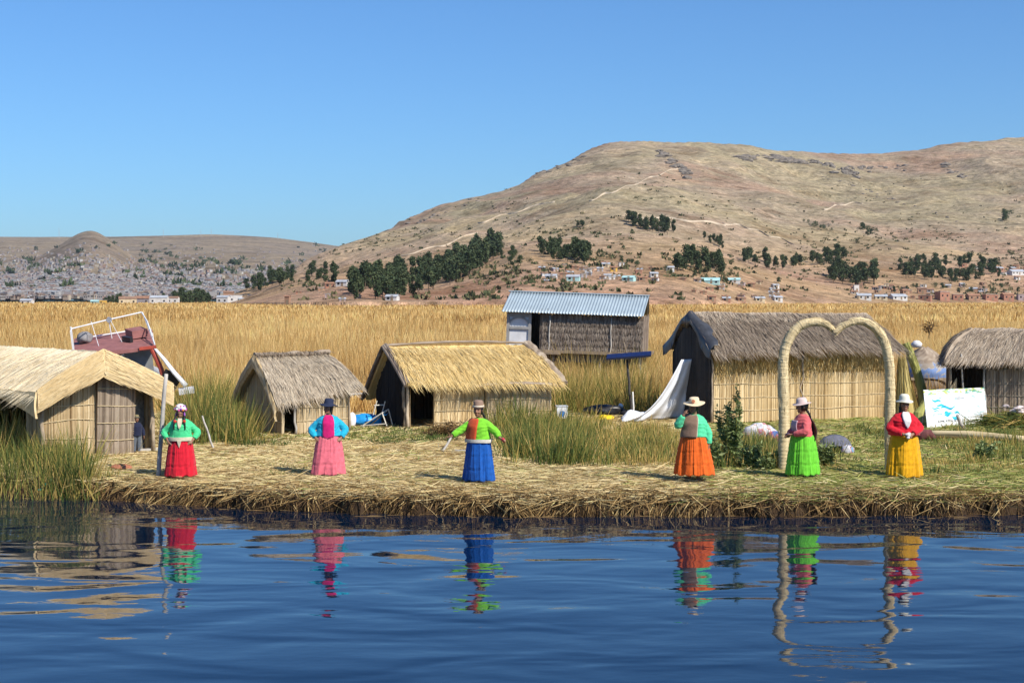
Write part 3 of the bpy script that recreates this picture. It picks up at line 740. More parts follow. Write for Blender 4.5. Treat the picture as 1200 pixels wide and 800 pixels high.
houses = [  # px, py (foot), width, height, wall, roof, label
    (646, 327, 13, 4, 'white', 'tin', 'white house with a tin roof left of the others over the shed roof'),
    (672, 329, 15, 5, 'turquoise', 'tin', 'pale turquoise house with a tin roof below the compact grove'),
    (660, 324, 8, 4, 'adobe', 'rust', 'small adobe house between the white and the turquoise house'),
    (684, 325, 7, 4, 'grey', 'flat', 'grey block house right of the turquoise house'),
    (710, 313, 9, 4, 'cream', 'tin', 'cream house with a tin roof highest in the hillside village'),
    (719, 318, 8, 5, 'yellow', 'rust', 'small ochre yellow house in the middle of the hillside village'),
    (703, 318, 7, 4, 'grey', 'tin', 'grey house under the cream house in the hillside village'),
    (728, 312, 6, 4, 'white', 'flat', 'tiny white house at the top right of the hillside village'),
    (712, 327, 8, 5, 'white', 'tin', 'white house under the ochre yellow house'),
    (722, 327, 8, 4, 'adobe', 'tin', 'adobe house beside the white house under the ochre one'),
    (737, 329, 14, 4, 'turquoise', 'aqua', 'long turquoise roofed house at the right of the hillside village'),
    (753, 329, 10, 4, 'adobe', 'rust', 'rusty roofed adobe house beside the long turquoise roof'),
    (766, 325, 9, 5, 'white', 'tin', 'bright white house at the right end of the hillside village'),
    (785, 318, 9, 5, 'white', 'tin', 'white house just left of the school grove'),
    (748, 321, 7, 4, 'brick', 'rust', 'little red brick house above the turquoise roofs'),
    (832, 332, 22, 3.4, 'turquoise', 'aqua', 'long school with a bright turquoise roof'),
    (860, 331, 14, 3.4, 'white', 'aqua', 'white building with a turquoise roof right of the school'),
    (880, 336, 8, 4, 'adobe', 'rust', 'rusty adobe house right of the white turquoise roofed building'),
    (834, 353, 9, 6, 'adobe', 'rust', 'tall adobe house at the reed edge below the school'),
    (851, 353, 9, 4, 'brick', 'tin', 'brick house second from the left at the reed edge below the school'),
    (868, 353, 10, 4, 'adobe', 'tile', 'adobe house with brown tiles at the reed edge'),
    (890, 353, 11, 4, 'cream', 'tin', 'cream house at the reed edge near the red slope foot'),
    (911, 353, 10, 5, 'white', 'tin', 'white tin roofed house alone by the red slope foot'),
    (1003, 342, 6, 8, 'white', 'flat', 'narrow white tower house in front of the low clump'),
    (1012, 351, 16, 5, 'white', 'tin', 'wide white house at the reed edge below the low clump'),
    (1032, 351, 14, 4, 'cream', 'tin', 'cream house at the reed edge right of the wide white one'),
    (1052, 351, 18, 4, 'white', 'tin', 'long low white house at the reed edge'),
    (1060, 345, 9, 5, 'adobe', 'rust', 'adobe house above the long low white house'),
    (1080, 344, 10, 6, 'adobe', 'tile', 'tile roofed adobe house right of the rusty roofed adobe one'),
    (1084, 352, 14, 6, 'brick', 'flat', 'flat roofed brick house left of the tall brick one'),
    (1104, 352, 14, 10, 'brick', 'flat', 'tallest red brick house at the right reed edge'),
    (1122, 352, 12, 7, 'brick', 'flat', 'brick house right of the tallest one'),
    (1140, 352, 14, 6, 'adobe', 'rust', 'long adobe house between the brick houses'),
    (1160, 352, 15, 7, 'brick', 'flat', 'wide brick house near the right edge of the village'),
    (1180, 352, 13, 7, 'brick', 'rust', 'rusty roofed brick house at the right edge of the village'),
    (1198, 352, 12, 7, 'mauve', 'flat', 'pinkish house cut by the right edge of view'),
    (1190, 322, 18, 4, 'white', 'tin', 'long white house up the slope at the right edge'),
    (1170, 318, 9, 4, 'brick', 'tin', 'brick house left of the long white one up the slope'),
    (1140, 342, 9, 4, 'adobe', 'tin', 'adobe house with a tin roof behind the long adobe one'),
    (460, 352, 14, 5, 'white', 'tin', 'white house under the dense eucalyptus grove'),
    (402, 335, 14, 5, 'white', 'tin', 'white house on the low ridge left of the eucalyptus grove'),
    (386, 337, 10, 5, 'brick', 'rust', 'brick house left of the white one on the low ridge'),
    (337, 357, 6, 10, 'adobe', 'rust', 'narrow dark adobe ruin on the low ridge'),
    (297, 335, 18, 7, 'mauve', 'flat', 'big dusty building at the left tip of the low ridge'),
    (312, 328, 8, 7, 'white', 'flat', 'pale block behind the big dusty building'),
]
for px, py, wp, hp, wall, roof, lab in houses: hill_house(px, py, wp, hp, wall, roof, lab)

MUTED = ['adobe', 'adobe', 'brick', 'mauve', 'grey', 'cream', 'adobe', 'white']
for (x0, x1, y0, y1, n, where) in ((635, 800, 311, 331, 26, 'in the hillside village over the tin roofed shed'), (800, 930, 326, 352, 20, 'below the turquoise roofed school'), (1000, 1210, 334, 351, 34, 'in the village at the right reed edge'), (1120, 1215, 312, 330, 10, 'up the slope at the right edge'), (345, 475, 330, 354, 9, 'about the foot of the eucalyptus grove')):
    for k in range(n):
        wl_ = random.choice(MUTED)
        hill_house(rng.uniform(x0, x1), rng.uniform(y0, y1), rng.uniform(4.5, 8), rng.uniform(2.6, 4), wl_, random.choice(['tin', 'rust', 'tile', 'flat']), 'tiny %s house %s' % (COLW0[wl_], where), 'small %s houses %s' % (COLW0[wl_], where))

# buildings and trees along the marsh edge on the left, in front of the town
def flat_house(px, Y, wd, ht, wall, roof, label):
    wl, rf, dr, wn = house_meshes(wd, min(wd * .6, 8), ht, roof, max(2, int(wd / 3)))
    r = thing('house', label, 'house', ((px - 600) / F * Y, Y, .2), rng.normal(0, .15))
    wl.build('wall', HW[wall], r); rf.build('roof', HR[roof], r); dr.build('door', M_wood, r)
    for m in wn: m.build('window', M_dark, r)
for a in ((150, 900, 10, 4, 'cream', 'tile', 'cream house with brown tiles on the left marsh edge'), (168, 930, 11, 4.2, 'grey', 'rust', 'grey house with a rusty roof on the left marsh edge'),
          (187, 900, 10, 4.6, 'white', 'tin', 'white house with a tin roof on the left marsh edge'), (203, 940, 7, 4.5, 'white', 'tile', 'white house with brown tiles beside the left marsh trees'),
          (262, 900, 7, 5, 'white', 'tin', 'tall white house right of the left marsh trees'), (276, 920, 8, 6, 'white', 'flat', 'white flat roofed block at the foot of the low ridge'),
          (284, 900, 4, 4, 'turquoise', 'tin', 'small turquoise house beside the white flat roofed block'), (268, 960, 6, 8, 'adobe', 'tile', 'tall brown house behind the white marsh edge houses'),
          (112, 880, 5, 2.6, 'turquoise', 'aqua', 'low turquoise shed on the left marsh edge'), (121, 880, 4, 3, 'yellow', 'flat', 'orange yellow shed beside the turquoise one'),
          (32, 900, 7, 3, 'white', 'tin', 'small white shed near the left edge of view')):
    flat_house(*a)
for (x0, x1, n, hp, lab, grp) in ((124, 143, 9, 12, 'dark tree in the small clump left of the marsh edge houses', 'trees of the left marsh clump'),
                                  (203, 246, 26, 17, 'dark tree in the row between the white marsh edge houses', 'trees of the left marsh row'),
                                  (176, 194, 5, 12, 'tree behind the white tin roofed marsh edge house', 'trees behind the marsh house')):
    for k in range(n):
        px = rng.uniform(x0, x1); Y = rng.uniform(950, 1060); kind = random.choice(['tall', 'round']); H = {'tall': 13, 'round': 9}[kind]
        plant_tree(kind, ((px - 600) / F * Y, Y, -.2), hp * rng.uniform(.7, 1.15) * Y / F / H, lab, grp)

# the largest 285 trees stand one by one, the smallest of the scattered ones as one mass
TALL = {'tall': 13, 'round': 9, 'bush': 3.2}
trees_ = sorted((w_ for w_ in WAIT if w_[0] != 'bush'), key=lambda w_: -TALL[w_[0]] * w_[2] / w_[1].y)
for w_ in trees_[:285] + [w_ for w_ in WAIT if w_[0] == 'bush']: put_tree(*w_)
mb = MB()
for kind, p, sc, _, _ in trees_[285:]:
    tm, cm, t_, c_ = random.choice(TREES[kind]); Rz = rotz(rng.uniform(0, 6.28)) * sc
    for src, mi in ((t_, 0), (c_, 1)):
        off_ = mb.n
        for v_, tt_ in zip(src.v, src.t): mb.v.append(v_ @ Rz.T + np.array(p)); mb.t.append(tt_); mb.n += len(v_)
        for fa, _m in src.f: mb.f.append((fa + off_, mi))
tag(mb.build('small_trees', [M_bark, M_leaf]), 'smallest dark trees filling the gaps of the groves on the hillside', 'trees', kind='stuff')

# the town spread over the distant hillside: the nearest houses one by one, the rest as one mass
TOWN = ['mauve', 'grey', 'brick', 'cream', 'white', 'adobe', 'mauve', 'grey', 'mauve', 'grey', 'adobe', 'mauve', 'grey', 'cream', 'mauve', 'grey']
def town_spot():
    while True:
        px = rng.uniform(-60, 420); py = 354 - abs(rng.normal(0, 15)) - (rng.uniform() < .16) * rng.uniform(0, 40)
        dens = np.interp(px, [-60, 60, 130, 200, 330, 420], [1, .95, .8, .42, .3, .6])
        if py < 290: dens *= .4
        if rng.uniform() < dens * (.7 + .6 * vn(px / 14., py / 6., 0, 91)) and 282 < py < 352: return px, py
spots = sorted((town_spot() for _ in range(11000)), key=lambda s: -s[1])
pts = [p for p in (TF.hit(*s) for s in spots) if p.y > 1500]
for k in range(330):
    Y = rng.uniform(1120, 1750); px = rng.uniform(-80, 150) if k < 290 else rng.uniform(150, 300); pts.append(Vector(((px - 600) / F * Y, Y, max(.1, float(far_h(np.array([px]), np.array([Y]))[0])))))
pts.sort(key=lambda p: p.y)
TW = {k: wallm('town_' + k, tuple(.72 * (.65 * a + .35 * .36) for a in c)) for k, c in (('mauve', (.36, .28, .275)), ('grey', (.33, .31, .31)), ('brick', (.36, .19, .13)), ('cream', (.52, .44, .32)), ('white', (.70, .68, .66)), ('adobe', (.32, .23, .17)))}
COLW = {'mauve': 'dusty mauve', 'grey': 'grey', 'brick': 'brick red', 'cream': 'cream', 'white': 'white', 'adobe': 'brown adobe'}
tm = {}
for c in COLW:
    for v in range(2):
        b_ = MB(); ww, dd, hh = 4.5 + 2 * v, 5, 3.0 + 1.4 * v
        b_.box((0, 0, hh / 2 - 1), (ww, dd, hh + 2), mat=0); b_.box((0, 0, hh + .15), (ww + .4, dd + .4, .3), mat=1)
        for q in range(3): b_.box((-ww / 3 + q * ww / 3, -dd / 2 - .02, hh * .55), (1.3, .1, 1.5), mat=2)
        tm[c, v] = b_.mesh('town_house', [TW[c], HR['flat' if c in ('grey', 'mauve', 'brick') else ('tin' if c == 'white' else 'rust')], M_dark])
for p in pts[:250]:
    c = random.choice(TOWN); o = bpy.data.objects.new('town_house', tm[c, random.randint(0, 1)]); COL.objects.link(o)
    o.location = p; o.rotation_euler = (0, 0, rng.normal(0, .5)); sc = rng.uniform(.7, 1.1) * (.62 if p.y < 1750 else 1); o.scale = (sc * rng.uniform(.8, 1.6), sc, sc)
    tag(o, 'tiny %s house in the lower edge of the distant town on the left' % COLW[c], 'house', '%s houses of the distant town' % COLW[c])
mb = MB(); tl = ['mauve', 'grey', 'brick', 'cream', 'white', 'adobe']
for p in pts[250:]:
    s_ = rng.uniform(3, 6); c = TOWN[rng.integers(0, len(TOWN))]; hh = rng.uniform(2.2, 5)
    mb.box((p.x, p.y, p.z + hh / 2 - 1), (s_ * rng.uniform(.8, 1.5), s_, hh + 2), rotz(rng.normal(0, .5)), mat=tl.index(c))
    if rng.uniform() < .4: mb.box((p.x, p.y, p.z + hh + .2), (s_ * 1.1, s_ * 1.1, .4), mat=6 if rng.uniform() < .7 else 7)
tag(mb.build('distant_town', [TW[c] for c in tl] + [HR['tin'], HR['rust']]), 'dense far town of tiny houses spreading up the distant left hillside', 'town', kind='stuff')
# dark groves on the distant hillside
mb = MB()
for k in range(420):
    px = rng.uniform(-40, 420); py = rng.uniform(285, 340)
    if fbm(px / 30, py / 10, 0, 3, 95) < .12: continue
    p = TF.hit(px, py); r = rng.uniform(3, 7)
    base = np.array(p) + rng.normal(size=(14, 3)) * [r * .7, r * .7, r * .3] + [0, 0, r * .4]
    mb.blades(base, rng.normal(size=(14, 3)) * [r * .5, r * .5, r * .3] + [0, 0, r], r * .6, rng.uniform(0, .8))
tag(mb.build('distant_woods', M_leaf), 'faint dark scrub and trees dotted over the distant hillside', 'woods', kind='stuff')
# masts on the skyline
M_mast = mat_plain('mast_steel', (.35, .35, .37), .6, .1, 1)
for px, h, lab in ((70, 40, 'tallest thin radio mast left of the distant peak'), (192, 28, 'short thin radio mast on the flat distant skyline'), (236, 20, 'small mast in the cluster on the distant skyline'), (248, 24, 'mast right of the small one on the distant skyline'), (326, 22, 'thin mast at the right end of the distant skyline')):
    Y = 6300.; z = CAMZ + (HOR - far_sky(px)) / F * Y - 4
    m = MB(); m.tube([[0, 0, -6], [0, 0, h]], [.9, .5], 5)
    for q in range(4): m.box((0, 0, h * (.3 + .2 * q)), (3.2 - .5 * q, .5, .5))
    o = m.build('radio_mast', M_mast); o.location = ((px - 600) / F * Y, Y, z); tag(o, lab, 'mast')
# ================================================================== REED HUTS
PALE = [(0.0, (0.42, 0.29, 0.15)), (0.4, (0.70, 0.56, 0.34)), (0.7, (0.79, 0.66, 0.44)), (1.0, (0.84, 0.74, 0.53))]
GOLD = [(0.0, (0.28, 0.17, 0.06)), (0.4, (0.60, 0.41, 0.15)), (0.7, (0.72, 0.53, 0.22)), (1.0, (0.80, 0.63, 0.32))]
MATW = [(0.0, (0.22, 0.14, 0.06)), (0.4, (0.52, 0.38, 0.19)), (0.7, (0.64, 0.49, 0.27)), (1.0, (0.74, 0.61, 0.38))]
GREY = [(0.0, (0.10, 0.075, 0.055)), (0.4, (0.26, 0.20, 0.145)), (0.7, (0.37, 0.30, 0.225)), (1.0, (0.50, 0.42, 0.32))]
TAN = [(0.0, (0.20, 0.13, 0.06)), (0.4, (0.42, 0.31, 0.17)), (0.7, (0.52, 0.41, 0.25)), (1.0, (0.62, 0.51, 0.34))]
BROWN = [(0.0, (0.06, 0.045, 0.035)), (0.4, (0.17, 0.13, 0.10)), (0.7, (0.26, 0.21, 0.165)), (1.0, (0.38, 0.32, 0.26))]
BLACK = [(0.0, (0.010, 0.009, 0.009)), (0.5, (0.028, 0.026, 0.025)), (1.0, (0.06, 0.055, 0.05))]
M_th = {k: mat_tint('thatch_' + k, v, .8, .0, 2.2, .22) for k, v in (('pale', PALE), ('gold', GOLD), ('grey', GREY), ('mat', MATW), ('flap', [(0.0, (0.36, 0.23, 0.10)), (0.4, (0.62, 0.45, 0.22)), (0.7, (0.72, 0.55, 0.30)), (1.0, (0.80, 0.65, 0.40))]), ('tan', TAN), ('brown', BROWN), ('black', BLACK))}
M_rope = mat_plain('straw_rope', (.50, .40, .24), .85, .25, 9)
M_rope_grey = mat_plain('old_rope', (.30, .26, .2), .85, .25, 9)
M_pole = mat_plain('bare_wood_pole', (.34, .27, .19), .8, .35, 5, bumps=.3)
M_polegrey = mat_plain('grey_wood_pole', (.40, .37, .33), .8, .3, 5, bumps=.3)
M_plastic_black = mat_plain('black_plastic_sheet', (.032, .026, .024), .45, .4, 3, spec=.4, bumps=.3)

def L3(a, b, t): return np.asarray(a, float) * (1 - t) + np.asarray(b, float) * t

def slope(mb, r0, r1, e0, e1, thick=.11, rough=.03, strands=2500, bulge=.05, fringe=.16, lift=.02, tmean=.55, tvar=.16, sw=.014, rows=14, uneven=.05, slen=(.2, .5), col_mm=.035, mats_lines=0):
    """one thatched slope: ridge r0-r1 to eave e0-e1, a thick uneven slab with straw laid down it"""
    r0, r1, e0, e1 = (np.asarray(p, float) for p in (r0, r1, e0, e1))
    Ln = max(np.linalg.norm(r1 - r0), np.linalg.norm(e1 - e0)); ns = max(8, int(Ln / col_mm))
    nrm = np.cross(e0 - r0, e1 - e0); nrm = nrm / np.linalg.norm(nrm)
    if nrm[2] < 0: nrm = -nrm
    sdr = rng.uniform(0, 50)
    def P(s, t):
        s = np.asarray(s)[..., None]; t = np.asarray(t)[..., None]
        p = (r0 * (1 - s) + r1 * s) * (1 - t) + (e0 * (1 - s) + e1 * s) * t
        q = p * 1.0
        off = bulge * np.sin(np.pi * np.clip(t, 0, 1)) + rough * fbm(s[..., 0] * Ln * 1.4 + sdr, t[..., 0] * 3.0, 0, 3, 71)[..., None] + rough * .5 * vn(s[..., 0] * Ln * 9 + sdr, t[..., 0] * 4, 0, 72)[..., None]
        q = p + nrm * off
        q[..., 2] = q[..., 2] - uneven * np.clip(t[..., 0], 0, 1) * (vn(s[..., 0] * Ln * .9 + sdr, 0, 0, 73) + .5 * vn(s[..., 0] * Ln * 3.1 + sdr, 0, 0, 74))
        return q
    s = np.linspace(0, 1, ns); t = np.linspace(0, 1, rows)
    T, Sg = np.meshgrid(t, s, indexing='ij')
    colt = np.clip(tmean + tvar * rng.normal(size=ns) + .15 * vn(s * Ln * 1.2 + sdr, 0, 0, 75), 0, 1)
    tint = np.clip(colt[None, :] + .08 * rng.normal(size=(rows, ns)), 0, 1)
    if mats_lines:                                # rows of stitching pressed into the mat
        for k in range(1, mats_lines + 1):
            tint = tint - .28 * np.exp(-((T - k / (mats_lines + 1) - .012 * vn(Sg * Ln * 2, k, 0, 76)) / .018) ** 2)
    mb.slab(P(Sg, T), thick, np.clip(tint, 0, 1), direction=nrm)
    n = strands
    if n:
        ss = rng.uniform(0, 1, n); tt = rng.uniform(0, 1, n) ** .9
        ln = rng.uniform(*slen, n); b = P(ss, tt) + nrm * rng.uniform(0, lift, (n, 1))
        down = P(ss, tt + .05) - P(ss, tt); down /= np.linalg.norm(down, axis=1, keepdims=True) + 1e-9
        al = (e1 - e0) / np.linalg.norm(e1 - e0)
        vec = (down + al * rng.normal(0, .10, (n, 1)) + nrm * rng.normal(.03, .03, (n, 1))) * ln[:, None]
        mb.blades(b, vec, sw, np.clip(rng.normal(tmean + .05, tvar * 1.2, n), 0, 1), side=np.tile(al, (n, 1)) + nrm * rng.normal(0, .4, (n, 1)), bend=.06)
    nf = int(Ln * 130 * fringe / .16)
    if nf:
        ss = rng.uniform(0, 1, nf); b = P(ss, np.full(nf, .97)) - nrm * rng.uniform(0, thick, (nf, 1))
        down = (e0 + e1 - r0 - r1) / 2; down = down / np.linalg.norm(down)
        vec = (down + rng.normal(0, .10, (nf, 3)) + np.array([0, 0, -.25])) * rng.uniform(.3, 1.2, (nf, 1)) * fringe
        mb.blades(b, vec, sw, np.clip(rng.normal(tmean - .15, tvar, nf), 0, 1), bend=.15)
    return P

def mat_wall(mb, A, B, hA, hB, n=None, stitches=(.3, .6, .9), thick=.05, tmean=.55, tvar=.14, ragged=.04, ropemb=None, zbase=0.0, bulge=.02, lean=0.0, hf=None, reed=.034):
    """a wall mat of upright reeds between floor points A and B, stitched with ropes"""
    A, B = np.asarray(A, float), np.asarray(B, float); Ln = np.linalg.norm(B - A)
    n = n or max(6, int(Ln / reed)); ax = (B - A) / Ln; out = np.array([ax[1], -ax[0], 0])
    rows = 12; sub = 4; m = n * sub + 1
    s = np.linspace(0, 1, m); k = np.minimum((s * n).astype(int), n - 1); ph = s * n - k
    off = .012 * np.sin(np.pi * ph) + .010 * rng.normal(size=n)[k] * np.sin(np.pi * ph) + bulge * np.sin(np.pi * s)
    jit = rng.normal(0, ragged, n); jb = rng.normal(0, ragged * .5, n)
    h = (hA * (1 - s) + hB * s) if hf is None else hf(s)
    tr = np.clip(tmean + tvar * rng.normal(size=n) + .12 * vn(np.arange(n) / 7., rng.uniform(0, 50), 0, 81), 0, 1)
    P = np.zeros((rows, m, 3)); T = np.zeros((rows, m))
    sd_ = rng.uniform(0, 99)
    for r in range(rows):
        f = r / (rows - 1); z = zbase + f * (h - zbase + jit[k]) + (1 - f) * jb[k]
        pin = sum(np.exp(-((z - st - .03 * vn(s * Ln * 1.3, st * 9 + sd_, 0, 82)) / .05) ** 2) for st in stitches)
        o = off * 1.0 - .014 * pin - lean * z
        P[r] = A + s[:, None] * (B - A) + out * o[:, None]
        P[r, :, 2] = A[2] + z
        P[r] += ax * (.012 * vn(s * Ln * 2, z * 2.0, sd_, 83))[:, None]
        T[r] = np.clip(tr[k] + .06 * vn(s * n * .9, f * 5, sd_, 84), 0, 1)
    mb.slab(P, thick, T, direction=out)
    if ropemb is not None:
        for st in stitches:
            ss = np.linspace(0, 1, max(8, int(Ln / .08)))
            zz = st + .03 * vn(ss * Ln * 1.3, st * 9 + sd_, 0, 82)
            pts = A + ss[:, None] * (B - A) + out * (.012 + bulge * np.sin(np.pi * ss) - lean * zz)[:, None]; pts[:, 2] = A[2] + zz
            PEND.append(MB()); PEND[-1].tube(pts, .011, 5)
    return out

PEND = []
def nrp():
    return True
def stitch(mat, parent):
    for r_ in PEND: r_.build('stitching', mat, parent)
    PEND.clear()

def pole(nm, a, b, r, parent, mat=None, r2=None, wob=.02):
    m = MB(); a, b = np.asarray(a, float), np.asarray(b, float); k = 7
    t = np.linspace(0, 1, k)[:, None]; pts = a + (b - a) * t
    j = rng.normal(0, wob, (k, 3)); j[0] = 0; j[-1] = 0; pts = pts + j
    m.tube(pts, np.linspace(r, r2 or r * .8, k), 8, wob=.06)
    return m.build(nm, mat or M_pole, parent, smooth=True)

def ridge_roll(nm, a, b, r, mat, parent, strands=500, tmean=.5):
    m = MB(); a, b = np.asarray(a, float), np.asarray(b, float); k = max(8, int(np.linalg.norm(b - a) / .12))
    t = np.linspace(0, 1, k)[:, None]; pts = a + (b - a) * t; pts[:, 2] += .03 * vn(t[:, 0] * 9, rng.uniform(0, 9), 0, 85)
    m.tube(pts, r * (1 + .2 * vn(t[:, 0] * 14, 3, 0, 86)), 10, np.full(k * 10 + 2, tmean), squash=.7)
    n = strands; f = rng.uniform(0, 1, n)[:, None]; ax = (b - a) / np.linalg.norm(b - a)
    ang = rng.uniform(-1.3, 1.3, n); sd_ = np.array([-ax[1], ax[0], 0])
    base = a + (b - a) * f + (np.sin(ang)[:, None] * sd_ + np.cos(ang)[:, None] * np.array([0, 0, .75])) * r
    vec = sd_ * np.sign(ang)[:, None] * rng.uniform(.1, .35, (n, 1)) + np.array([0, 0, -1]) * rng.uniform(.05, .2, (n, 1)) + ax * rng.normal(0, .08, (n, 1))
    m.blades(base, vec, .014, np.clip(rng.normal(tmean, .2, n), 0, 1))
    return m.build(nm, mat, parent, smooth=False)

# ---------------------------------------------------------------- big pale hut on the left
yaw = R(-48); xh = np.array([math.cos(yaw), math.sin(yaw)]); yh = np.array([-xh[1], xh[0]])
Lh, Wh = 7.2, 2.82; yr = 1.30
ctr = np.array([-9.75, 35.63]); O = ctr - 1.25 * yh - Lh * xh
h = thing('reed_hut', 'big hut with a smooth pale straw mat roof and open gable doorway, leftmost of all', 'hut', (O[0], O[1], ZG), yaw)
he, hr, ov = 1.52, 2.44, .32; x0, x1 = -.3, Lh + .45
m = MB()
slope(m, (x0, yr, hr), (x1, yr, hr), (x0, -ov, he + .1), (x1, -ov, he), .09, .022, 2600, .07, .03, .004, .72, .12, .009, uneven=.03, slen=(.3, .8), mats_lines=4)
slope(m, (x0, yr, hr), (x1, yr, hr), (x0, Wh + ov, he), (x1, Wh + ov, he + .05), .09, .025, 2600, .05, .08, .012, .68, .12, .012)
m.build('roof', M_th['pale'], h)
for (ye, ze, drop) in ((-ov, he, .52), (Wh + ov - .05, he + .03, .54)):       # mat folded over the gable edge
    m = MB()
    ns, nr = 90, 9
    s = np.linspace(0, 1, ns); t = np.linspace(0, 1, nr); T, Sg = np.meshgrid(t, s, indexing='ij')
    X = x1 + .03 + .05 * np.sin(T * 3) + .015 * vn(Sg * 20, T * 3, 0, 87); Yg = yr + (ye - yr) * Sg
    Zg = hr + .06 + (ze + .03 - hr) * Sg - T * (drop + .12 * (1 - Sg)) + .05 * np.sin(np.pi * Sg)
    tint = np.clip(.62 + .12 * rng.normal(size=(nr, 1)) + .06 * rng.normal(size=(nr, ns)) - .3 * (np.abs((Sg * 7) % 1 - .5) < .06), 0, 1)
    m.slab(np.stack([X, Yg, Zg], -1), .05, tint, direction=(1, 0, 0))
    n = 1500; ss = rng.uniform(0, 1, n); tt = rng.uniform(0, 1, n)
    base = np.stack([x1 + .05 + .04 * np.sin(tt * 3), yr + (ye - yr) * ss, hr + .06 + (ze + .03 - hr) * ss - tt * (drop + .12 * (1 - ss)) + .05 * np.sin(np.pi * ss)], -1)
    d = np.array([0, ye - yr, ze - hr]); d = d / np.linalg.norm(d)
    m.blades(base, d * rng.uniform(.2, .5, (n, 1)) * np.where(ss > .75, -1, 1)[:, None] + rng.normal(0, .012, (n, 3)), .013, np.clip(rng.normal(.62, .16, n), 0, 1), side=np.tile([.2, d[2], -d[1]], (n, 1)), bend=.03)
    m.build('gable_flap', M_th['flap'], h)
m = MB(); q = np.linspace(0, 1, 60); t = np.linspace(0, 1, 8); T, Q = np.meshgrid(t, q, indexing='ij')      # its corner drooping along the front eave
drop = .50 * np.clip(1 - Q, 0, 1) ** 1.6 + .08
m.slab(np.stack([x1 + .02 - 3.4 * Q, -ov - .03 - .04 * np.sin(T * 3), he + .05 - T * drop + .02 * vn(Q * 12, T * 3, 0, 87)], -1)[:, ::-1], .05, np.clip(.66 + .12 * rng.normal(size=(8, 60)), 0, 1), direction=(0, -1, 0)); m.build('eave_flap', M_th['flap'], h)
m = MB(); mat_wall(m, (Lh, 0, 0), (Lh, 1.35, 0), 1.3, 2.05, stitches=(.45, .85, 1.2), tmean=.45, ropemb=nrp(), ragged=.03); m.build('wall', M_th['tan'], h)
m = MB(); mat_wall(m, (Lh + .10, 1.30, 0), (Lh + .14, 2.26, 0), 2.05, 1.85, stitches=(.35, .75, 1.15, 1.55), tmean=.45, bulge=.08, ropemb=nrp(), lean=-.04); m.build('door_mat', M_th['grey'], h)
stitch(M_rope, h)
m = MB(); mat_wall(m, (0, Wh, 0), (0, 0, 0), 1.7, 1.7, hf=lambda s: 2.2 - .8 * np.abs(s - .5) * 2, tmean=.4); m.build('back_wall', M_th['tan'], h)
m = MB(); mat_wall(m, (Lh - .1, Wh, 0), (0, Wh, 0), 1.65, 1.65, reed=.06, tmean=.4); m.build('side_wall', M_th['tan'], h)
m = MB(); mat_wall(m, (0, 0, 0), (Lh - 2.9, 0, 0), 1.6, 1.6, reed=.06, tmean=.4); m.build('side_wall', M_th['tan'], h); m = MB(); mat_wall(m, (Lh - .8, 0, 0), (Lh, 0, 0), 1.55, 1.55, tmean=.4); m.build('side_wall', M_th['tan'], h)
pole('corner_post', (Lh + .05, 2.80, 0), (Lh - .02, 2.74, 1.7), .05, h); pole('corner_post', (Lh + .02, 0, 0), (Lh, 0, 1.6), .05, h)
pole('door_post', (Lh + .04, 2.36, 0), (Lh + .03, 2.22, 1.9), .04, h); pole('door_post', (Lh, 2.80, 0), (Lh + .02, 2.72, 1.75), .04, h)
m = MB(); m.box((Lh - .05, 2.6, .04), (.12, .7, .07)); m.build('threshold', M_polegrey, h)
m = MB(); m.box((Lh - .35, 2.72, .75), (.04, .5, 1.4), rotz(.3)); m.build('inner_panel', mat_plain('grey_net_panel', (.16, .16, .15), .8, .4, 14), h)
m = MB(); m.tube([(Lh - .1, .9, 1.95), (Lh - .05, 1.25, 2.06), (Lh - .1, 1.6, 1.98)], [.07, .11, .06], 8, wob=.2); m.build('cloth_roll', mat_plain('pale_cloth_roll', (.5, .5, .5), .8, .35, 9), h)

# ---------------------------------------------------------------- small grey hut
yaw = R(33); O = at_z(331, 509, ZG)
h = thing('reed_hut', 'smallest hut, dull grey thatch with drooping eaves, behind the woman in the pink skirt', 'hut', (O[0], O[1], ZG), yaw)
Lh, Wh = 2.0, 2.55; hr = 2.06
m = MB()
slope(m, (-.22, Wh / 2, hr), (2.0, Wh / 2 + .05, hr + .04), (-.25, -.18, .74), (2.3, -.25, 1.24), .13, .035, 2600, .12, .03, .008, .60, .17, .014, uneven=.07)
slope(m, (-.22, Wh / 2, hr), (2.0, Wh / 2 + .05, hr + .04), (-.25, Wh + .25, .82), (2.3, Wh + .25, .9), .13, .05, 1200, .10, .14, .03, .5, .17, .014)
m.build('roof', mat_tint('thatch_greytan', [(0.0, (0.13, 0.10, 0.07)), (0.4, (0.34, 0.27, 0.19)), (0.7, (0.45, 0.37, 0.27)), (1.0, (0.56, 0.48, 0.36))], .8, .0, 2.2, .22), h)
for ye, ze in ((-.18, .66), (Wh + .25, .80)):
    m = MB(); ns, nr = 60, 8
    s = np.linspace(0, 1, ns); t = np.linspace(0, 1, nr); T, Sg = np.meshgrid(t, s, indexing='ij')
    X = -.27 - .05 * np.sin(T * 3) + .02 * vn(Sg * 9, T * 3, 0, 88); Yg = Wh / 2 + (ye - Wh / 2) * Sg
    Zg = hr + .05 + (ze + .03 - hr) * Sg - T * .36 + .13 * np.sin(np.pi * Sg)
    tint = np.clip(.5 + .14 * rng.normal(size=(nr, 1)) + .06 * rng.normal(size=(nr, ns)) - .35 * (np.abs((Sg * 6) % 1 - .5) < .05), 0, 1)
    m.slab(np.stack([X, Yg, Zg], -1)[:, ::-1], .06, tint[:, ::-1], direction=(-1, 0, 0)); m.build('gable_flap', M_th['tan'], h)
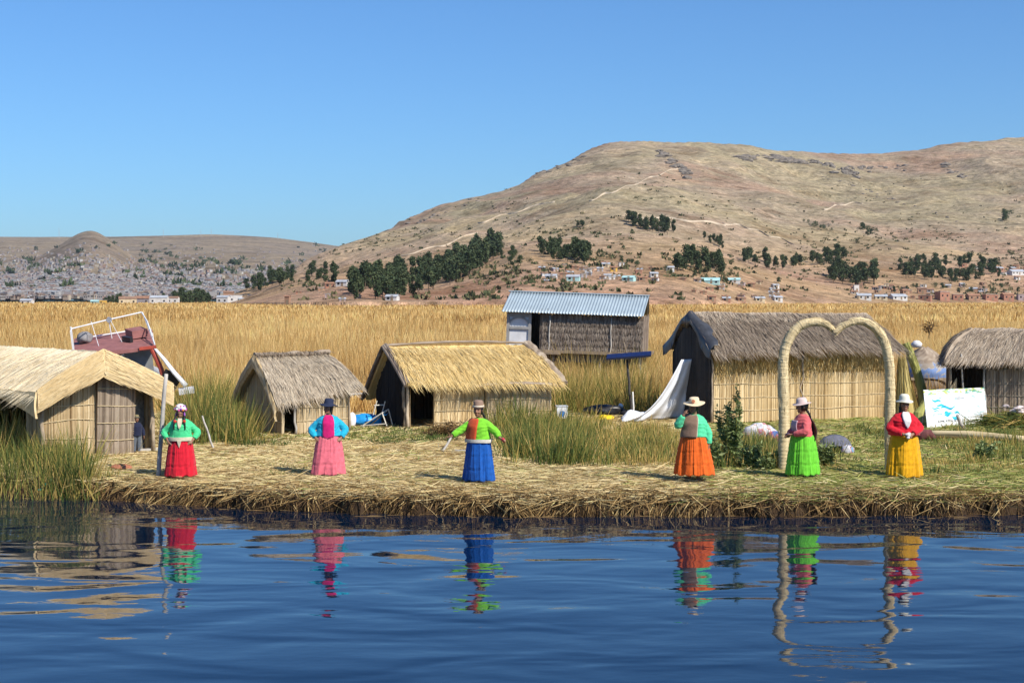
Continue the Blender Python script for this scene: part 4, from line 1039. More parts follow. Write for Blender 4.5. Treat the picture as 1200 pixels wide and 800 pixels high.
ridge_roll('ridge', (-.25, Wh / 2, hr + .05), (2.05, Wh / 2 + .05, hr + .07), .09, M_th['grey'], h, 300)
gab = lambda s: 1.95 - 1.02 * np.abs(s - .5) * 2
m = MB(); mat_wall(m, (0, Wh, 0), (0, 0, 0), 1, 1, hf=gab, stitches=(.35, .75), tmean=.5, ropemb=nrp()); m.build('gable_wall', M_th['tan'], h)
m = MB(); mat_wall(m, (Lh, 0, 0), (Lh, Wh, 0), 1, 1, hf=gab, tmean=.45); m.build('gable_wall', M_th['tan'], h)
m = MB(); mat_wall(m, (.42, 0, 0), (Lh, 0, 0), 1.0, 1.25, stitches=(.35, .7), tmean=.6, bulge=.07, ropemb=nrp()); m.build('front_wall', M_th['tan'], h)
m = MB(); mat_wall(m, (Lh, Wh, 0), (0, Wh, 0), 1.0, 1.0, tmean=.45); m.build('back_wall', M_th['tan'], h)
stitch(M_rope, h)
pole('door_post', (.38, -.03, 0), (.40, 0, 1.05), .035, h, M_polegrey); pole('corner_post', (Lh, -.03, 0), (Lh, 0, 1.25), .035, h)

# ---------------------------------------------------------------- middle golden hut
yaw = R(23); O = at_z(477, 502, ZG)
h = thing('reed_hut', 'hut with a bright golden thatched roof and black doorway in the middle of the island', 'hut', (O[0], O[1], ZG), yaw)
Lh, Wh = 4.45, 2.8; hr = 2.27; he = 1.30
m = MB()
slope(m, (-.18, Wh / 2, hr), (4.32, Wh / 2, hr), (-.08, -.30, he), (4.62, -.30, he), .11, .03, 6000, .08, .03, .022, .62, .18, .011, uneven=.04, slen=(.3, .8))
slope(m, (-.18, Wh / 2, hr), (4.32, Wh / 2, hr), (-.25, Wh + .3, .75), (4.6, Wh + .3, he), .12, .03, 2000, .06, .1, .025, .55, .18, .013)
m.build('roof', M_th['gold'], h)
# grey older thatch along the gable edges and the lower right eave
m = MB()
for a, b, r in (((4.30, Wh / 2, hr + .05), (4.72, -.34, he - .10), .15), ((4.30, Wh / 2, hr + .05), (4.7, Wh + .3, he), .14), ((1.75, -.36, he - .14), (4.68, -.36, he - .17), .10), ((-.2, Wh / 2, hr + .03), (4.4, Wh / 2, hr + .05), .07)):
    k = 20; t = np.linspace(0, 1, k)[:, None]; pts = np.array(a) * (1 - t) + np.array(b) * t + np.array([0, 0, .07]) * np.sin(np.pi * t)
    m.tube(pts, r * (1 + .12 * rng.normal(size=k)), 10, np.clip(.5 + .2 * rng.normal(size=k * 10 + 2), 0, 1), squash=.55)
m.build('roof_edging', M_th['grey'], h)
m = MB()
for a, b, r in (((-.22, Wh / 2, hr + .04), (-.12, -.32, he - .03), .075), ((-.22, Wh / 2, hr + .04), (-.30, Wh + .34, .70), .085)):
    for q in range(3):
        t = np.linspace(0, 1, 14)[:, None]; pts = np.array(a) * (1 - t) + np.array(b) * t + np.array([-.05 * q + .06, 0, .02 - .035 * q]) + np.array([0, 0, .05]) * np.sin(np.pi * t)
        m.tube(pts, r * .62, 8, np.clip(.5 + .2 * rng.normal(size=14 * 8 + 2), 0, 1))
m.build('gable_edging', M_th['brown'], h)
m = MB(); mat_wall(m, (.80, 0, 0), (2.35, 0, 0), 1.30, 1.30, stitches=(.12, .45, .8, 1.1), tmean=.66, tvar=.15, ropemb=nrp(), bulge=.03); m.build('wall_mat', M_th['mat'], h)
m = MB(); mat_wall(m, (2.37, -.02, 0), (Lh, -.02, 0), 1.0, .98, stitches=(.4, .75), tmean=.62, tvar=.12, ropemb=nrp(), bulge=.06); m.build('wall_mat', M_th['tan'], h)
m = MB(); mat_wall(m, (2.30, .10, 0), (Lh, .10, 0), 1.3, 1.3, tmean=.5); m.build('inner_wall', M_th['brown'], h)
stitch(M_rope, h)
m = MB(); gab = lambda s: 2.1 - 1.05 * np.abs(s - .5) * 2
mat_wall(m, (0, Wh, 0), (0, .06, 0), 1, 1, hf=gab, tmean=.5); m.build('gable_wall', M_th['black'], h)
m = MB(); mat_wall(m, (Lh, 0, 0), (Lh, Wh, 0), 1, 1, hf=gab, tmean=.5); m.build('gable_wall', M_th['tan'], h)
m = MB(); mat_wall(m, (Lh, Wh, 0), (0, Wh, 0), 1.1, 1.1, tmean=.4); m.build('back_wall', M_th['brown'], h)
pole('door_post', (.02, -.04, 0), (0, -.05, 1.25), .05, h, mat_plain('pale_bark_pole', (.52, .42, .30), .8, .25, 6)); pole('corner_post', (-.05, .06, 0), (-.04, .1, 1.2), .06, h)
m = MB(); mat_wall(m, (-.02, .02, 0), (.10, -.02, 0), .5, 1.1, tmean=.3); m.build('door_mat', M_th['tan'], h)

# ---------------------------------------------------------------- tin roofed shed on stilts
yaw = R(-9); O = at_y(594, 400, 58.2)
h = thing('reed_shed', 'reed walled shed on stilts with a pale blue corrugated metal roof, behind the golden hut', 'shed', (O[0], O[1], 2.42), yaw)
h.rotation_euler = (0, R(1.9), yaw)
Lh, Wh = 5.15, 2.6; he = 1.20; hr = 1.96
M_tin = mat_plain('pale_blue_roof_sheet', (.33, .40, .44), .45, .10, 1.2, .15, .4)
m = MB()
nx = 430; xs = np.linspace(-.12, Lh + .08, nx); t = np.linspace(0, 1, 6)
T, Xg = np.meshgrid(t, xs, indexing='ij')
for sgn in (-1, 1):
    Yg = Wh / 2 + sgn * (Wh / 2 + .28) * T; Zg = hr - (hr - he) * T + .016 * np.sin(Xg * 2 * math.pi / .115)
    Xs = Xg - .08 * T
    m.slab(np.stack([Xs, Yg, Zg], -1) if sgn > 0 else np.stack([Xs, Yg, Zg], -1), .012, .5, direction=(0, 0, 1))
m.build('roof', M_tin, h, smooth=True)
m = MB(); m.tube([(-.2, Wh / 2, hr + .01), (Lh + .1, Wh / 2, hr + .01)], .045, 8, squash=.6); m.build('ridge_cap', M_tin, h)
M_win = mat_plain('white_curtain', (.62, .62, .63), .8, .12, 3)
pf = MB(); pf.box((.02, 0, .50), (.10, .07, 1.36)); pf.box((.86, 0, .50), (.10, .07, 1.36)); pf.box((.44, 0, -.14), (.74, .07, .10)); pf.box((.44, 0, 1.10), (.74, .06, .16)); pf.box((.44, -.005, .60), (.74, .07, .10))
for k in range(9):                                    # the rounded head of the window
    a = math.pi * (k + .5) / 9; pf.box((.44 + .40 * math.cos(a), -.002, .64 + .36 * math.sin(a)), (.16, .062, .07), np.array(Matrix.Rotation(-(a - math.pi / 2), 3, 'Y')))
pw = pf.build('window', mat_plain('grey_painted_frame', (.30, .29, .28), .7, .25, 3), h)
m = MB(); m.box((.44, .03, .47), (.72, .02, 1.14)); m.build('curtain', M_win, pw)
m = MB(); mat_wall(m, (1.24, 0, 0), (Lh, 0, 0), 1.22, 1.16, zbase=-.62, stitches=(-.1, .15, .4, .65, .9), tmean=.5, tvar=.2, ropemb=None, ragged=.06, bulge=.03)
for zz in (-.05, .2, .45, .7, .95):                   # ragged tiers of reeds
    n = 900; x = rng.uniform(1.34, Lh, n)
    m.blades(np.stack([x, np.full(n, -.05), zz + rng.normal(0, .03, n)], -1), np.stack([rng.normal(0, .03, n), rng.normal(-.03, .02, n), -rng.uniform(.1, .3, n)], -1), .016, np.clip(rng.normal(.55, .25, n), 0, 1), side=np.tile([1., 0, 0], (n, 1)), bend=.05)
m.build('wall_mat', M_th['brown'], h)
m = MB()
for A, B in (((0, Wh, 0), (0, 0, 0)), ((Lh, 0, 0), (Lh, Wh, 0)), ((Lh, Wh, 0), (0, Wh, 0))): mat_wall(m, A, B, 1.15, 1.15, zbase=-.3, tmean=.45, reed=.06)
m.build('side_wall', M_th['brown'], h)
for x in (1.62, 3.95): pole('batten', (x, -.09, -.5), (x, -.09, 1.1), .028, h, M_polegrey)
m = MB(); m.box((Lh / 2, Wh / 2, -.24), (Lh + .5, Wh + .5, .10)); m.box((1.0, -.42, -.30), (2.2, .5, .07)); m.build('platform', M_wood, h)
for x in (.1, 1.8, 3.6, Lh - .1):
    for y in (0, Wh): pole('stilt', (x, y, -2.6), (x, y, -.28), .06, h, M_polegrey)

# ---------------------------------------------------------------- large hut with the black plastic gable
yaw = R(19); O = at_z(832, 495, ZG)
h = thing('reed_hut', 'long hut with grey brown thatch, pale mat walls and black plastic gable behind the arch', 'hut', (O[0], O[1], ZG), yaw)
Lh, Wh = 6.05, 2.6; hr = 3.18; he = 2.14
m = MB()
slope(m, (-.12, Wh / 2, hr), (6.12, Wh / 2, hr - .06), (-.10, -.34, he), (6.36, -.34, he + .06), .10, .03, 6500, .04, .06, .016, .36, .18, .013, uneven=.05, slen=(.3, .8))
slope(m, (-.12, Wh / 2, hr), (6.12, Wh / 2, hr - .06), (-.10, Wh + .34, he), (6.36, Wh + .34, he), .10, .035, 1800, .05, .12, .03, .42, .17, .015)
m.build('roof', M_th['grey'], h)
m = MB()                                              # second layer of thatch along the top
slope(m, (-.05, Wh / 2 - .02, hr + .07), (6.08, Wh / 2 - .02, hr + .02), (-.05, Wh / 2 - .50, hr - .30), (6.14, Wh / 2 - .50, hr - .36), .06, .03, 2200, .02, .16, .03, .5, .2, .015, uneven=.04, slen=(.15, .4))
m.build('ridge_thatch', M_th['grey'], h)
m = MB(); mat_wall(m, (.12, 0, 0), (3.02, 0, 0), 1.42, 1.44, stitches=(.34, .72, 1.12), tmean=.58, tvar=.17, bulge=.05, ropemb=nrp(), ragged=.03); m.build('wall_mat', M_th['mat'], h)
m = MB(); mat_wall(m, (3.10, -.01, 0), (Lh, -.01, 0), 1.45, 1.42, stitches=(.36, .74, 1.13), tmean=.58, tvar=.17, bulge=.05, ropemb=nrp(), ragged=.03); m.build('wall_mat', M_th['mat'], h)
m = MB(); mat_wall(m, (.05, .07, 0), (Lh, .07, 0), 2.1, 2.1, tmean=.42, tvar=.2); 
n = 1600; x = rng.uniform(.1, Lh, n); m.blades(np.stack([x, np.full(n, -.02), rng.uniform(1.4, 1.95, n)], -1), np.stack([rng.normal(0, .05, n), rng.normal(-.03, .03, n), -rng.uniform(.12, .4, n)], -1), .014, np.clip(rng.normal(.6, .25, n), 0, 1))
m.build('inner_wall', M_th['gold'], h)
stitch(M_rope, h)
m = MB(); gab = lambda s: 3.0 - 1.0 * np.abs(s - .5) * 2
mat_wall(m, (0, Wh, 0), (0, 0, 0), 1, 1, hf=gab, tmean=.4, bulge=.1); m.build('gable_wall', M_plastic_black, h, smooth=False)
m = MB(); mat_wall(m, (Lh, 0, 0), (Lh, Wh, 0), 1, 1, hf=gab, tmean=.5); m.build('gable_wall', M_th['tan'], h)
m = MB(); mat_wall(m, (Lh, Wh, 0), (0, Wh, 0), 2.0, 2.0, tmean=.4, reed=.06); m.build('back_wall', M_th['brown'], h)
for x in (.03, 3.06, Lh): pole('wall_post', (x, -.07, 0), (x, -.05, 1.95), .035, h)
m = MB()                                              # black sheet folded over the gable edge
for ye in (-.38, Wh + .38):
    s = np.linspace(0, 1, 30); t = np.linspace(0, 1, 8); T, Sg = np.meshgrid(t, s, indexing='ij')
    X = -.16 + T * .30 * (1 + .4 * vn(Sg * 7, 0, 0, 89)) ; X = np.where(T < .4, -.17 - .02 * vn(Sg * 9, T * 3, 0, 90), X)
    Zg = hr + .10 + (he + .05 - hr) * Sg - np.where(T < .4, (.4 - T) * .9 * (1 + .5 * vn(Sg * 5, 3, 0, 90)), 0) + .01
    m.slab(np.stack([X, Wh / 2 + (ye - Wh / 2) * Sg, Zg], -1), .012, .5, direction=(0, 0, 1))
m.build('gable_sheet', mat_plain('grey_black_sheet', (.05, .052, .058), .4, .4, 3, spec=.4, bumps=.3), h, smooth=True)
m = MB(); m.tube([(.35, -.30, he - .02), (.6, -.26, he - .25), (.95, -.28, he - .3), (1.3, -.32, he - .02)], .014, 6)
m.tube([(.1, -.3, he - .02), (.28, -.3, he - .3), (.45, -.3, he - .05)], .02, 6); m.build('rope', M_rope_grey, h)
for x in (2.0, 2.35): pole('eave_peg', (x, -.36, he - .22), (x, -.36, he + .02), .02, h, M_polegrey, wob=.003)
# white tarpaulin spread from the gable to the ground
def tarp(name, label, cat, P, mat, thick=.012):
    mb_ = MB(); mb_.slab(P, thick, .5); o = mb_.build(name, mat, None, smooth=True); return tag(o, label, cat)
A = at_y(800, 421, 45.9); B0 = at_z(731, 494, ZG + .05); B1 = at_z(800, 489, ZG + .05)
nu, nv = 34, 26; u_ = np.linspace(0, 1, nu); v_ = np.linspace(0, 1, nv); Vv, Uu = np.meshgrid(v_, u_, indexing='ij')
base = B0 + (B1 - B0) * Uu[..., None]; hang = A + np.array([-.05, -.10, 0]) + np.array([.32, .10, 0]) * Uu[..., None]
Pt = hang * (1 - Vv[..., None]) + base * Vv[..., None]
fold = .09 * np.sin(Uu * 17 + 3 * Vv) * Vv + .12 * fbm(Uu * 4, Vv * 4, 0, 3, 92) * Vv
Pt[..., 1] -= fold + .35 * np.sin(np.pi * Vv) * 0
Pt[..., 2] -= .55 * np.sin(np.pi * Vv) * (1 - Uu) * .8; Pt[..., 2] = np.maximum(Pt[..., 2], ZG + .04 + .05 * np.abs(fold))
Mt = mat_plain('white_tarpaulin', (.66, .68, .72), .55, .12, 2.5, spec=.4, bumps=.25)
tarp('tarpaulin', 'white tarpaulin spread from the black gable of the long hut down to the grass', 'tarpaulin', Pt, Mt)
mb_ = MB(); s = np.linspace(0, 1, 26); t = np.linspace(0, 1, 10); T, Sg = np.meshgrid(t, s, indexing='ij')
c0, c1 = at_z(728, 494, ZG), at_z(796, 490, ZG - .02)
P = c0 + (c1 - c0) * Sg[..., None]; P[..., 1] -= (T - .5) * .7; P[..., 2] = ZG + .05 + (.26 + .14 * vn(Sg * 6, 1, 0, 93)) * np.sin(np.pi * T) * np.clip(np.sin(np.pi * Sg) * 2.5, 0.1, 1) + .05 * fbm(Sg * 14, T * 6, 0, 3, 94)
mb_.slab(P[:, ::-1], .02, .5); tag(mb_.build('crumpled_tarpaulin', Mt, smooth=True), 'crumpled edge of white plastic lying at the foot of the tarpaulin in the grass', 'tarpaulin')

# ---------------------------------------------------------------- grey brown hut at the right edge
yaw = R(-14); O = at_z(1113, 488, ZG)
h = thing('reed_hut', 'hut with dark grey hipped thatch and open doorway behind the map board', 'hut', (O[0], O[1], ZG), yaw)
Lh, Wh = 5.6, 3.0; hr = 2.72; he = 1.75
m = MB()
slope(m, (.80, Wh / 2, hr), (5.7, Wh / 2, hr), (-.12, -.30, he - .02), (5.9, -.30, he), .15, .035, 6500, .14, .10, .016, .56, .18, .015, uneven=.05, slen=(.25, .6))
slope(m, (.80, Wh / 2, hr), (5.7, Wh / 2, hr), (-.12, Wh + .3, he), (5.9, Wh + .3, he), .15, .04, 1800, .12, .16, .03, .5, .18, .015)
slope(m, (.72, Wh / 2 - .06, hr), (.72, Wh / 2 + .06, hr), (-.2, -.28, he - .02), (-.2, Wh + .28, he), .14, .04, 1800, .16, .16, .03, .5, .18, .015)
m.build('roof', M_th['grey'], h)
m = MB(); mat_wall(m, (1.08, 0, 0), (Lh, 0, 0), 1.5, 1.5, stitches=(.3, .65, 1.05), tmean=.55, tvar=.2, ropemb=nrp(), ragged=.05); m.build('front_wall', M_th['grey'], h)
m = MB(); mat_wall(m, (1.3, .08, 0), (Lh, .08, 0), 1.75, 1.75, tmean=.5, tvar=.25); m.build('inner_wall', M_th['tan'], h)
stitch(M_rope_grey, h)
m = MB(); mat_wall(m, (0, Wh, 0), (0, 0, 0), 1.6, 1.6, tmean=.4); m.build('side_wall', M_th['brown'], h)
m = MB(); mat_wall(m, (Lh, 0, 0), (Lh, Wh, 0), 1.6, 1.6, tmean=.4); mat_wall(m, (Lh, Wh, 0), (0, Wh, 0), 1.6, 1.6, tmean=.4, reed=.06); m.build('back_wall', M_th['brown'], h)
pole('door_post', (.42, -.10, 0), (.33, -.15, 1.95), .03, h, M_polegrey); pole('door_post', (1.04, -.05, 0), (1.02, -.05, 1.6), .04, h, M_polegrey); pole('corner_post', (0, -.05, 0), (0, -.05, 1.6), .05, h)
m = MB(); mat_wall(m, (-.06, -.05, 0), (.20, -.06, 0), 1.0, 1.2, tmean=.6); m.build('door_mat', M_th['tan'], h)
# ================================================================== THINGS ON THE ISLAND
def gz(px, py):
    p = at_z(px, py, ZG); return np.array([p[0], p[1], float(island_z(p[0], p[1]))])

# ---------------------------------------------------------------- double reed arch
M_arch = mat_tint('bound_totora', [(0.0, (0.38, 0.28, 0.14)), (0.5, (0.64, 0.51, 0.29)), (1.0, (0.75, 0.63, 0.40))], .75, 0, 3, .15)
Ya = 32.35
bl = gz(919, 554); br = gz(1044, 556)
h = thing('reed_arch', 'tall double arch of bound totora reeds with two curved tops meeting in a dip', 'arch', tuple(bl))
def arch_limb(pxs, parent):
    P = np.array([at_y(px, py, Ya) for px, py, r in pxs]); rr = np.array([r for _, _, r in pxs]) * .89
    k = np.linspace(0, len(P) - 1, 90); idx = np.arange(len(P))
    # smooth (Catmull-Rom) through the points
    out = []
    for x in k:
        i = min(int(x), len(P) - 2); t = x - i
        p0, p1, p2, p3 = P[max(i - 1, 0)], P[i], P[i + 1], P[min(i + 2, len(P) - 1)]
        out.append(.5 * (2 * p1 + (p2 - p0) * t + (2 * p0 - 5 * p1 + 4 * p2 - p3) * t * t + (3 * p1 - p0 - 3 * p2 + p3) * t ** 3))
    pts = np.array(out); rad = np.interp(k, idx, rr)
    m = MB(); n = 26; K = 420
    kk = np.linspace(0, 89, K); ptsf = np.stack([np.interp(kk, np.arange(90), pts[:, c]) for c in range(3)], -1); rf = np.interp(kk, np.arange(90), rad)
    rf = rf * (1 + .012 * np.sin(np.arange(K) * 2 * math.pi / 3)) + .003 * rng.normal(size=K)        # binding turns
    tn = np.clip(.5 + .10 * rng.normal(size=n)[None, :] + .16 * rng.normal(size=(K, n)) - .10 * (np.arange(K) % 3 == 0)[:, None] + .10 * vn(np.arange(K) / 25., 0, 0, 5)[:, None], 0, 1)
    rf = rf * (1 + .05 * vn(np.arange(K) / 24., pxs[0][0], 0, 6) + .03 * vn(np.arange(K) / 7., pxs[0][0], 0, 7))
    ne = 420; ii = rng.integers(8, K - 12, ne); an = rng.uniform(0, 6.28, ne); dd = ptsf[ii + 8] - ptsf[ii]; dd /= np.linalg.norm(dd, axis=1, keepdims=True)
    o1 = np.cross(dd, [0, 1.0, 0]); o1 /= np.linalg.norm(o1, axis=1, keepdims=True); rd = o1 * np.cos(an)[:, None] + np.array([0, 1.0, 0]) * np.sin(an)[:, None]
    m.blades(ptsf[ii] - np.array(parent.location) + rd * rf[ii][:, None] * .97, dd * rng.uniform(.08, .25, (ne, 1)) + rd * rng.uniform(.0, .03, (ne, 1)), .009, rng.uniform(.2, 1, ne), bend=.05)
    m.tube(ptsf - np.array(parent.location), rf, n, np.concatenate([tn.reshape(-1), [.4, .4]]))
    return m.build('arch_limb', M_arch, parent, smooth=True)
arch_limb([(919, 560, .155), (919, 500, .135), (918, 450, .125), (918, 421, .12), (924, 398, .115), (937, 382, .105), (954, 377, .095), (968, 380, .08), (978, 388, .055)], h)
arch_limb([(1044, 561, .15), (1043, 500, .13), (1043, 450, .118), (1042, 425, .112), (1036, 400, .105), (1024, 383, .10), (1008, 376, .09), (992, 380, .075), (979, 389, .055)], h)
m = MB(); c = at_y(979, 388, Ya) - bl
for q in range(5): m.tube([c + [-.05 + .02 * q, -.07, .04], c + [-.05 + .02 * q, -.08, -.03]], .012, 5)
m.build('binding', M_rope, h)

# ---------------------------------------------------------------- painted map board
p0, p1 = gz(1087, 502), gz(1158, 498); d = p1 - p0; yaw = math.atan2(d[1], d[0]); Wd = math.hypot(d[0], d[1]); Hd = 1.10
h = thing('map_board', 'white board with a hand painted blue and green lake map leaning on the grass', 'board', tuple(p0), yaw); h.rotation_euler = (R(-9), 0, yaw)
def board_mat():
    m, nt, b = new_mat('painted_map')
    v = coords(nt, 'Object'); sx = nt.nodes.new('ShaderNodeSeparateXYZ'); nt.links.new(v, sx.inputs[0])
    n1 = noise_node(nt, 1.0, 4, .6, coords(nt, 'Object', (2.2, 1, 6.5))); n2 = noise_node(nt, 1.0, 3, .6, coords(nt, 'Object', (5, 1, 13)))
    white = (.80, .82, .83)
    # lake: cyan strokes in the middle band
    zb = nt.nodes.new('ShaderNodeMapRange'); zb.inputs[1].default_value = 0; zb.inputs[2].default_value = Hd; nt.links.new(sx.outputs[2], zb.inputs[0])
    band = ramp(nt, [(.20, (0, 0, 0)), (.34, (1, 1, 1)), (.80, (1, 1, 1)), (.9, (0, 0, 0))]); nt.links.new(zb.outputs[0], band.inputs[0])
    blot = ramp(nt, [(.53, (0, 0, 0)), (.66, (.75, .75, .75))]); nt.links.new(n1.outputs[0], blot.inputs[0])
    fac = mixc(nt, 1.0, band.outputs[0], blot.outputs[0], 'MULTIPLY')
    cy = ramp(nt, [(.35, (.10, .42, .75)), (.5, (.06, .55, .70)), (.65, (.35, .72, .70))]); nt.links.new(n2.outputs[0], cy.inputs[0])
    c = mixc(nt, fac, white, cy.outputs[0])
    # shore along the top: green and yellow
    top = ramp(nt, [(.82, (0, 0, 0)), (.90, (1, 1, 1))]); nt.links.new(zb.outputs[0], top.inputs[0])
    gm = ramp(nt, [(.45, (0, 0, 0)), (.55, (1, 1, 1))]); nt.links.new(n2.outputs[0], gm.inputs[0])
    gc = ramp(nt, [(.42, (.06, .30, .22)), (.52, (.55, .55, .10)), (.62, (.20, .50, .45))]); nt.links.new(n1.outputs[0], gc.inputs[0])
    c = mixc(nt, mixc(nt, 1.0, top.outputs[0], gm.outputs[0], 'MULTIPLY'), c, gc.outputs[0])
    # faint sand colour along the bottom
    bot = ramp(nt, [(.16, (.35, .35, .35)), (.26, (0, 0, 0))]); nt.links.new(zb.outputs[0], bot.inputs[0])
    c = mixc(nt, mixc(nt, 1.0, bot.outputs[0], gm.outputs[0], 'MULTIPLY'), c, (.55, .52, .36))
    nt.links.new(c, b.inputs['Base Color']); b.inputs['Roughness'].default_value = .5
    return m
m = MB(); xs = np.linspace(0, Wd, 20); zs = np.linspace(0, Hd, 12); Zg, Xg = np.meshgrid(zs, xs, indexing='ij')
m.slab(np.stack([Xg + .03 * Zg / Hd * (1 - Xg / Wd * 2) * 0, .012 * np.sin(Xg * 2.2) * Zg, Zg], -1)[:, ::-1] if False else np.stack([Xg, .012 * np.sin(Xg * 2.2) * Zg, Zg], -1), .02, .5, direction=(0, -1, 0))
m.build('panel', board_mat(), h)
M_ink = mat_plain('dark_ink', (.06, .07, .07), .6, .2, 9)
m = MB()
for k in range(16):                                   # row of small scribbled words near the foot
    x = .45 + k * .052 + rng.normal(0, .006)
    if k in (5, 11): continue
    q = np.linspace(0, 1, 6); pts = np.stack([x + .022 * np.sin(q * 9 + k * 2), np.full(6, -.006), .17 + .05 * q + .02 * np.cos(q * 7 + k)], -1); m.tube(pts, .0055, 4)
for k in range(7):
    x = 1.22 + k * .05; q = np.linspace(0, 1, 5); m.tube(np.stack([x + .018 * np.sin(q * 8 + k), np.full(5, -.006), .80 + .06 * q], -1), .005, 4)
m.build('lettering', M_ink, h)
m = MB(); M_cy = mat_plain('cyan_brush_paint', (.04, .48, .66), .5, .15, 9)
for (x0, z0, x1, z1, w_) in ((.28, .80, .62, .76, .03), (.25, .58, .55, .55, .02), (.45, .66, .8, .62, .03), (.6, .60, 1.05, .55, .035), (.3, .52, .5, .48, .015), (.85, .52, 1.15, .58, .025), (.72, .42, .95, .40, .06), (1.0, .30, 1.22, .22, .05), (1.1, .44, 1.3, .40, .03), (.7, .34, .9, .36, .03)):
    q = np.linspace(0, 1, 8); pts = np.stack([x0 + (x1 - x0) * q, np.full(8, -.002), z0 + (z1 - z0) * q + .02 * np.sin(q * 7 + x0 * 9)], -1); m.tube(pts, w_ * (.4 + .6 * np.sin(np.pi * np.clip(q, .08, .92))), 8, squash=.16) if False else m.slab(np.stack([np.stack([pts[:, 0], pts[:, 1], pts[:, 2] + s_ * w_ * (.35 + .65 * np.sin(np.pi * q))], -1) for s_ in (-1, 1)]), .006, .5, direction=(0, -1, 0))
m.build('brush_strokes', M_cy, h)
m = MB()
for x in (.25, Wd - .25): m.tube([(x, .04, .95), (x, .55, .0)], .022, 6)
m.build('prop', M_polegrey, h)
def stick(name, label, a, b, r, mat=M_polegrey, cat='stick', wob=.015, r2=None):
    a = np.asarray(a, float); o = pole(name, (0, 0, 0), np.asarray(b, float) - a, r, None, mat, r2, wob); o.location = a; return tag(o, label, cat)
a = gz(1131, 503); stick('stick', 'short grey stake leaning in front of the painted map board', a - [0, 0, .05], at_y(1122, 486, a[1] - .1), .055)
a = gz(184, 556); stick('pole', 'tall grey pole stuck upright beside the woman in the red skirt', a - [0, 0, .3], at_y(195, 438, a[1] + .25), .05, r2=.04, cat='pole', wob=.012)
a = gz(252, 526); stick('stick', 'thin pale stick leaning in the green reeds right of the red skirt', a - [0, 0, .1], at_y(237, 487, a[1] + .1), .028, wob=.005)
a = gz(1084, 514); b = gz(1210, 521); q = np.linspace(0, 1, 9)[:, None]
m = MB(); pts = (b - a) * q + np.array([0, 0, .12]) + np.array([0, 0, .06]) * np.sin(np.pi * q) * np.array([[0, 0, 1]]); m.tube(pts, np.linspace(.10, .085, 9), 12, np.clip(.5 + .2 * rng.normal(size=9 * 12 + 2), 0, 1), wob=.06)
o = m.build('reed_log', M_arch, None, smooth=True); o.location = a; tag(o, 'long bound reed roll lying on the grass right of the yellow skirt', 'reed roll')
m = MB(); m.tube([(0, 0, .0), (.10, 0, .17), (.28, .02, .2), (.42, 0, .05)], [.10, .15, .13, .06], 9, wob=.15); o = m.build('cloth_bundle', mat_plain('dark_red_cloth', (.14, .05, .05), .9, .4, 8), None, smooth=True); o.location = gz(1076, 516) ; tag(o, 'small dark cloth bundle at the near end of the reed roll', 'bundle')

# ---------------------------------------------------------------- reed sheaves right of the long hut
M_sheaf = mat_tint('sheaf_reeds', [(0.0, (0.20, 0.15, 0.045)), (0.5, (0.44, 0.34, 0.12)), (1.0, (0.60, 0.49, 0.20))], .8, 0, 2, .2)
M_fresh = mat_tint('fresh_reed_bundle', [(0.0, (0.20, 0.20, 0.05)), (0.5, (0.36, 0.36, 0.11)), (1.0, (0.50, 0.48, 0.20))], .75, 0, 3, .2)
a = gz(1064, 490); m = MB(); n = 1700; ang = rng.uniform(0, 6.28, n); rr = .40 * np.sqrt(rng.uniform(.3, 1, n))
base = np.stack([np.cos(ang) * rr, np.sin(ang) * rr * .7, np.zeros(n)], -1); top = np.stack([np.cos(ang) * .09 - .18, np.sin(ang) * .08 + .1, 1.75 + rng.normal(0, .12, n)], -1)
m.blades(base, top - base, .03, rng.uniform(.2, 1, n), bend=.03)
k = 14; m.tube(np.array([[-.18 * t, .1 * t, 1.6 * t] for t in np.linspace(0, 1, k)]), np.linspace(.34, .10, k), 14, squash=.75)
o = m.build('reed_sheaf', M_sheaf); o.location = a; tag(o, 'standing sheaf of dry reeds leaning on the right end of the long hut', 'reed sheaf')
a = gz(1085, 482); b = at_y(1061, 402, a[1] + .3)
m = MB(); q = np.linspace(0, 1, 16)[:, None]; pts = (b - a) * q + np.array([.12, 0, -.05]) * np.sin(np.pi * q); m.tube(pts, np.linspace(.17, .12, 16), 14, np.clip(.5 + .22 * rng.normal(size=16 * 14 + 2), 0, 1))
n = 500; f = rng.uniform(0, .95, n)[:, None]; d = (b - a); ang = rng.uniform(0, 6.28, n); bb = d * f + np.array([.12, 0, -.05]) * np.sin(np.pi * f) + np.stack([np.cos(ang) * .14, np.sin(ang) * .14, 0 * ang], -1)
m.blades(bb, d * rng.uniform(.06, .16, (n, 1)), .014, rng.uniform(.2, 1, n), bend=.05)
o = m.build('reed_bundle', M_fresh, None); o.location = a; tag(o, 'long thick bundle of fresh green yellow reeds leaning beside the dry sheaf', 'reed bundle')
a = gz(1078, 497); m = MB(); n = 700; ang = rng.uniform(-.5, .5, n)
m.tube([(0, 0, .02), (.02, .05, .3), (.16, .1, .62)], [.24, .2, .05], 12); base = np.stack([rng.uniform(-.25, .2, n), rng.uniform(-.2, .2, n), np.zeros(n)], -1); m.blades(base, np.stack([.18 - base[:, 0] * .7, .1 - base[:, 1], rng.uniform(.4, .72, n)], -1), .03, rng.uniform(.2, 1, n), bend=.05)
o = m.build('reed_bundle', M_fresh); o.location = a; tag(o, 'short stump of bundled reeds between the yellow skirt and the map board', 'reed bundle')

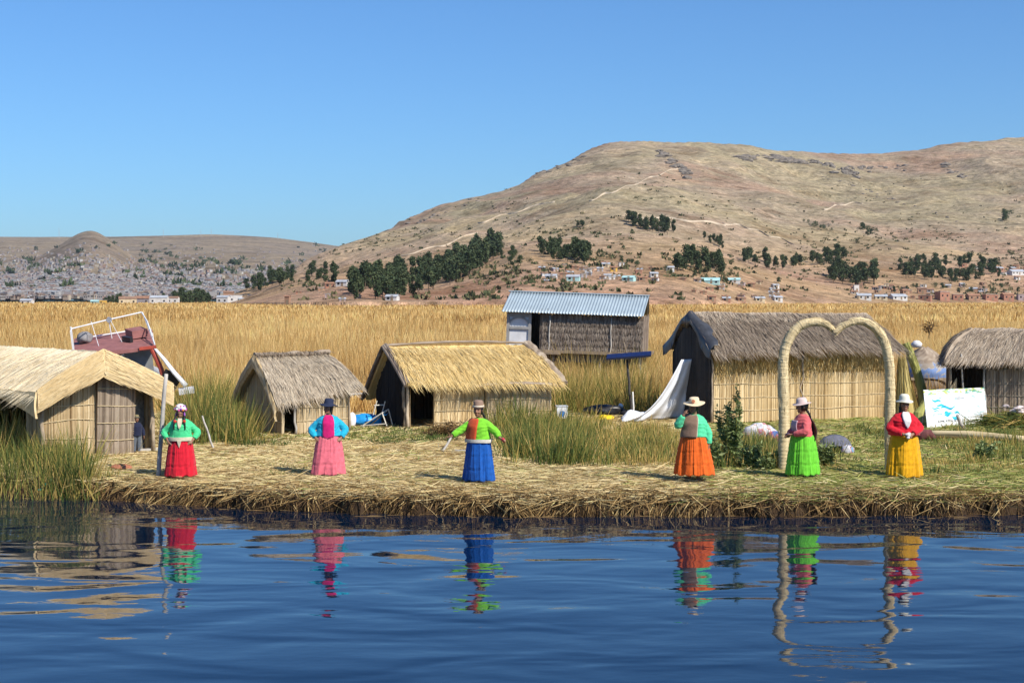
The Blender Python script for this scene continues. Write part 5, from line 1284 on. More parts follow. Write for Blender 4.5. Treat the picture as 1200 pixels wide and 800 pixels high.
# ---------------------------------------------------------------- covered shelter behind
a = at_y(1082, 470, 53.5); a[2] = .2
h = thing('covered_shelter', 'low rounded shelter covered in grey mats and faded blue plastic between two huts', 'shelter', tuple(a))
def dome(name, z0, z1, rx0, rx1, ry, mat, parent, seedv):
    m = MB(); ang = np.linspace(0, 2 * math.pi, 40, endpoint=False); t = np.linspace(0, 1, 9)
    T, A_ = np.meshgrid(t, ang, indexing='ij'); rx = rx0 * (1 - T) + rx1 * T + .08 * np.sin(np.pi * T)
    w_ = 1 + .05 * fbm(np.cos(A_) * 2 + seedv, np.sin(A_) * 2, T * 3, 3, 97)
    m.grid(np.stack([np.cos(A_) * rx * w_, np.sin(A_) * rx * ry * w_, z0 + (z1 - z0) * T + .04 * vn(A_ * 2, seedv, 0, 98)], -1), np.clip(.5 + .2 * rng.normal(size=A_.shape), 0, 1), wrap=True)
    return m.build(name, mat, parent, smooth=True)
dome('base_mat', 0, 1.2, .80, .84, 1.2, M_th['brown'], h, 1); dome('plastic_cover', 1.15, 1.72, .88, .72, 1.2, mat_tint('faded_blue_plastic', [(.35, (.30, .25, .20)), (.5, (.34, .33, .32)), (.62, (.14, .22, .42))], .6, 0, 2.2, 1.0), h, 2)
dome('top_mat', 1.68, 2.22, .74, .12, 1.2, M_th['grey'], h, 3)
m = MB(); m.box((0, -.98, 1.16), (1.75, .06, .08)); m.build('plank', M_pole, h)
m = MB(); m.lathe([(.0, 2.2), (.16, 2.22), (.2, 2.34), (.1, 2.44), (0, 2.46)], 12, (-.3, -.2, 0)); m.build('cloth', mat_plain('white_rag', (.6, .6, .62), .8, .2, 8), h, smooth=True)

# ---------------------------------------------------------------- heap of cut reeds at the right edge
a = gz(1188, 503); m = MB(); n = 1500
base = rng.normal(size=(n, 3)) * [.42, .3, .12] + [0.15, .2, .16]; base[:, 2] = np.abs(base[:, 2]); vec = np.stack([rng.normal(0, .5, n), rng.normal(0, .3, n), rng.normal(0, .14, n)], -1)
m.blades(base, vec, .022, rng.uniform(0, .8, n), bend=.2)
for k in range(16): m.tube([(-.7 + .02 * k, -.15 - .02 * k, .02 + .004 * k), (.0 + .02 * k, -.02, .22 + .016 * k), (.6, .2, .36 + .02 * k)], .012, 5, .9)
o = m.build('reed_heap', M_green); o.location = a; tag(o, 'dark heap of cut green and yellow reeds before the hut at the right edge', 'reed heap')
m = MB()
for k in range(9): rock(m, rng.normal(size=3) * [.16, .1, .08] + [.18, .15, .52], rng.uniform(.06, .12))
o = m.build('cloth_bundle', mat_plain('pale_mottled_bundle', (.52, .44, .42), .8, .45, 14)); o.location = a; tag(o, 'pale mottled bundle on top of the dark reed heap at the right edge', 'bundle')

# ---------------------------------------------------------------- solar panel
a = gz(741, 490); top = at_y(735, 421, a[1]) - a
h = thing('solar_panel', 'dark blue solar panel tilted on a thin pole in the reeds', 'solar panel', tuple(a))
pole('pole', (0, 0, -.2), top, .045, h, mat_plain('dark_post', (.06, .055, .05), .7, .3, 5), .035, .012)
c = at_y(737, 416.5, a[1]) - a
Rm = rotz(R(-8)) @ rot_axis((0, 1, 0), R(-4.5)) @ rot_axis((1, 0, 0), R(13))
def sub(name, c0, size, mat, par):
    m = MB(); P = np.array(c0) @ Rm.T + c; m.box(P, size, Rm); return m.build(name, mat, par)
fr = sub('frame', (0, 0, 0), (1.36, .50, .05), mat_plain('dark_frame', (.02, .025, .05), .6, .2, 3), h)
m = MB()
for i in range(9):
    for j in range(3): m.box(np.array([-.60 + i * .15, -.155 + j * .155, .028]) @ Rm.T + c, (.142, .147, .008), Rm)
m.build('cells', mat_plain('solar_cells', (.010, .020, .085), .5, .2, 4, spec=.2), h)
sub('bracket', (0, 0, -.06), (.3, .1, .07), mat_plain('bracket_steel', (.2, .2, .2), .5, .2, 3), h)
stick('stick', 'thin white pipe standing against the solar panel pole', gz(743, 491), at_y(741.5, 459, a[1] - .1), .03, mat_plain('white_pipe', (.66, .64, .6), .5, .1, 4), 'pipe', .003)

# ---------------------------------------------------------------- clutter in the grass and beside the huts
def lump(name, label, cat, loc, size, mat, seedv, n=26, par=None):
    m = MB(); th_ = np.linspace(0, math.pi, 14); ph = np.linspace(0, 2 * math.pi, n, endpoint=False); P_, T_ = np.meshgrid(ph, th_); 
    d = np.stack([np.sin(T_) * np.cos(P_), np.sin(T_) * np.sin(P_), np.cos(T_)], -1)
    r = 1 + .32 * fbm(d[..., 0] * 1.6 + seedv, d[..., 1] * 1.6, d[..., 2] * 1.6, 4, 101) + .10 * vn(d[..., 0] * 6 + seedv, d[..., 1] * 6, d[..., 2] * 6, 102)
    p = d * r[..., None] * np.array(size) / 2; p[..., 2] = np.maximum(p[..., 2] + size[2] * .38, -.02)
    m.grid(p[::-1], np.clip(.5 + .5 * fbm(d[..., 0] * 3, d[..., 1] * 3, seedv, 3, 103), 0, 1), wrap=True)
    o = m.build(name, mat, par, smooth=True); o.location = loc
    if label: tag(o, label, cat)
    return o
lump('plastic_bundle', 'long crumpled black plastic bundle lying left of the solar panel pole', 'bundle', gz(708, 487), (1.3, .5, .42), mat_plain('crumpled_black_plastic', (.014, .013, .014), .35, .3, 9, spec=.5, bumps=.5), 3.3)
lump('plastic_bundle', 'small black bag right beside the foot of the solar panel pole', 'bag', gz(733, 488), (.36, .3, .24), mat_plain('black_bag', (.02, .02, .025), .4, .3, 9), 5.1)
lump('white_rag', 'small white rag on the black plastic bundle', 'rag', gz(727, 485) + [0, -.15, .22], (.16, .14, .14), mat_plain('white_cloth', (.7, .7, .7), .8, .1, 9), 1.7)
lump('yellow_cloth', 'crumpled yellow cloth in the grass before the black bundle', 'cloth', gz(709, 492), (.55, .3, .2), mat_plain('yellow_cloth', (.75, .52, .02), .8, .2, 9), 8.8)
lump('red_cloth', 'flat orange red cloth in the grass over the blue and white box', 'cloth', gz(667, 478), (.42, .3, .10), mat_plain('orange_red_cloth', (.62, .14, .05), .8, .2, 9), 4.8)
a = gz(658, 497); h = thing('plastic_box', 'small white box with a blue spot standing in the tall grass', 'box', (a[0], a[1], a[2] + .22), R(8))
m = MB(); m.box((0, 0, .15), (.30, .24, .34), taper=1.06); m.build('body', mat_plain('white_box_plastic', (.66, .66, .66), .5, .1, 6), h)
m = MB(); m.tube([(.0, -.118, .12), (.0, -.136, .12)], .085, 14); m.build('emblem', mat_plain('blue_spot_paint', (.03, .16, .42), .5, .15, 8), h)
m = MB(); m.box((0, 0, .335), (.34, .28, .03)); m.build('lid', mat_plain('grey_lid', (.5, .52, .55), .5, .1, 6), h)
# folding chair and blue sheet left of the golden hut
M_chair = mat_plain('white_chair_tube', (.62, .58, .50), .5, .15, 6)
a = gz(440, 501); h = thing('folding_chair', 'pale tubular chair frame tipped over on a blue sheet beside the golden hut', 'chair', tuple(a), R(-10))
def bar(nm, a_, b_, r, mat=M_chair): 
    m = MB(); m.tube([a_, b_], r, 7); return m.build(nm, mat, h)
bar('leg', (-.40, -.1, .02), (.22, -.1, .42), .018); bar('leg', (-.25, .3, .02), (.3, .3, .5), .018); bar('leg', (.22, -.1, .42), (.36, -.12, .06), .018); bar('leg', (.30, .3, .5), (.42, .3, .05), .018)
bar('crossbar', (-.40, -.1, .02), (-.25, .3, .02), .016); bar('crossbar', (.22, -.1, .42), (.30, .3, .5), .016); bar('backrest', (-.08, .05, .35), (.02, .1, .75), .016); bar('backrest', (.12, .3, .4), (.2, .32, .72), .016); bar('crossbar', (-.06, .07, .62), (.17, .32, .62), .016); bar('crossbar', (-.4, -.12, .05), (.36, -.14, .12), .014)
m = MB(); X_, Y_ = np.meshgrid(np.linspace(-.35, .28, 14), np.linspace(-.08, .3, 8)); m.slab(np.stack([X_, Y_, .12 + .42 * (X_ + .35) + .03 * np.sin(X_ * 14 + Y_ * 9)], -1), .015, .5, direction=(0, 0, 1)); m.build('seat', mat_plain('blue_webbing', (.02, .22, .60), .6, .2, 9), h)
M_blue = mat_plain('bright_blue_plastic', (.02, .30, .72), .4, .25, 5, spec=.4, bumps=.3)
lump('blue_sheet', 'crumpled bright blue plastic sheet under the tipped chair frame', 'sheet', gz(430, 499), (.95, .6, .42), M_blue, 6.2)
lump('blue_sheet', 'small knot of blue plastic between the grey hut and the chair frame', 'sheet', gz(419, 498) + [0, .1, 0], (.32, .3, .34), M_blue, 2.2)
lump('white_sack', 'small white sack beside the blue plastic at the corner of the grey hut', 'sack', gz(412, 500), (.24, .24, .46), mat_plain('white_sack_cloth', (.66, .66, .68), .7, .12, 7), 9.7)
a = gz(424, 490); m = MB(); m.tube([(-.65, 0, .72), (.62, .1, .78)], .035, 7); 
for x in (-.5, .5): m.tube([(x, .05, 0), (x, .05, .74)], .03, 6)
o = m.build('rail', M_polegrey); o.location = a; tag(o, 'low grey wooden rail between the grey hut and the golden hut', 'rail')
# heap of dry straw by the golden hut
a = gz(526, 510); m = MB(); n = 700; base = rng.normal(size=(n, 3)) * [.28, .2, .1] + [0, 0, .15]; base[:, 2] = np.abs(base[:, 2]); m.blades(base, rng.normal(size=(n, 3)) * [.22, .2, .12], .02, rng.uniform(.0, .8, n), bend=.2)
o = m.build('straw_heap', M_dead); o.location = a; tag(o, 'brown tangled heap of straw at the wall of the golden hut', 'straw heap')
a = gz(519, 528); m = MB(); m.tube([(0, 0, .02), (.12, .1, .2), (.2, .5, .34)], [.03, .03, .02], 6); m.tube([(.3, -.1, .03), (.8, -.35, .05)], [.04, .03], 6)
o = m.build('driftwood', M_polegrey); o.location = a; tag(o, 'grey bent branches lying on the straw left of the blue skirt', 'branch')
# cloth bundles near the arch
M_patch = mat_tint('patchwork_cloth', [(.2, (.10, .14, .28)), (.4, (.45, .45, .48)), (.55, (.62, .60, .58)), (.7, (.42, .10, .10)), (.85, (.15, .30, .42))], .8, 0, 5, .8)
lump('cloth_bundle', 'mottled grey white cloth bundle in the grass left of the arch', 'bundle', gz(890, 517), (.95, .5, .5), M_patch, 1.1)
lump('cloth_bundle', 'small red and blue bundle touching the left arch column', 'bundle', gz(908, 519), (.5, .36, .36), mat_tint('red_blue_cloth', [(.3, (.08, .14, .34)), (.5, (.5, .08, .08)), (.7, (.5, .42, .42))], .8, 0, 6, .8), 7.1)
a = gz(978, 530)
m = MB(); s = np.linspace(-1, 1, 20); t = np.linspace(0, 1, 10); T, Sg = np.meshgrid(t, s, indexing='ij'); m.slab(np.stack([Sg * .38 + .05 * T, -.25 + T * .5, .10 + .34 * np.sqrt(np.clip(1 - Sg ** 2 * .8, 0, 1)) * (.35 + .65 * T)], -1), .02, .5, direction=(0, 0, 1))
o = m.build('grey_sheet', mat_plain('slate_grey_sheet', (.14, .14, .17), .6, .25, 6), None, smooth=True); o.location = a; tag(o, 'slate grey sheet draped over goods on the grass right of the green skirt', 'sheet')
lump('cloth_bundle', 'small blue white bundle at the right end of the slate grey sheet', 'bundle', gz(993, 532), (.32, .3, .26), M_patch, 4.4)
lump('red_lamp', 'small reddish bundle hanging on the pale wall mat of the long hut', 'bundle', at_y(885, 446, 45.85) - [0, 0, .1], (.28, .2, .22), mat_plain('faded_red', (.38, .14, .09), .8, .25, 8), 3.9)
a = gz(142, 548)
lump('clay_pot', 'flat reddish clay lump on the ground before the big pale hut', 'pot', a, (.5, .3, .16), mat_plain('red_clay', (.36, .14, .08), .85, .3, 8), 2.9)
a = at_z(40, 580, .06); m = MB(); X_, Y_ = np.meshgrid(np.linspace(0, 1, 10), np.linspace(0, 1, 5)); m.slab(np.stack([X_ * .35, Y_ * .1, .02 + X_ * .30 + .04 * np.sin(X_ * 9 + Y_ * 5)], -1), .012, .5, direction=(0, -1, .4))
o = m.build('plastic_scrap', mat_plain('teal_plastic', (.02, .26, .20), .5, .25, 6), None, smooth=True); o.location = a; tag(o, 'torn teal plastic scrap caught in the reeds at the left water edge', 'scrap')

# ---------------------------------------------------------------- leafy plants
M_weed = mat_tint('broad_green_leaves', [(0.0, (0.09, 0.13, 0.04)), (0.5, (0.19, 0.25, 0.09)), (1.0, (0.34, 0.37, 0.17))], .65, .2, 1.5, .2)
def weed(px, py, ht, wd, label, n=1400, stems=14):
    a = gz(px, py); r_ = thing('leafy_plant', label, 'plant', tuple(a)); st = MB(); lf = MB()
    for k in range(stems):
        f = rng.uniform(.45, 1) if k else 1.05; t = np.array([rng.normal(0, wd * .28), rng.normal(0, wd * .22), ht * f]); b0 = np.array([rng.normal(0, wd * .16), rng.normal(0, wd * .12), -.05])
        q = np.linspace(0, 1, 6)[:, None]; pts = b0 + (t - b0) * q; pts[:, :2] += .04 * np.sin(q * 5 + k); st.tube(pts, np.linspace(.012, .004, 6), 5)
        m_ = n // stems; f2 = rng.uniform(.15, 1, m_); B = np.stack([np.interp(f2, q[:, 0], pts[:, c]) for c in range(3)], -1)
        d = rng.normal(size=(m_, 3)) * [1, 1, .5] + [0, 0, .25]; d /= np.linalg.norm(d, axis=1, keepdims=True)
        L = rng.uniform(.06, .17, m_) * (1.25 - .6 * f2)
        lf.blades(B + d * .02, d * L[:, None], L * .42, np.clip(rng.normal(.5, .25, m_), 0, 1), bend=.25)
    st.build('stems', M_green, r_); lf.build('leaves', M_weed, r_)
weed(856, 545, 1.7, .55, 'tall leafy green bush right of the orange skirt', 1500, 13)
weed(842, 548, .7, .5, 'lower leafy bush filling the gap beside the orange skirt', 700, 10)
weed(882, 549, .6, .7, 'bushy dark green plant left of the arch column', 900, 12)
weed(902, 552, .45, .4, 'small leafy plant at the foot of the left arch column', 450, 9)
weed(968, 547, .5, .42, 'pale leafy plant right behind the green skirt', 500, 9)
weed(1152, 540, .42, .5, 'low dark plant growing over the bank at the right', 700, 10)
a = at_y(1088, 392, 88.0); m = MB(); n = 70; m.tube([(0, 0, -1.6), (.05, 0, .1), (-.02, 0, .6)], [.05, .04, .02], 6); m.blades(np.tile([0, 0, .35], (n, 1)) + rng.normal(size=(n, 3)) * [.12, .12, .16], rng.normal(size=(n, 3)) * .18, .05, rng.uniform(0, .5, n))
o = m.build('dry_bush', M_dead); o.location = a; tag(o, 'lone dry dark bush sticking out of the reed field at the right', 'bush')

# ---------------------------------------------------------------- motor boat behind the big hut
M_mar = mat_plain('faded_maroon_paint', (.27, .115, .105), .7, .22, 3); M_whp = mat_plain('white_boat_paint', (.66, .67, .68), .45, .14, 3, spec=.4); M_red = mat_plain('red_post_paint', (.40, .075, .05), .5, .15, 4); M_gr = mat_plain('grey_cabin_paint', (.20, .21, .21), .6, .2, 4)
o_ = at_y(134, 413, 46.0)
h = thing('motor_boat', 'tour boat with a maroon roof and white rails moored behind the big pale hut', 'boat', tuple(o_), R(14)); h.rotation_euler = (R(8), R(-6.5), R(14))
def bx(nm, c_, s_, mat, rot=None, par=None): m = MB(); m.box(c_, s_, rot); return m.build(nm, mat, par or h)
m = MB(); X_, Y_ = np.meshgrid(np.linspace(-1.22, 1.22, 16), np.linspace(0, 3.4, 14)); m.slab(np.stack([X_, Y_, .06 - .05 * (X_ / 1.2) ** 2], -1), .09, .5, direction=(0, 0, 1)); m.build('roof', M_mar, h)
bx('roof_edge', (.0, -.03, .0), (2.46, .05, .10), M_mar); bx('roof_lip', (.98, -.07, .04), (.5, .06, .09), M_red)
bx('cabin_wall', (0, 2.6, -.75), (2.2, .06, 1.4), M_gr); bx('bulkhead', (.62, .75, -.7), (.95, .06, 1.3), M_gr); bx('cabin_wall', (-1.12, 1.5, -.8), (.06, 2.4, 1.3), M_gr)
bx('interior_shade_sheet', (-.35, 1.6, -.8), (1.2, .05, 1.3), M_dark)  # near-black sheet standing in for the shade inside the cabin
m = MB(); m.tube([(1.10, -.02, -.02), (1.30, -.1, -.65), (1.36, -.12, -1.2)], .075, 8); m.build('corner_post', M_red, h)
m = MB(); m.tube([(.18, .2, -.55), (.18, .2, -.16), (.26, .2, -.10)], .045, 8); m.build('pipe', M_whp, h)
m = MB(); m.tube([(.34, .3, -.62), (.34, .3, -.25)], .02, 6); m.build('pipe', M_whp, h)
m = MB(); X_, Y_ = np.meshgrid(np.linspace(-.1, .78, 12), np.linspace(0, .5, 6)); m.slab(np.stack([X_, Y_ + .1, -.58 - .28 * (X_ + .1) + .04 * np.sin(X_ * 9)], -1), .10, .5, direction=(0, 0, 1)); m.build('seat_cover', mat_plain('navy_cover', (.03, .08, .22), .6, .2, 5), h, smooth=True)
# hull: sheer line swept from the stern up to the bow on the right
m = MB(); q = np.linspace(0, 1, 22); ww = np.linspace(0, 1, 7)
Q, W_ = np.meshgrid(q, ww, indexing='ij')
for sgn in (-1, 1):
    half = 1.34 * np.sin(np.pi * np.clip(.20 + Q * .80, 0, 1)) ** .6 * (.55 + .45 * W_)
    P = np.stack([sgn * half, -1.5 + 5.6 * (1 - Q) - .4, -2.1 + .95 * W_ + .55 * W_ * Q ** 2], -1)
    m.slab(P if sgn < 0 else P[:, ::-1], .05, .5)
m.build('hull', M_whp, h, smooth=True)
m = MB(); m.tube([(1.18, -.05, .0), (1.42, -.22, -.35), (1.66, -.4, -.75), (1.95, -.6, -1.15)], [.05, .075, .09, .10], 8, squash=.6); m.build('bow_fin', M_whp, h, smooth=True)
bx('side_panel', (1.50, -.32, -1.0), (.55, .04, .55), M_dark, np.array(Matrix.Rotation(R(34), 3, 'Y')))
bx('bow_deck', (1.95, -.62, -1.30), (.45, .3, .16), M_whp)
def rail(nm, pts, r=.022): m = MB(); m.tube(pts, r, 6); return m.build(nm, M_whp, h)
rail('rail', [(-1.2, 1.3, .66), (-.2, 2.2, .66), (.95, 3.2, .64)]); rail('rail', [(-.95, 2.6, .12), (.2, 2.9, .12), (.8, 3.1, .12)]); rail('rail_post', [(-1.2, 1.3, .06), (-1.2, 1.3, .72)], .03); rail('rail_post', [(-.05, 2.3, .06), (-.08, 2.3, .74)], .018)
rail('rail_stay', [(-.05, 2.3, .70), (.25, 1.4, .05)], .009); rail('rail_stay', [(-.6, 1.9, .72), (-.45, 1.2, .05)], .009)
bx('end_board', (-1.2, 1.05, .33), (.05, .34, .62), M_whp)
for k in range(6): rail('side_rail', [(.98 + .04 * k, 3.2 - .52 * k, .64 - .055 * k), (1.12 + .012 * k, 3.05 - .5 * k, .06)], .018)
rail('rail', [(.95, 3.2, .64), (1.08, 1.8, .54), (1.2, .1, .08)]); rail('rail', [(1.03, 3.1, .45), (1.12, 1.8, .36), (1.2, .2, .06)])
m = MB(); m.tube([(-.06, 2.28, .66), (-.06, 2.2, .66)], .085, 12); m.build('round_lamp', mat_plain('grey_lamp', (.25, .27, .3), .4, .2, 5), h)
bx('hatch', (.72, 2.0, .20), (.5, .7, .24), M_mar, rotz(.3)); bx('hatch_lid', (.42, 1.3, .14), (.10, .5, .16), M_dark, rotz(.5))
lump('roof_bundle', None, None, (-.85, 2.2, .04), (.5, .5, .4), mat_plain('grey_bundle', (.22, .21, .21), .8, .25, 7), 3.1, par=h)
# ================================================================== PEOPLE
M_skin = mat_plain('brown_skin', (.27, .135, .082), .55, .12, 9, spec=.3)
M_hair = mat_plain('black_hair', (.010, .008, .007), .45, .4, 20, spec=.4)
M_eye = mat_plain('dark_eye', (.02, .012, .01), .25, .1, 9, spec=.5); M_lip = mat_plain('lip_colour', (.22, .06, .05), .5, .1, 9)
M_shoe = mat_plain('dark_shoe', (.03, .022, .02), .6, .3, 9)
def cloth(nm, c, var=.14):
    m, nt, b = new_mat(nm)
    n = noise_node(nt, 14, 4, .6, coords(nt)); lo = tuple(x * (1 - var) for x in c); hi = tuple(min(1, x * (1 + var)) for x in c)
    r = ramp(nt, [(.35, lo), (.65, hi)]); nt.links.new(n.outputs[0], r.inputs[0]); nt.links.new(r.outputs[0], b.inputs['Base Color'])
    b.inputs['Roughness'].default_value = .85; b.inputs['Sheen Weight'].default_value = .15; bump(nt, b, n.outputs[0], .35, .012)
    return m

def remesh(mbx, name, mat, parent, voxel=.008, smooth_it=4, wrinkle=0.0, seedv=0.0):
    """fuse the overlapping closed shapes of mbx into one continuous skin"""
    me = mbx.mesh('tmp', mat); o = bpy.data.objects.new('tmp', me); COL.objects.link(o)
    r = o.modifiers.new('r', 'REMESH'); r.mode = 'VOXEL'; r.voxel_size = voxel; r.use_smooth_shade = True
    s = o.modifiers.new('s', 'SMOOTH'); s.iterations = smooth_it; s.factor = .5
    dg = bpy.context.evaluated_depsgraph_get(); dg.update()
    new = bpy.data.meshes.new_from_object(o.evaluated_get(dg)); new.name = name
    bpy.data.objects.remove(o); bpy.data.meshes.remove(me)
    if wrinkle:
        n = len(new.vertices); co = np.zeros(n * 3, np.float32); no = np.zeros(n * 3, np.float32)
        new.vertices.foreach_get('co', co); new.vertices.foreach_get('normal', no); co = co.reshape(-1, 3); no = no.reshape(-1, 3)
        d = wrinkle * (fbm(co[:, 0] * 16 + seedv, co[:, 1] * 16, co[:, 2] * 11, 3, 111) + .5 * np.sin(co[:, 2] * 70 + 6 * vn(co[:, 0] * 9 + seedv, co[:, 1] * 9, co[:, 2] * 5, 112)))
        new.vertices.foreach_set('co', (co + no * d[:, None]).astype(np.float32).ravel()); new.update()
    new.materials.clear(); new.materials.append(mat)
    new.polygons.foreach_set('use_smooth', np.ones(len(new.polygons), bool))
    ob = bpy.data.objects.new(name, new); COL.objects.link(ob); ob.parent = parent
    return ob

def ellrings(mbx, rings, n=28):
    """closed loft of horizontal ellipses: (z, rx, ry, cx, cy)"""
    a = np.arange(n) * 2 * math.pi / n; rows = []
    for z, rx, ry, cx, cy in rings: rows.append(np.stack([cx + rx * np.cos(a), cy + ry * np.sin(a), np.full(n, z)], -1))
    P = np.array(rows); m = len(rings); V = np.concatenate([P.reshape(-1, 3), P[0].mean(0)[None], P[-1].mean(0)[None]])
    i = np.arange(m - 1)[:, None] * n; j = np.arange(n)[None]; j2 = (j + 1) % n
    q = np.stack([i + j, i + j2, i + n + j2, i + n + j], -1).reshape(-1, 4); jj = np.arange(n); k = m * n
    mbx.add(V, [q, np.stack([np.full(n, k), (jj + 1) % n, jj], -1), np.stack([np.full(n, k + 1), (m - 1) * n + jj, (m - 1) * n + (jj + 1) % n], -1)])

def ball(mbx, c, r, n=14):
    t = np.linspace(0.02, math.pi - .02, 9); c = np.array(c, float); r = np.broadcast_to(np.array(r, float), (3,))
    ellrings(mbx, [(c[2] - r[2] * math.cos(x), r[0] * math.sin(x), r[1] * math.sin(x), c[0], c[1]) for x in t], n)

def limb(p0, p1, p2, n=7):
    p0, p1, p2 = (np.asarray(p, float) for p in (p0, p1, p2)); out = []
    for t in np.linspace(0, 1, n): out.append(p0 * (1 - t) + p1 * t)
    for t in np.linspace(0, 1, n)[1:]: out.append(p1 * (1 - t) + p2 * t)
    out = np.array(out); sm = out.copy()
    for _ in range(2): sm[1:-1] = (sm[:-2] + 2 * sm[1:-1] + sm[2:]) / 4
    return sm

def hand(mbx, wrist, d, palm_n, curl=.5, side=1):
    """palm, four bent fingers of unequal length and a thumb from the side of the palm"""
    d = np.asarray(d, float); d = d / np.linalg.norm(d); pn = np.asarray(palm_n, float); pn = pn - d * np.dot(pn, d); pn /= np.linalg.norm(pn); sd_ = np.cross(d, pn) * side
    w_ = np.asarray(wrist, float)
    mbx.tube([w_ - d * .02, w_ + d * .02, w_ + d * .055, w_ + d * .085, w_ + d * .095], [.022, .028, .036, .036, .028], 12, squash=.55) if False else None
    for k in (-1.2, -.4, .4, 1.2): mbx.tube([w_ - d * .02 + sd_ * k * .008, w_ + d * .04 + sd_ * k * .016, w_ + d * .088 + sd_ * k * .018], [.016, .0165, .014], 8)
    for k, L in zip((-1.35, -.45, .45, 1.35), (.058, .07, .074, .066)):
        b0 = w_ + d * .085 + sd_ * k * .0175; p = [b0 - d * .02, b0]; ang = 0; cur = b0
        for seg, cf in ((.45, .6), (.32, 1.1), (.23, 1.6)):
            ang = curl * cf; cur = cur + (d * math.cos(ang) + pn * math.sin(ang)) * L * seg; p.append(cur)
        mbx.tube(p, [.0095, .0092, .0086, .0080, .0068], 8)
    t0 = w_ + d * .03 + sd_ * .026; t1 = t0 + (d * .55 + sd_ * .75 + pn * .25) * .035; t2 = t1 + (d * .85 + sd_ * .2 + pn * .45) * .03; mbx.tube([t0 - sd_ * .015, t0, t1, t2], [.014, .0125, .0105, .008], 8)

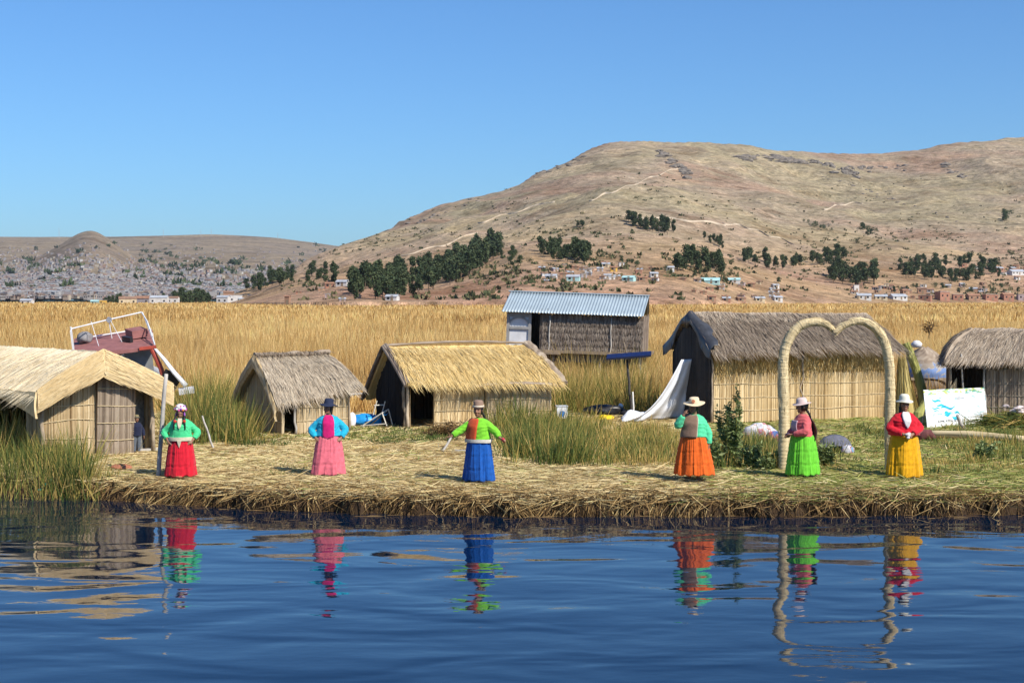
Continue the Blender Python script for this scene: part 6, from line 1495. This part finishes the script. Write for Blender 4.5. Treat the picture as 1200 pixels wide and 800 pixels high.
def person(px, py, yaw, sc, label, spec, depth=None):
    loc = gz(px, py) if depth is None else depth
    root = thing('person', label, 'person', tuple(loc), R(yaw)); root.scale = (sc, sc, sc)
    st = spec.get('stout', 1.0)
    # ---- body
    b = MB(); hy = spec.get('head_yaw', 0); hp = spec.get('head_tilt', 0)
    ellrings(b, [(.72, .13, .11, 0, 0), (.82, .150 * st, .125 * st, 0, 0), (.95, .135 * st, .110 * st, 0, 0), (1.08, .150 * st, .115 * st, 0, -.005), (1.18, .165, .10, 0, 0), (1.235, .135, .075, 0, .005), (1.265, .055, .055, 0, .01)])
    b.tube([(0, .015, 1.20), (0, .008, 1.28), (0, -.005, 1.34)], [.062, .052, .050], 14)
    hd = MB(); HC = np.array([0, -.012, 1.425])
    hr_ = [(-.118, .030, .035, -.030), (-.105, .045, .058, -.022), (-.075, .060, .078, -.010), (-.03, .071, .092, 0), (.02, .076, .098, .006), (.065, .070, .090, .010), (.098, .048, .062, .012), (.115, .018, .025, .012)]
    ellrings(hd, [(z, rx, ry, 0, cy) for z, rx, ry, cy in hr_])
    hd.tube([(0, -.088, .022), (0, -.104, -.008), (0, -.112, -.030), (0, -.096, -.040)], [.008, .012, .016, .010], 8)          # nose
    for s_ in (-1, 1):
        ball(hd, (s_ * .017, -.096, -.033), (.010, .010, .008)); ball(hd, (s_ * .076, .006, -.008), (.010, .018, .030))           # nostril, ear
        ball(hd, (s_ * .040, -.074, -.038), (.022, .016, .018)); ball(hd, (s_ * .031, -.083, .028), (.022, .010, .007))           # cheek, brow ridge
    ball(hd, (0, -.090, -.064), (.022, .010, .0065)); ball(hd, (0, -.088, -.077), (.020, .010, .0065)); ball(hd, (0, -.075, -.102), (.020, .018, .014))   # lips, chin
    Rh = 1.10 * (rotz(R(hy)) @ rot_axis((1, 0, 0), R(hp)))
    for i, v in enumerate(hd.v): hd.v[i] = v @ Rh.T + HC
    for (fa, mi), v in zip([], []): pass
    off = b.n
    for v, t in zip(hd.v, hd.t): b.v.append(v); b.t.append(t)
    for fa, mi in hd.f: b.f.append((fa + off, mi))
    b.n += hd.n
    H = lambda p: tuple(np.array(p, float) @ Rh.T + HC)
    arms = {}
    for s_, key in ((-1, 'left'), (1, 'right')):
        e, w_, d, pn, curl = spec[key]; sh = np.array([s_ * .168, .01, 1.185])
        arms[s_] = (sh, np.array(e, float), np.array(w_, float)); path = limb(sh - np.array([s_ * .05, 0, .0]), e, w_)
        b.tube(path, np.interp(np.linspace(0, 1, len(path)), [0, .1, .48, .55, .7, 1], [.052, .050, .040, .040, .038, .025]), 12)
        hand(b, w_, d, pn, curl, s_ * spec.get('thumb', 1))
    for s_ in (-1, 1):
        b.tube([(s_ * .075, 0, .80), (s_ * .085, -.005, .60), (s_ * .085, 0, .44), (s_ * .085, .018, .30), (s_ * .085, .015, .14), (s_ * .085, .012, .055)], [.095, .078, .055, .056, .040, .032], 12)
        b.tube([(s_ * .085, .045, .035), (s_ * .088, .0, .042), (s_ * .098, -.07, .030), (s_ * .105, -.125, .022), (s_ * .107, -.150, .020)], [.028, .034, .033, .028, .016], 10, squash=.7)
    remesh(b, 'body', M_skin, root, .0072, 3)
    # ---- eyes, brows, lips
    for s_ in (-1, 1):
        m = MB(); ball(m, (0, 0, 0), (.0115, .006, .0065)); o = m.build('eye', M_eye, root, smooth=True); o.location = H((s_ * .031, -.089, .008)); o.rotation_euler = (0, 0, R(hy))
    m = MB(); ball(m, (0, 0, 0), (.021, .006, .008)); o = m.build('lips', M_lip, root, smooth=True); o.location = H((0, -.099, -.070)); o.rotation_euler = (0, 0, R(hy))
    # ---- hair
    m = MB(); ellrings(m, [(z, rx + .010, ry + .010, 0, cy + .012) for z, rx, ry, cy in hr_[2:]])
    m.v[0][:, 1] = np.where((m.v[0][:, 1] < -.045) & (m.v[0][:, 2] < .075), -.045, m.v[0][:, 1]); m.v[0] = m.v[0] @ Rh.T + HC
    hb = MB(); hb.v, hb.t, hb.f, hb.n = m.v, m.t, m.f, m.n
    for pts, r in spec.get('braids', []):
        P = np.array(pts, float); k = np.linspace(0, len(P) - 1, 26); Pf = np.stack([np.interp(k, np.arange(len(P)), P[:, c]) for c in range(3)], -1); hb.tube(Pf, r * (1 + .22 * np.sin(np.arange(26) * 1.9)) * np.linspace(1, .55, 26), 9)
    hb.build('hair', M_hair, root, smooth=True)
    # ---- skirt(s)
    for (zt, zb, rt, rb, ell, npl, amp, mat, nm, cx) in spec['skirts']:
        nz, na = 30, 240; f = np.linspace(0, 1, nz); a = np.arange(na) * 2 * math.pi / na; Fz, A_ = np.meshgrid(f, a, indexing='ij')
        sd_ = spec['seed'] * 3.7
        cx_, sx_ = np.cos(A_) * npl / 6.28, np.sin(A_) * npl / 6.28
        fold = (1 - np.abs(vn(cx_ * .85 + sd_, sx_ * .85, .35 * Fz, 127))) ** 2 + .55 * (1 - np.abs(vn(cx_ * 2.1 + sd_, sx_ * 2.1, .8 * Fz, 128))) ** 2
        ph = A_ * npl + 2.2 * vn(np.cos(A_) * 1.5 + sd_, np.sin(A_) * 1.5, 0, 121) + .5 * Fz * vn(np.cos(A_) * 2 + sd_, np.sin(A_) * 2, 3, 122)
        fl = rt + (rb - rt) * (Fz ** .62)
        deep = amp * (.25 + .75 * Fz) * (1 + .7 * vn(np.cos(A_) * 3 + sd_, np.sin(A_) * 3, Fz * 1.5, 123))
        r = fl + deep * (fold - .95) * 1.55 + .030 * Fz * fbm(np.cos(A_) * 2.2 + sd_, np.sin(A_) * 2.2, Fz * 1.2, 3, 124)
        for tz in (.36, .68): r = r + .010 * np.exp(-((Fz - tz) / .018) ** 2) - .012 * np.exp(-((Fz - tz - .035) / .02) ** 2)
        Z = zt + (zb - zt) * Fz + .012 * np.sin(ph * .5 + 1) * Fz + .012 * vn(np.cos(A_) * 2, np.sin(A_) * 2, sd_, 125) * Fz
        P = np.stack([r * np.cos(A_) + cx * Fz, r * np.sin(A_) * ell, Z], -1)
        m = MB(); m.grid(P, wrap=True, flip=True); Pi = P.copy(); Pi[..., :2] *= .965; m.grid(Pi, wrap=True)
        i0 = np.arange(na); i1 = (i0 + 1) % na; base = (nz - 1) * na
        m.f.append((np.stack([base + i0, base + nz * na + i0, base + nz * na + i1, base + i1], -1), 0))
        m.build(nm, mat, root, smooth=True)
    # ---- jacket: torso shell and sleeves fused
    J = spec['jacket']; zb = J.get('hem', .80) - .10; wb = J.get('w', .205) * st * 1.10; dp = J.get('d', .160) * st * 1.08
    m = MB(); ellrings(m, [(zb, wb, dp, 0, 0), (zb + .05, wb * .98, dp * .98, 0, 0), (1.0, .205 * st, .160 * st, 0, -.004), (1.11, .206 * st, .158 * st, 0, -.006), (1.19, .198, .128, 0, 0), (1.238, .160, .096, 0, .006), (1.268, .085, .074, 0, .008)])
    for s_ in (-1, 1):
        sh, e, w_ = arms[s_]; wl = J.get('cuff', .97); path = limb(sh - np.array([s_ * .06, 0, 0]), e, e + (w_ - e) * wl)
        rr = np.interp(np.linspace(0, 1, len(path)), [0, .12, .4, .55, .85, 1], [.082, .086, .076, .078, .066, .052]); m.tube(path, rr, 14)
    remesh(m, 'jacket', J['mat'], root, .0095, 3, .0055, spec['seed'])
    # ---- front panel (blouse or waistcoat showing between the jacket edges)
    if 'panel' in spec:
        for (a0, a1, z0, z1, grow, mat, nm, vneck) in spec['panel']:
            zr = np.linspace(z0, z1, 14); ar = np.linspace(0, 1, 12); Zg, Ag = np.meshgrid(zr, ar, indexing='ij'); tt = (Zg - z0) / (z1 - z0)
            wid = np.where(vneck > 0, tt ** vneck, 1 + .3 * tt) if vneck else 1 + .3 * tt
            mid_ = (a0 + a1) / 2; ang = R(1) * (mid_ + (a0 + (a1 - a0) * Ag - mid_) * wid) - math.pi / 2
            rx = np.interp(Zg, [zb, zb + .05, 1.0, 1.11, 1.19, 1.238, 1.268], [wb, wb * .98, .205 * st, .206 * st, .198, .160, .085]) + grow; ry = np.interp(Zg, [zb, zb + .05, 1.0, 1.11, 1.19, 1.238, 1.268], [dp, dp * .98, .160 * st, .158 * st, .128, .096, .074]) + grow
            m = MB(); P = np.stack([rx * np.cos(ang), ry * np.sin(ang), Zg + .004 * vn(Ag * 6, Zg * 30, 0, 126)], -1)
            m.slab(P, .02, .5); m.build(nm, mat, root, smooth=True)
            if spec.get('trim') is not None and nm != 'waistband':
                for col in (0, -1):
                    m = MB(); m.tube(P[:, col] + np.array([0, -.004, 0]), .010, 6); m.build('trim', spec['trim'], root, smooth=True)
    for fn in spec.get('extra', []): fn(root, H, Rh, HC)
    return root

# ---- hats
def hat(prof, mat, band=None, tilt=(0, 0), dz=.055, droop=0.0, wave=.0, band_z=(.0, .03), band_r=.088, seedv=0):
    def fn(root, H, Rh, HC):
        n = 36; prof_ = np.array(prof, float); a = np.arange(n) * 2 * math.pi / n; k = len(prof_)
        r = prof_[:, 0][:, None] * np.ones(n); z = prof_[:, 1][:, None] * np.ones(n)
        brim = np.clip((r - .10) / .1, 0, 1.5); z = z - droop * brim * (1 + 0 * a) + wave * brim * (np.sin(2 * a + seedv) + .5 * np.sin(3 * a + 1 + seedv))
        P = np.stack([r * np.cos(a), r * np.sin(a) * 1.12, z], -1)
        Rt = Rh @ rot_axis((1, 0, 0), R(tilt[0])) @ rot_axis((0, 1, 0), R(tilt[1]))
        m = MB(); m.grid((P + np.array([0, .006, dz])) @ Rt.T + HC, wrap=True); ho = m.build('hat', mat, root, smooth=True)
        if band is not None:
            m = MB(); m.lathe([(band_r, band_z[0]), (band_r + .006, band_z[0] + .002), (band_r + .004, band_z[1]), (band_r - .006, band_z[1] + .001)], 30, ell=(1, 1.12)); m.v[0] = (m.v[0] + np.array([0, .006, dz])) @ Rt.T + HC
            m.build('hat_band', band, ho, smooth=True)
    return fn
BRIM = lambda R_, crown, top, t=.010: [(0.001, -.002), (.06, -.004), (.082, -.006), (R_ * .7, -.008), (R_, -.004), (R_ + .004, .002), (R_, .007), (R_ * .7, t - .002), (.093, t + .002), (.088, .03), (.084, crown * .7), (top, crown * .95), (top * .6, crown), (.001, crown * .98)]

M_straw_hat = mat_plain('straw_hat', (.68, .55, .36), .75, .15, 12); M_felt = mat_plain('brown_felt', (.25, .165, .12), .85, .2, 10); M_cream = mat_plain('cream_band', (.58, .52, .40), .8, .1, 10)
M_navy = mat_plain('navy_hat_cloth', (.018, .025, .055), .85, .25, 10); M_pinkhat = mat_plain('pale_pink_hat', (.60, .47, .43), .8, .12, 10); M_whitehat = mat_plain('ivory_hat', (.66, .64, .52), .8, .12, 10)
HIP = lambda s: ((s * .365, .05, .97), (s * .255, -.10, .80), (-s * .75, -.45, -.5), (-s * .3, .6, -.5), .5)
DOWN = lambda s: ((s * .265, .02, .94), (s * .285, -.05, .70), (0, -.15, -1), (-s, 0, 0), .45)

# 1 red skirt, mint jacket, flowered knitted hat
c_mint = cloth('mint_green_cloth', (0.060, 0.528, 0.216)); c_red = cloth('bright_red_cloth', (0.528, 0.008, 0.024)); c_creamc = cloth('cream_cloth', (0.528, 0.464, 0.336))
def flower_hat(root, H, Rh, HC):
    m = MB(); m.lathe([(.098, .0), (.108, .03), (.100, .07), (.075, .105), (.035, .128), (.001, .134)], 30, ell=(1, 1.1)); m.lathe([(.090, .0), (.098, .0)], 30, ell=(1, 1.1)); m.v = [v @ Rh.T + HC + np.array([0, 0, .015]) for v in m.v]
    ho = m.build('hat', cloth('white_wool', (0.560, 0.528, 0.528)), root, smooth=True)
    cols = [cloth('pink_wool', (0.560, 0.096, 0.280)), cloth('purple_wool', (0.240, 0.064, 0.360)), cloth('orange_wool', (0.600, 0.200, 0.048)), cloth('white_pompom', (0.600, 0.576, 0.576))]
    for k in range(16):
        a = k * 2 * math.pi / 16; m = MB(); ball(m, (0, 0, 0), .026); o = m.build('pompom', cols[k % 4], ho, smooth=True); o.location = np.array([.104 * math.cos(a), .116 * math.sin(a), .022 + .02 * (k % 2)]) @ Rh.T + HC
    for k in range(9):
        a = k * 2 * math.pi / 9 + .2; m = MB(); ball(m, (0, 0, 0), .022); o = m.build('pompom', cols[(k + 1) % 4], ho, smooth=True); o.location = np.array([.085 * math.cos(a), .094 * math.sin(a), .095]) @ Rh.T + HC
    for s_ in (-1, 1):
        m = MB(); m.tube([(s_ * .082, -.02, 1.40), (s_ * .092, -.06, 1.33), (s_ * .095, -.10, 1.28)], [.016, .020, .012], 8); m.build('hat_flap', cols[s_ > 0], ho, smooth=True)
        m = MB(); ball(m, (s_ * .098, -.155, 1.215), (.038, .03, .036)); m.build('tassel', cloth('red_tassel', (0.496, 0.040, 0.024)), root, smooth=True)
person(212, 557, 4, .97, 'woman in a bright red skirt and mint green top wearing a flowered white hat',
       dict(seed=1, stout=1.1, left=HIP(-1), right=HIP(1), head_yaw=-8, head_tilt=0,
            braids=[([(-.07, -.02, 1.36), (-.10, -.12, 1.27), (-.115, -.165, 1.17), (-.12, -.17, 1.05)], .026), ([(.07, -.02, 1.36), (.10, -.12, 1.27), (.112, -.165, 1.17), (.118, -.17, 1.05)], .026)],
            skirts=[(.85, .055, .215, .34, .84, 22, .030, c_red, 'skirt', 0)], jacket=dict(mat=c_mint, hem=.955, w=.20, d=.155, cuff=.72),
            panel=[(-18, 18, 1.06, 1.268, .012, c_creamc, 'blouse', .7), (-86, 86, .80, .88, .018, c_creamc, 'waistband', 0), (-10, 10, .66, .82, .035, c_creamc, 'sash', .9)], extra=[flower_hat]))
# 2 pink skirt, cyan jacket, navy hat
c_cy = cloth('bright_cyan_cloth', (0.012, 0.352, 0.528)); c_mag = cloth('magenta_cloth', (0.496, 0.008, 0.128)); c_pink = cloth('pink_cloth', (0.624, 0.132, 0.172)); c_lil = cloth('lilac_trim', (0.496, 0.360, 0.496))
person(385, 557, 6, 1.0, 'woman in a pink skirt, magenta blouse and open cyan jacket wearing a floppy navy hat',
       dict(seed=2, stout=1.08, left=HIP(-1), right=HIP(1), head_yaw=-30, head_tilt=0, trim=c_lil,
            braids=[([(.05, .06, 1.36), (.06, .11, 1.26), (.05, .17, 1.05)], .024)],
            skirts=[(.85, .055, .22, .365, .84, 14, .040, c_pink, 'skirt', -.01)], jacket=dict(mat=c_cy, hem=.94, w=.225, d=.16, cuff=.9),
            panel=[(-30, 32, .80, 1.266, .005, c_mag, 'blouse', .12)], extra=[hat(BRIM(.165, .115, .066), M_navy, droop=.035, wave=.016, seedv=1.0, dz=.058, tilt=(-4, 4))]))
# 3 blue skirt, lime jacket, brown bowler, arms out
c_lime = cloth('lime_green_cloth', (0.176, 0.528, 0.028)); c_vest = cloth('brick_orange_cloth', (0.496, 0.068, 0.020)); c_blue = cloth('royal_blue_cloth', (0.003, 0.076, 0.336)); c_white = cloth('white_sash', (0.544, 0.512, 0.448)); c_dk = cloth('black_cloth', (0.010, 0.010, 0.011))
def mitten(root, H, Rh, HC):
    m = MB(); ball(m, (.545, -.04, .875), (.036, .030, .034)); m.tube([(.53, -.04, .90), (.56, -.04, .85), (.565, -.03, .82)], [.02, .024, .012], 8); m.build('wool_ball', cloth('crimson_wool', (0.528, 0.016, 0.056)), root, smooth=True)
person(561, 564, -26, 1.03, 'woman in a royal blue skirt and lime green jacket with both arms held out',
       dict(seed=3, stout=1.08, left=((-.32, -.14, 1.03), (-.44, -.30, .92), (-1, -.3, -.25), (0, 0, -1), .5), right=((.34, .04, 1.02), (.47, -.02, .90), (1, -.2, -.2), (0, 0, -1), .6), head_yaw=8, head_tilt=2, trim=c_vest,
            braids=[([(.05, .06, 1.36), (.08, .10, 1.27), (.13, .15, 1.1), (.16, .17, .9), (.17, .17, .72)], .024)],
            skirts=[(.86, .07, .215, .335, .86, 20, .036, c_blue, 'skirt', 0)], jacket=dict(mat=c_lime, hem=.955, w=.205, d=.158, cuff=.86),
            panel=[(-60, 6, .855, 1.255, .012, c_vest, 'waistcoat', 0), (-88, 88, .80, .865, .02, c_white, 'waistband', 0)],
            extra=[mitten, hat(BRIM(.108, .125, .070), M_felt, M_cream, dz=.05, band_z=(.004, .030), band_r=.094)]))
# 4 orange skirt, mint bolero, straw hat, hand raised to her face
c_or = cloth('bright_orange_cloth', (0.640, 0.108, 0.010)); c_taupe = cloth('taupe_knit', (0.216, 0.136, 0.092)); c_mint2 = cloth('pale_mint_cloth', (0.080, 0.544, 0.272))
def flower(root, H, Rh, HC):
    m = MB(); 
    for k in range(6): ball(m, (.02 * math.cos(k * 1.05), 0, .02 * math.sin(k * 1.05)), (.015, .008, .015))
    o = m.build('hat_flower', cloth('coral_flower', (0.528, 0.176, 0.080)), root, smooth=True); o.location = H((.045, -.105, .095))
person(813, 565, -14, 1.06, 'woman in a bright orange skirt and straw hat raising one hand to her face',
       dict(seed=4, stout=1.12, left=((-.30, -.16, 1.05), (-.165, -.20, 1.27), (.45, .25, .85), (.6, .6, -.2), .7), right=DOWN(1), head_yaw=-20, head_tilt=4, trim=c_white,
            braids=[([(.05, .06, 1.36), (.07, .12, 1.26), (.06, .18, 1.0)], .024)],
            skirts=[(.87, .15, .22, .375, .86, 24, .034, c_or, 'skirt', .015)], jacket=dict(mat=c_mint2, hem=.955, w=.215, d=.165, cuff=.9),
            panel=[(-54, 16, .845, 1.255, .013, c_taupe, 'waistcoat', 0)],
            extra=[hat(BRIM(.180, .105, .074), M_straw_hat, mat_plain('pale_hat_band', (.60, .44, .30), .8, .1, 9), dz=.045, wave=.008, band_r=.090, tilt=(4, 3)), flower]))
# 5 green skirt, coral jacket, side view
c_gr = cloth('vivid_green_cloth', (0.128, 0.496, 0.028)); c_cor = cloth('coral_pink_cloth', (0.560, 0.104, 0.112)); c_shawl = cloth('dark_brown_shawl', (0.056, 0.028, 0.022)); c_lilac = cloth('pale_lilac_cloth', (0.400, 0.288, 0.336))
def shawl(root, H, Rh, HC):
    m = MB(); t = np.linspace(0, 1, 16); s = np.linspace(-1, 1, 14); T, Sg = np.meshgrid(t, s, indexing='ij')
    m.slab(np.stack([Sg * (.15 + .04 * T), .150 + .06 * np.sin(np.pi * T) + .05 * T, 1.16 - .40 * T + .012 * vn(Sg * 4, T * 6, 0, 131)], -1), .025, .5, direction=(0, 1, 0)); m.build('shawl', c_shawl, root, smooth=True)
    m = MB(); t = np.linspace(0, 1, 10); s = np.linspace(-1, 1, 10); T, Sg = np.meshgrid(t, s, indexing='ij')
    m.slab(np.stack([Sg * .11, -.168 - .03 * np.sin(np.pi * T), 1.15 - .22 * T], -1)[:, ::-1], .02, .5, direction=(0, -1, 0)); m.build('scarf', c_lilac, root, smooth=True)
    m = MB(); ball(m, (-.02, -.30, .86), (.06, .05, .05)); m.build('knitting', cloth('dark_knitting', (0.064, 0.040, 0.072)), root, smooth=True)
person(940, 561, -74, 1.03, 'woman in a vivid green skirt and coral jacket beside the left arch column',
       dict(seed=5, stout=1.06, left=((-.265, -.05, .94), (-.08, -.26, .88), (.5, -.6, -.2), (0, -.5, -1), .7), right=((.265, -.05, .94), (.10, -.26, .88), (-.5, -.6, -.1), (0, -.5, -1), .7), head_yaw=-4, head_tilt=8,
            braids=[([(.02, .07, 1.36), (.03, .13, 1.27), (.03, .19, 1.1), (.03, .23, .86)], .028)],
            skirts=[(.86, .09, .215, .335, .96, 22, .034, c_gr, 'skirt', 0)], jacket=dict(mat=c_cor, hem=.93, w=.20, d=.165, cuff=.9),
            extra=[shawl, hat(BRIM(.150, .11, .066), M_pinkhat, mat_plain('pale_pink_band', (.55, .42, .40), .8, .1, 9), dz=.045, band_r=.090, wave=.010, droop=.01)]))
# 6 yellow skirt, red jacket, white hat, hands clasped
c_yel = cloth('golden_yellow_cloth', (0.640, 0.320, 0.003)); c_redj = cloth('scarlet_cloth', (0.528, 0.006, 0.020)); c_wb = cloth('white_blouse_cloth', (0.592, 0.560, 0.544)); c_pur = cloth('violet_cuff', (0.080, 0.024, 0.128))
def cuffs(root, H, Rh, HC):
    for s_ in (-1, 1):
        a = np.array([s_ * .185, -.17, .905]); b = np.array([s_ * .115, -.235, .875]); m = MB(); m.tube([a, b], [.053, .050], 12); m.build('cuff', c_pur, root, smooth=True)
    m = MB(); 
    for k in range(7): ball(m, (rng.normal(0, .03), -.32 + rng.normal(0, .01), .862 + rng.normal(0, .018)), (.036, .022, .024))
    remesh(m, 'handkerchief', c_wb, root, .008, 2)
person(1059, 560, 3, 1.07, 'woman in a golden yellow skirt and scarlet jacket before the right arch column',
       dict(seed=6, stout=1.22, left=((-.315, -.03, .96), (-.085, -.265, .865), (.9, -.35, -.1), (0, .8, -.5), .6), right=((.315, -.03, .96), (.085, -.265, .865), (-.9, -.35, -.1), (0, .8, -.5), .6), head_yaw=-6, head_tilt=4, trim=c_lil,
            braids=[([(-.07, .02, 1.36), (-.09, -.02, 1.28), (-.10, -.03, 1.22)], .03)],
            skirts=[(.87, .06, .235, .35, .84, 18, .036, c_yel, 'skirt', .01)], jacket=dict(mat=c_redj, hem=.93, w=.228, d=.175, cuff=.92),
            panel=[(-26, 26, .98, 1.268, .014, c_wb, 'blouse', .75)],
            extra=[cuffs, hat(BRIM(.145, .125, .062), M_whitehat, mat_plain('white_hat_band', (.62, .62, .60), .8, .1, 9), dz=.045, band_r=.090, wave=.012, droop=.012)]))
# 7 small child in the doorway
c_nv = cloth('navy_child_cloth', (0.010, 0.014, 0.040)); c_jean = cloth('grey_blue_trousers', (0.096, 0.112, 0.136))
p_ = np.array([-8.87, 36.22, ZG])
def trousers(root, H, Rh, HC):
    m = MB()
    for s_ in (-1, 1): m.tube([(s_ * .075, 0, .84), (s_ * .09, 0, .5), (s_ * .09, .01, .08)], [.115, .085, .062], 12)
    ellrings(m, [(.74, .165, .135, 0, 0), (.85, .168, .135, 0, 0), (.93, .155, .125, 0, 0)]); remesh(m, 'trousers', c_jean, root, .012, 3, .004, 3)
person(157, 530, 30, .58, 'small child in a dark blue jumper and knitted cap standing in the hut doorway',
       dict(seed=7, stout=1.0, left=DOWN(-1), right=DOWN(1), head_yaw=5, head_tilt=4, skirts=[], jacket=dict(mat=c_nv, hem=.82, w=.185, d=.15, cuff=.95),
            extra=[trousers, hat(BRIM(.112, .10, .07), mat_plain('olive_knit_cap', (.20, .17, .09), .9, .3, 12), mat_plain('dark_cap_band', (.05, .05, .07), .9, .2, 9), dz=.04, band_r=.092)]), depth=p_)
# ================================================================== THE AIR
m = bpy.data.materials.new('thin_air'); m.use_nodes = True; nt = m.node_tree; nt.nodes.clear()
pv = nt.nodes.new('ShaderNodeVolumePrincipled'); pv.inputs['Color'].default_value = (.78, .86, .96, 1); pv.inputs['Density'].default_value = 3.0e-5; pv.inputs['Anisotropy'].default_value = .2
out = nt.nodes.new('ShaderNodeOutputMaterial'); nt.links.new(pv.outputs[0], out.inputs['Volume'])
zs = max(float(TN.H.max()), float(TF.H.max())) + 60
mb = MB(); mb.box((0, 5000, (zs - 60) / 2), (19000, 15000, zs + 60))
zmin = -(zs + 60) / 2 + (zs - 60) / 2
tag(mb.build('haze', m), 'thin pale blue haze in the air over the lake and hills', 'haze', kind='stuff')
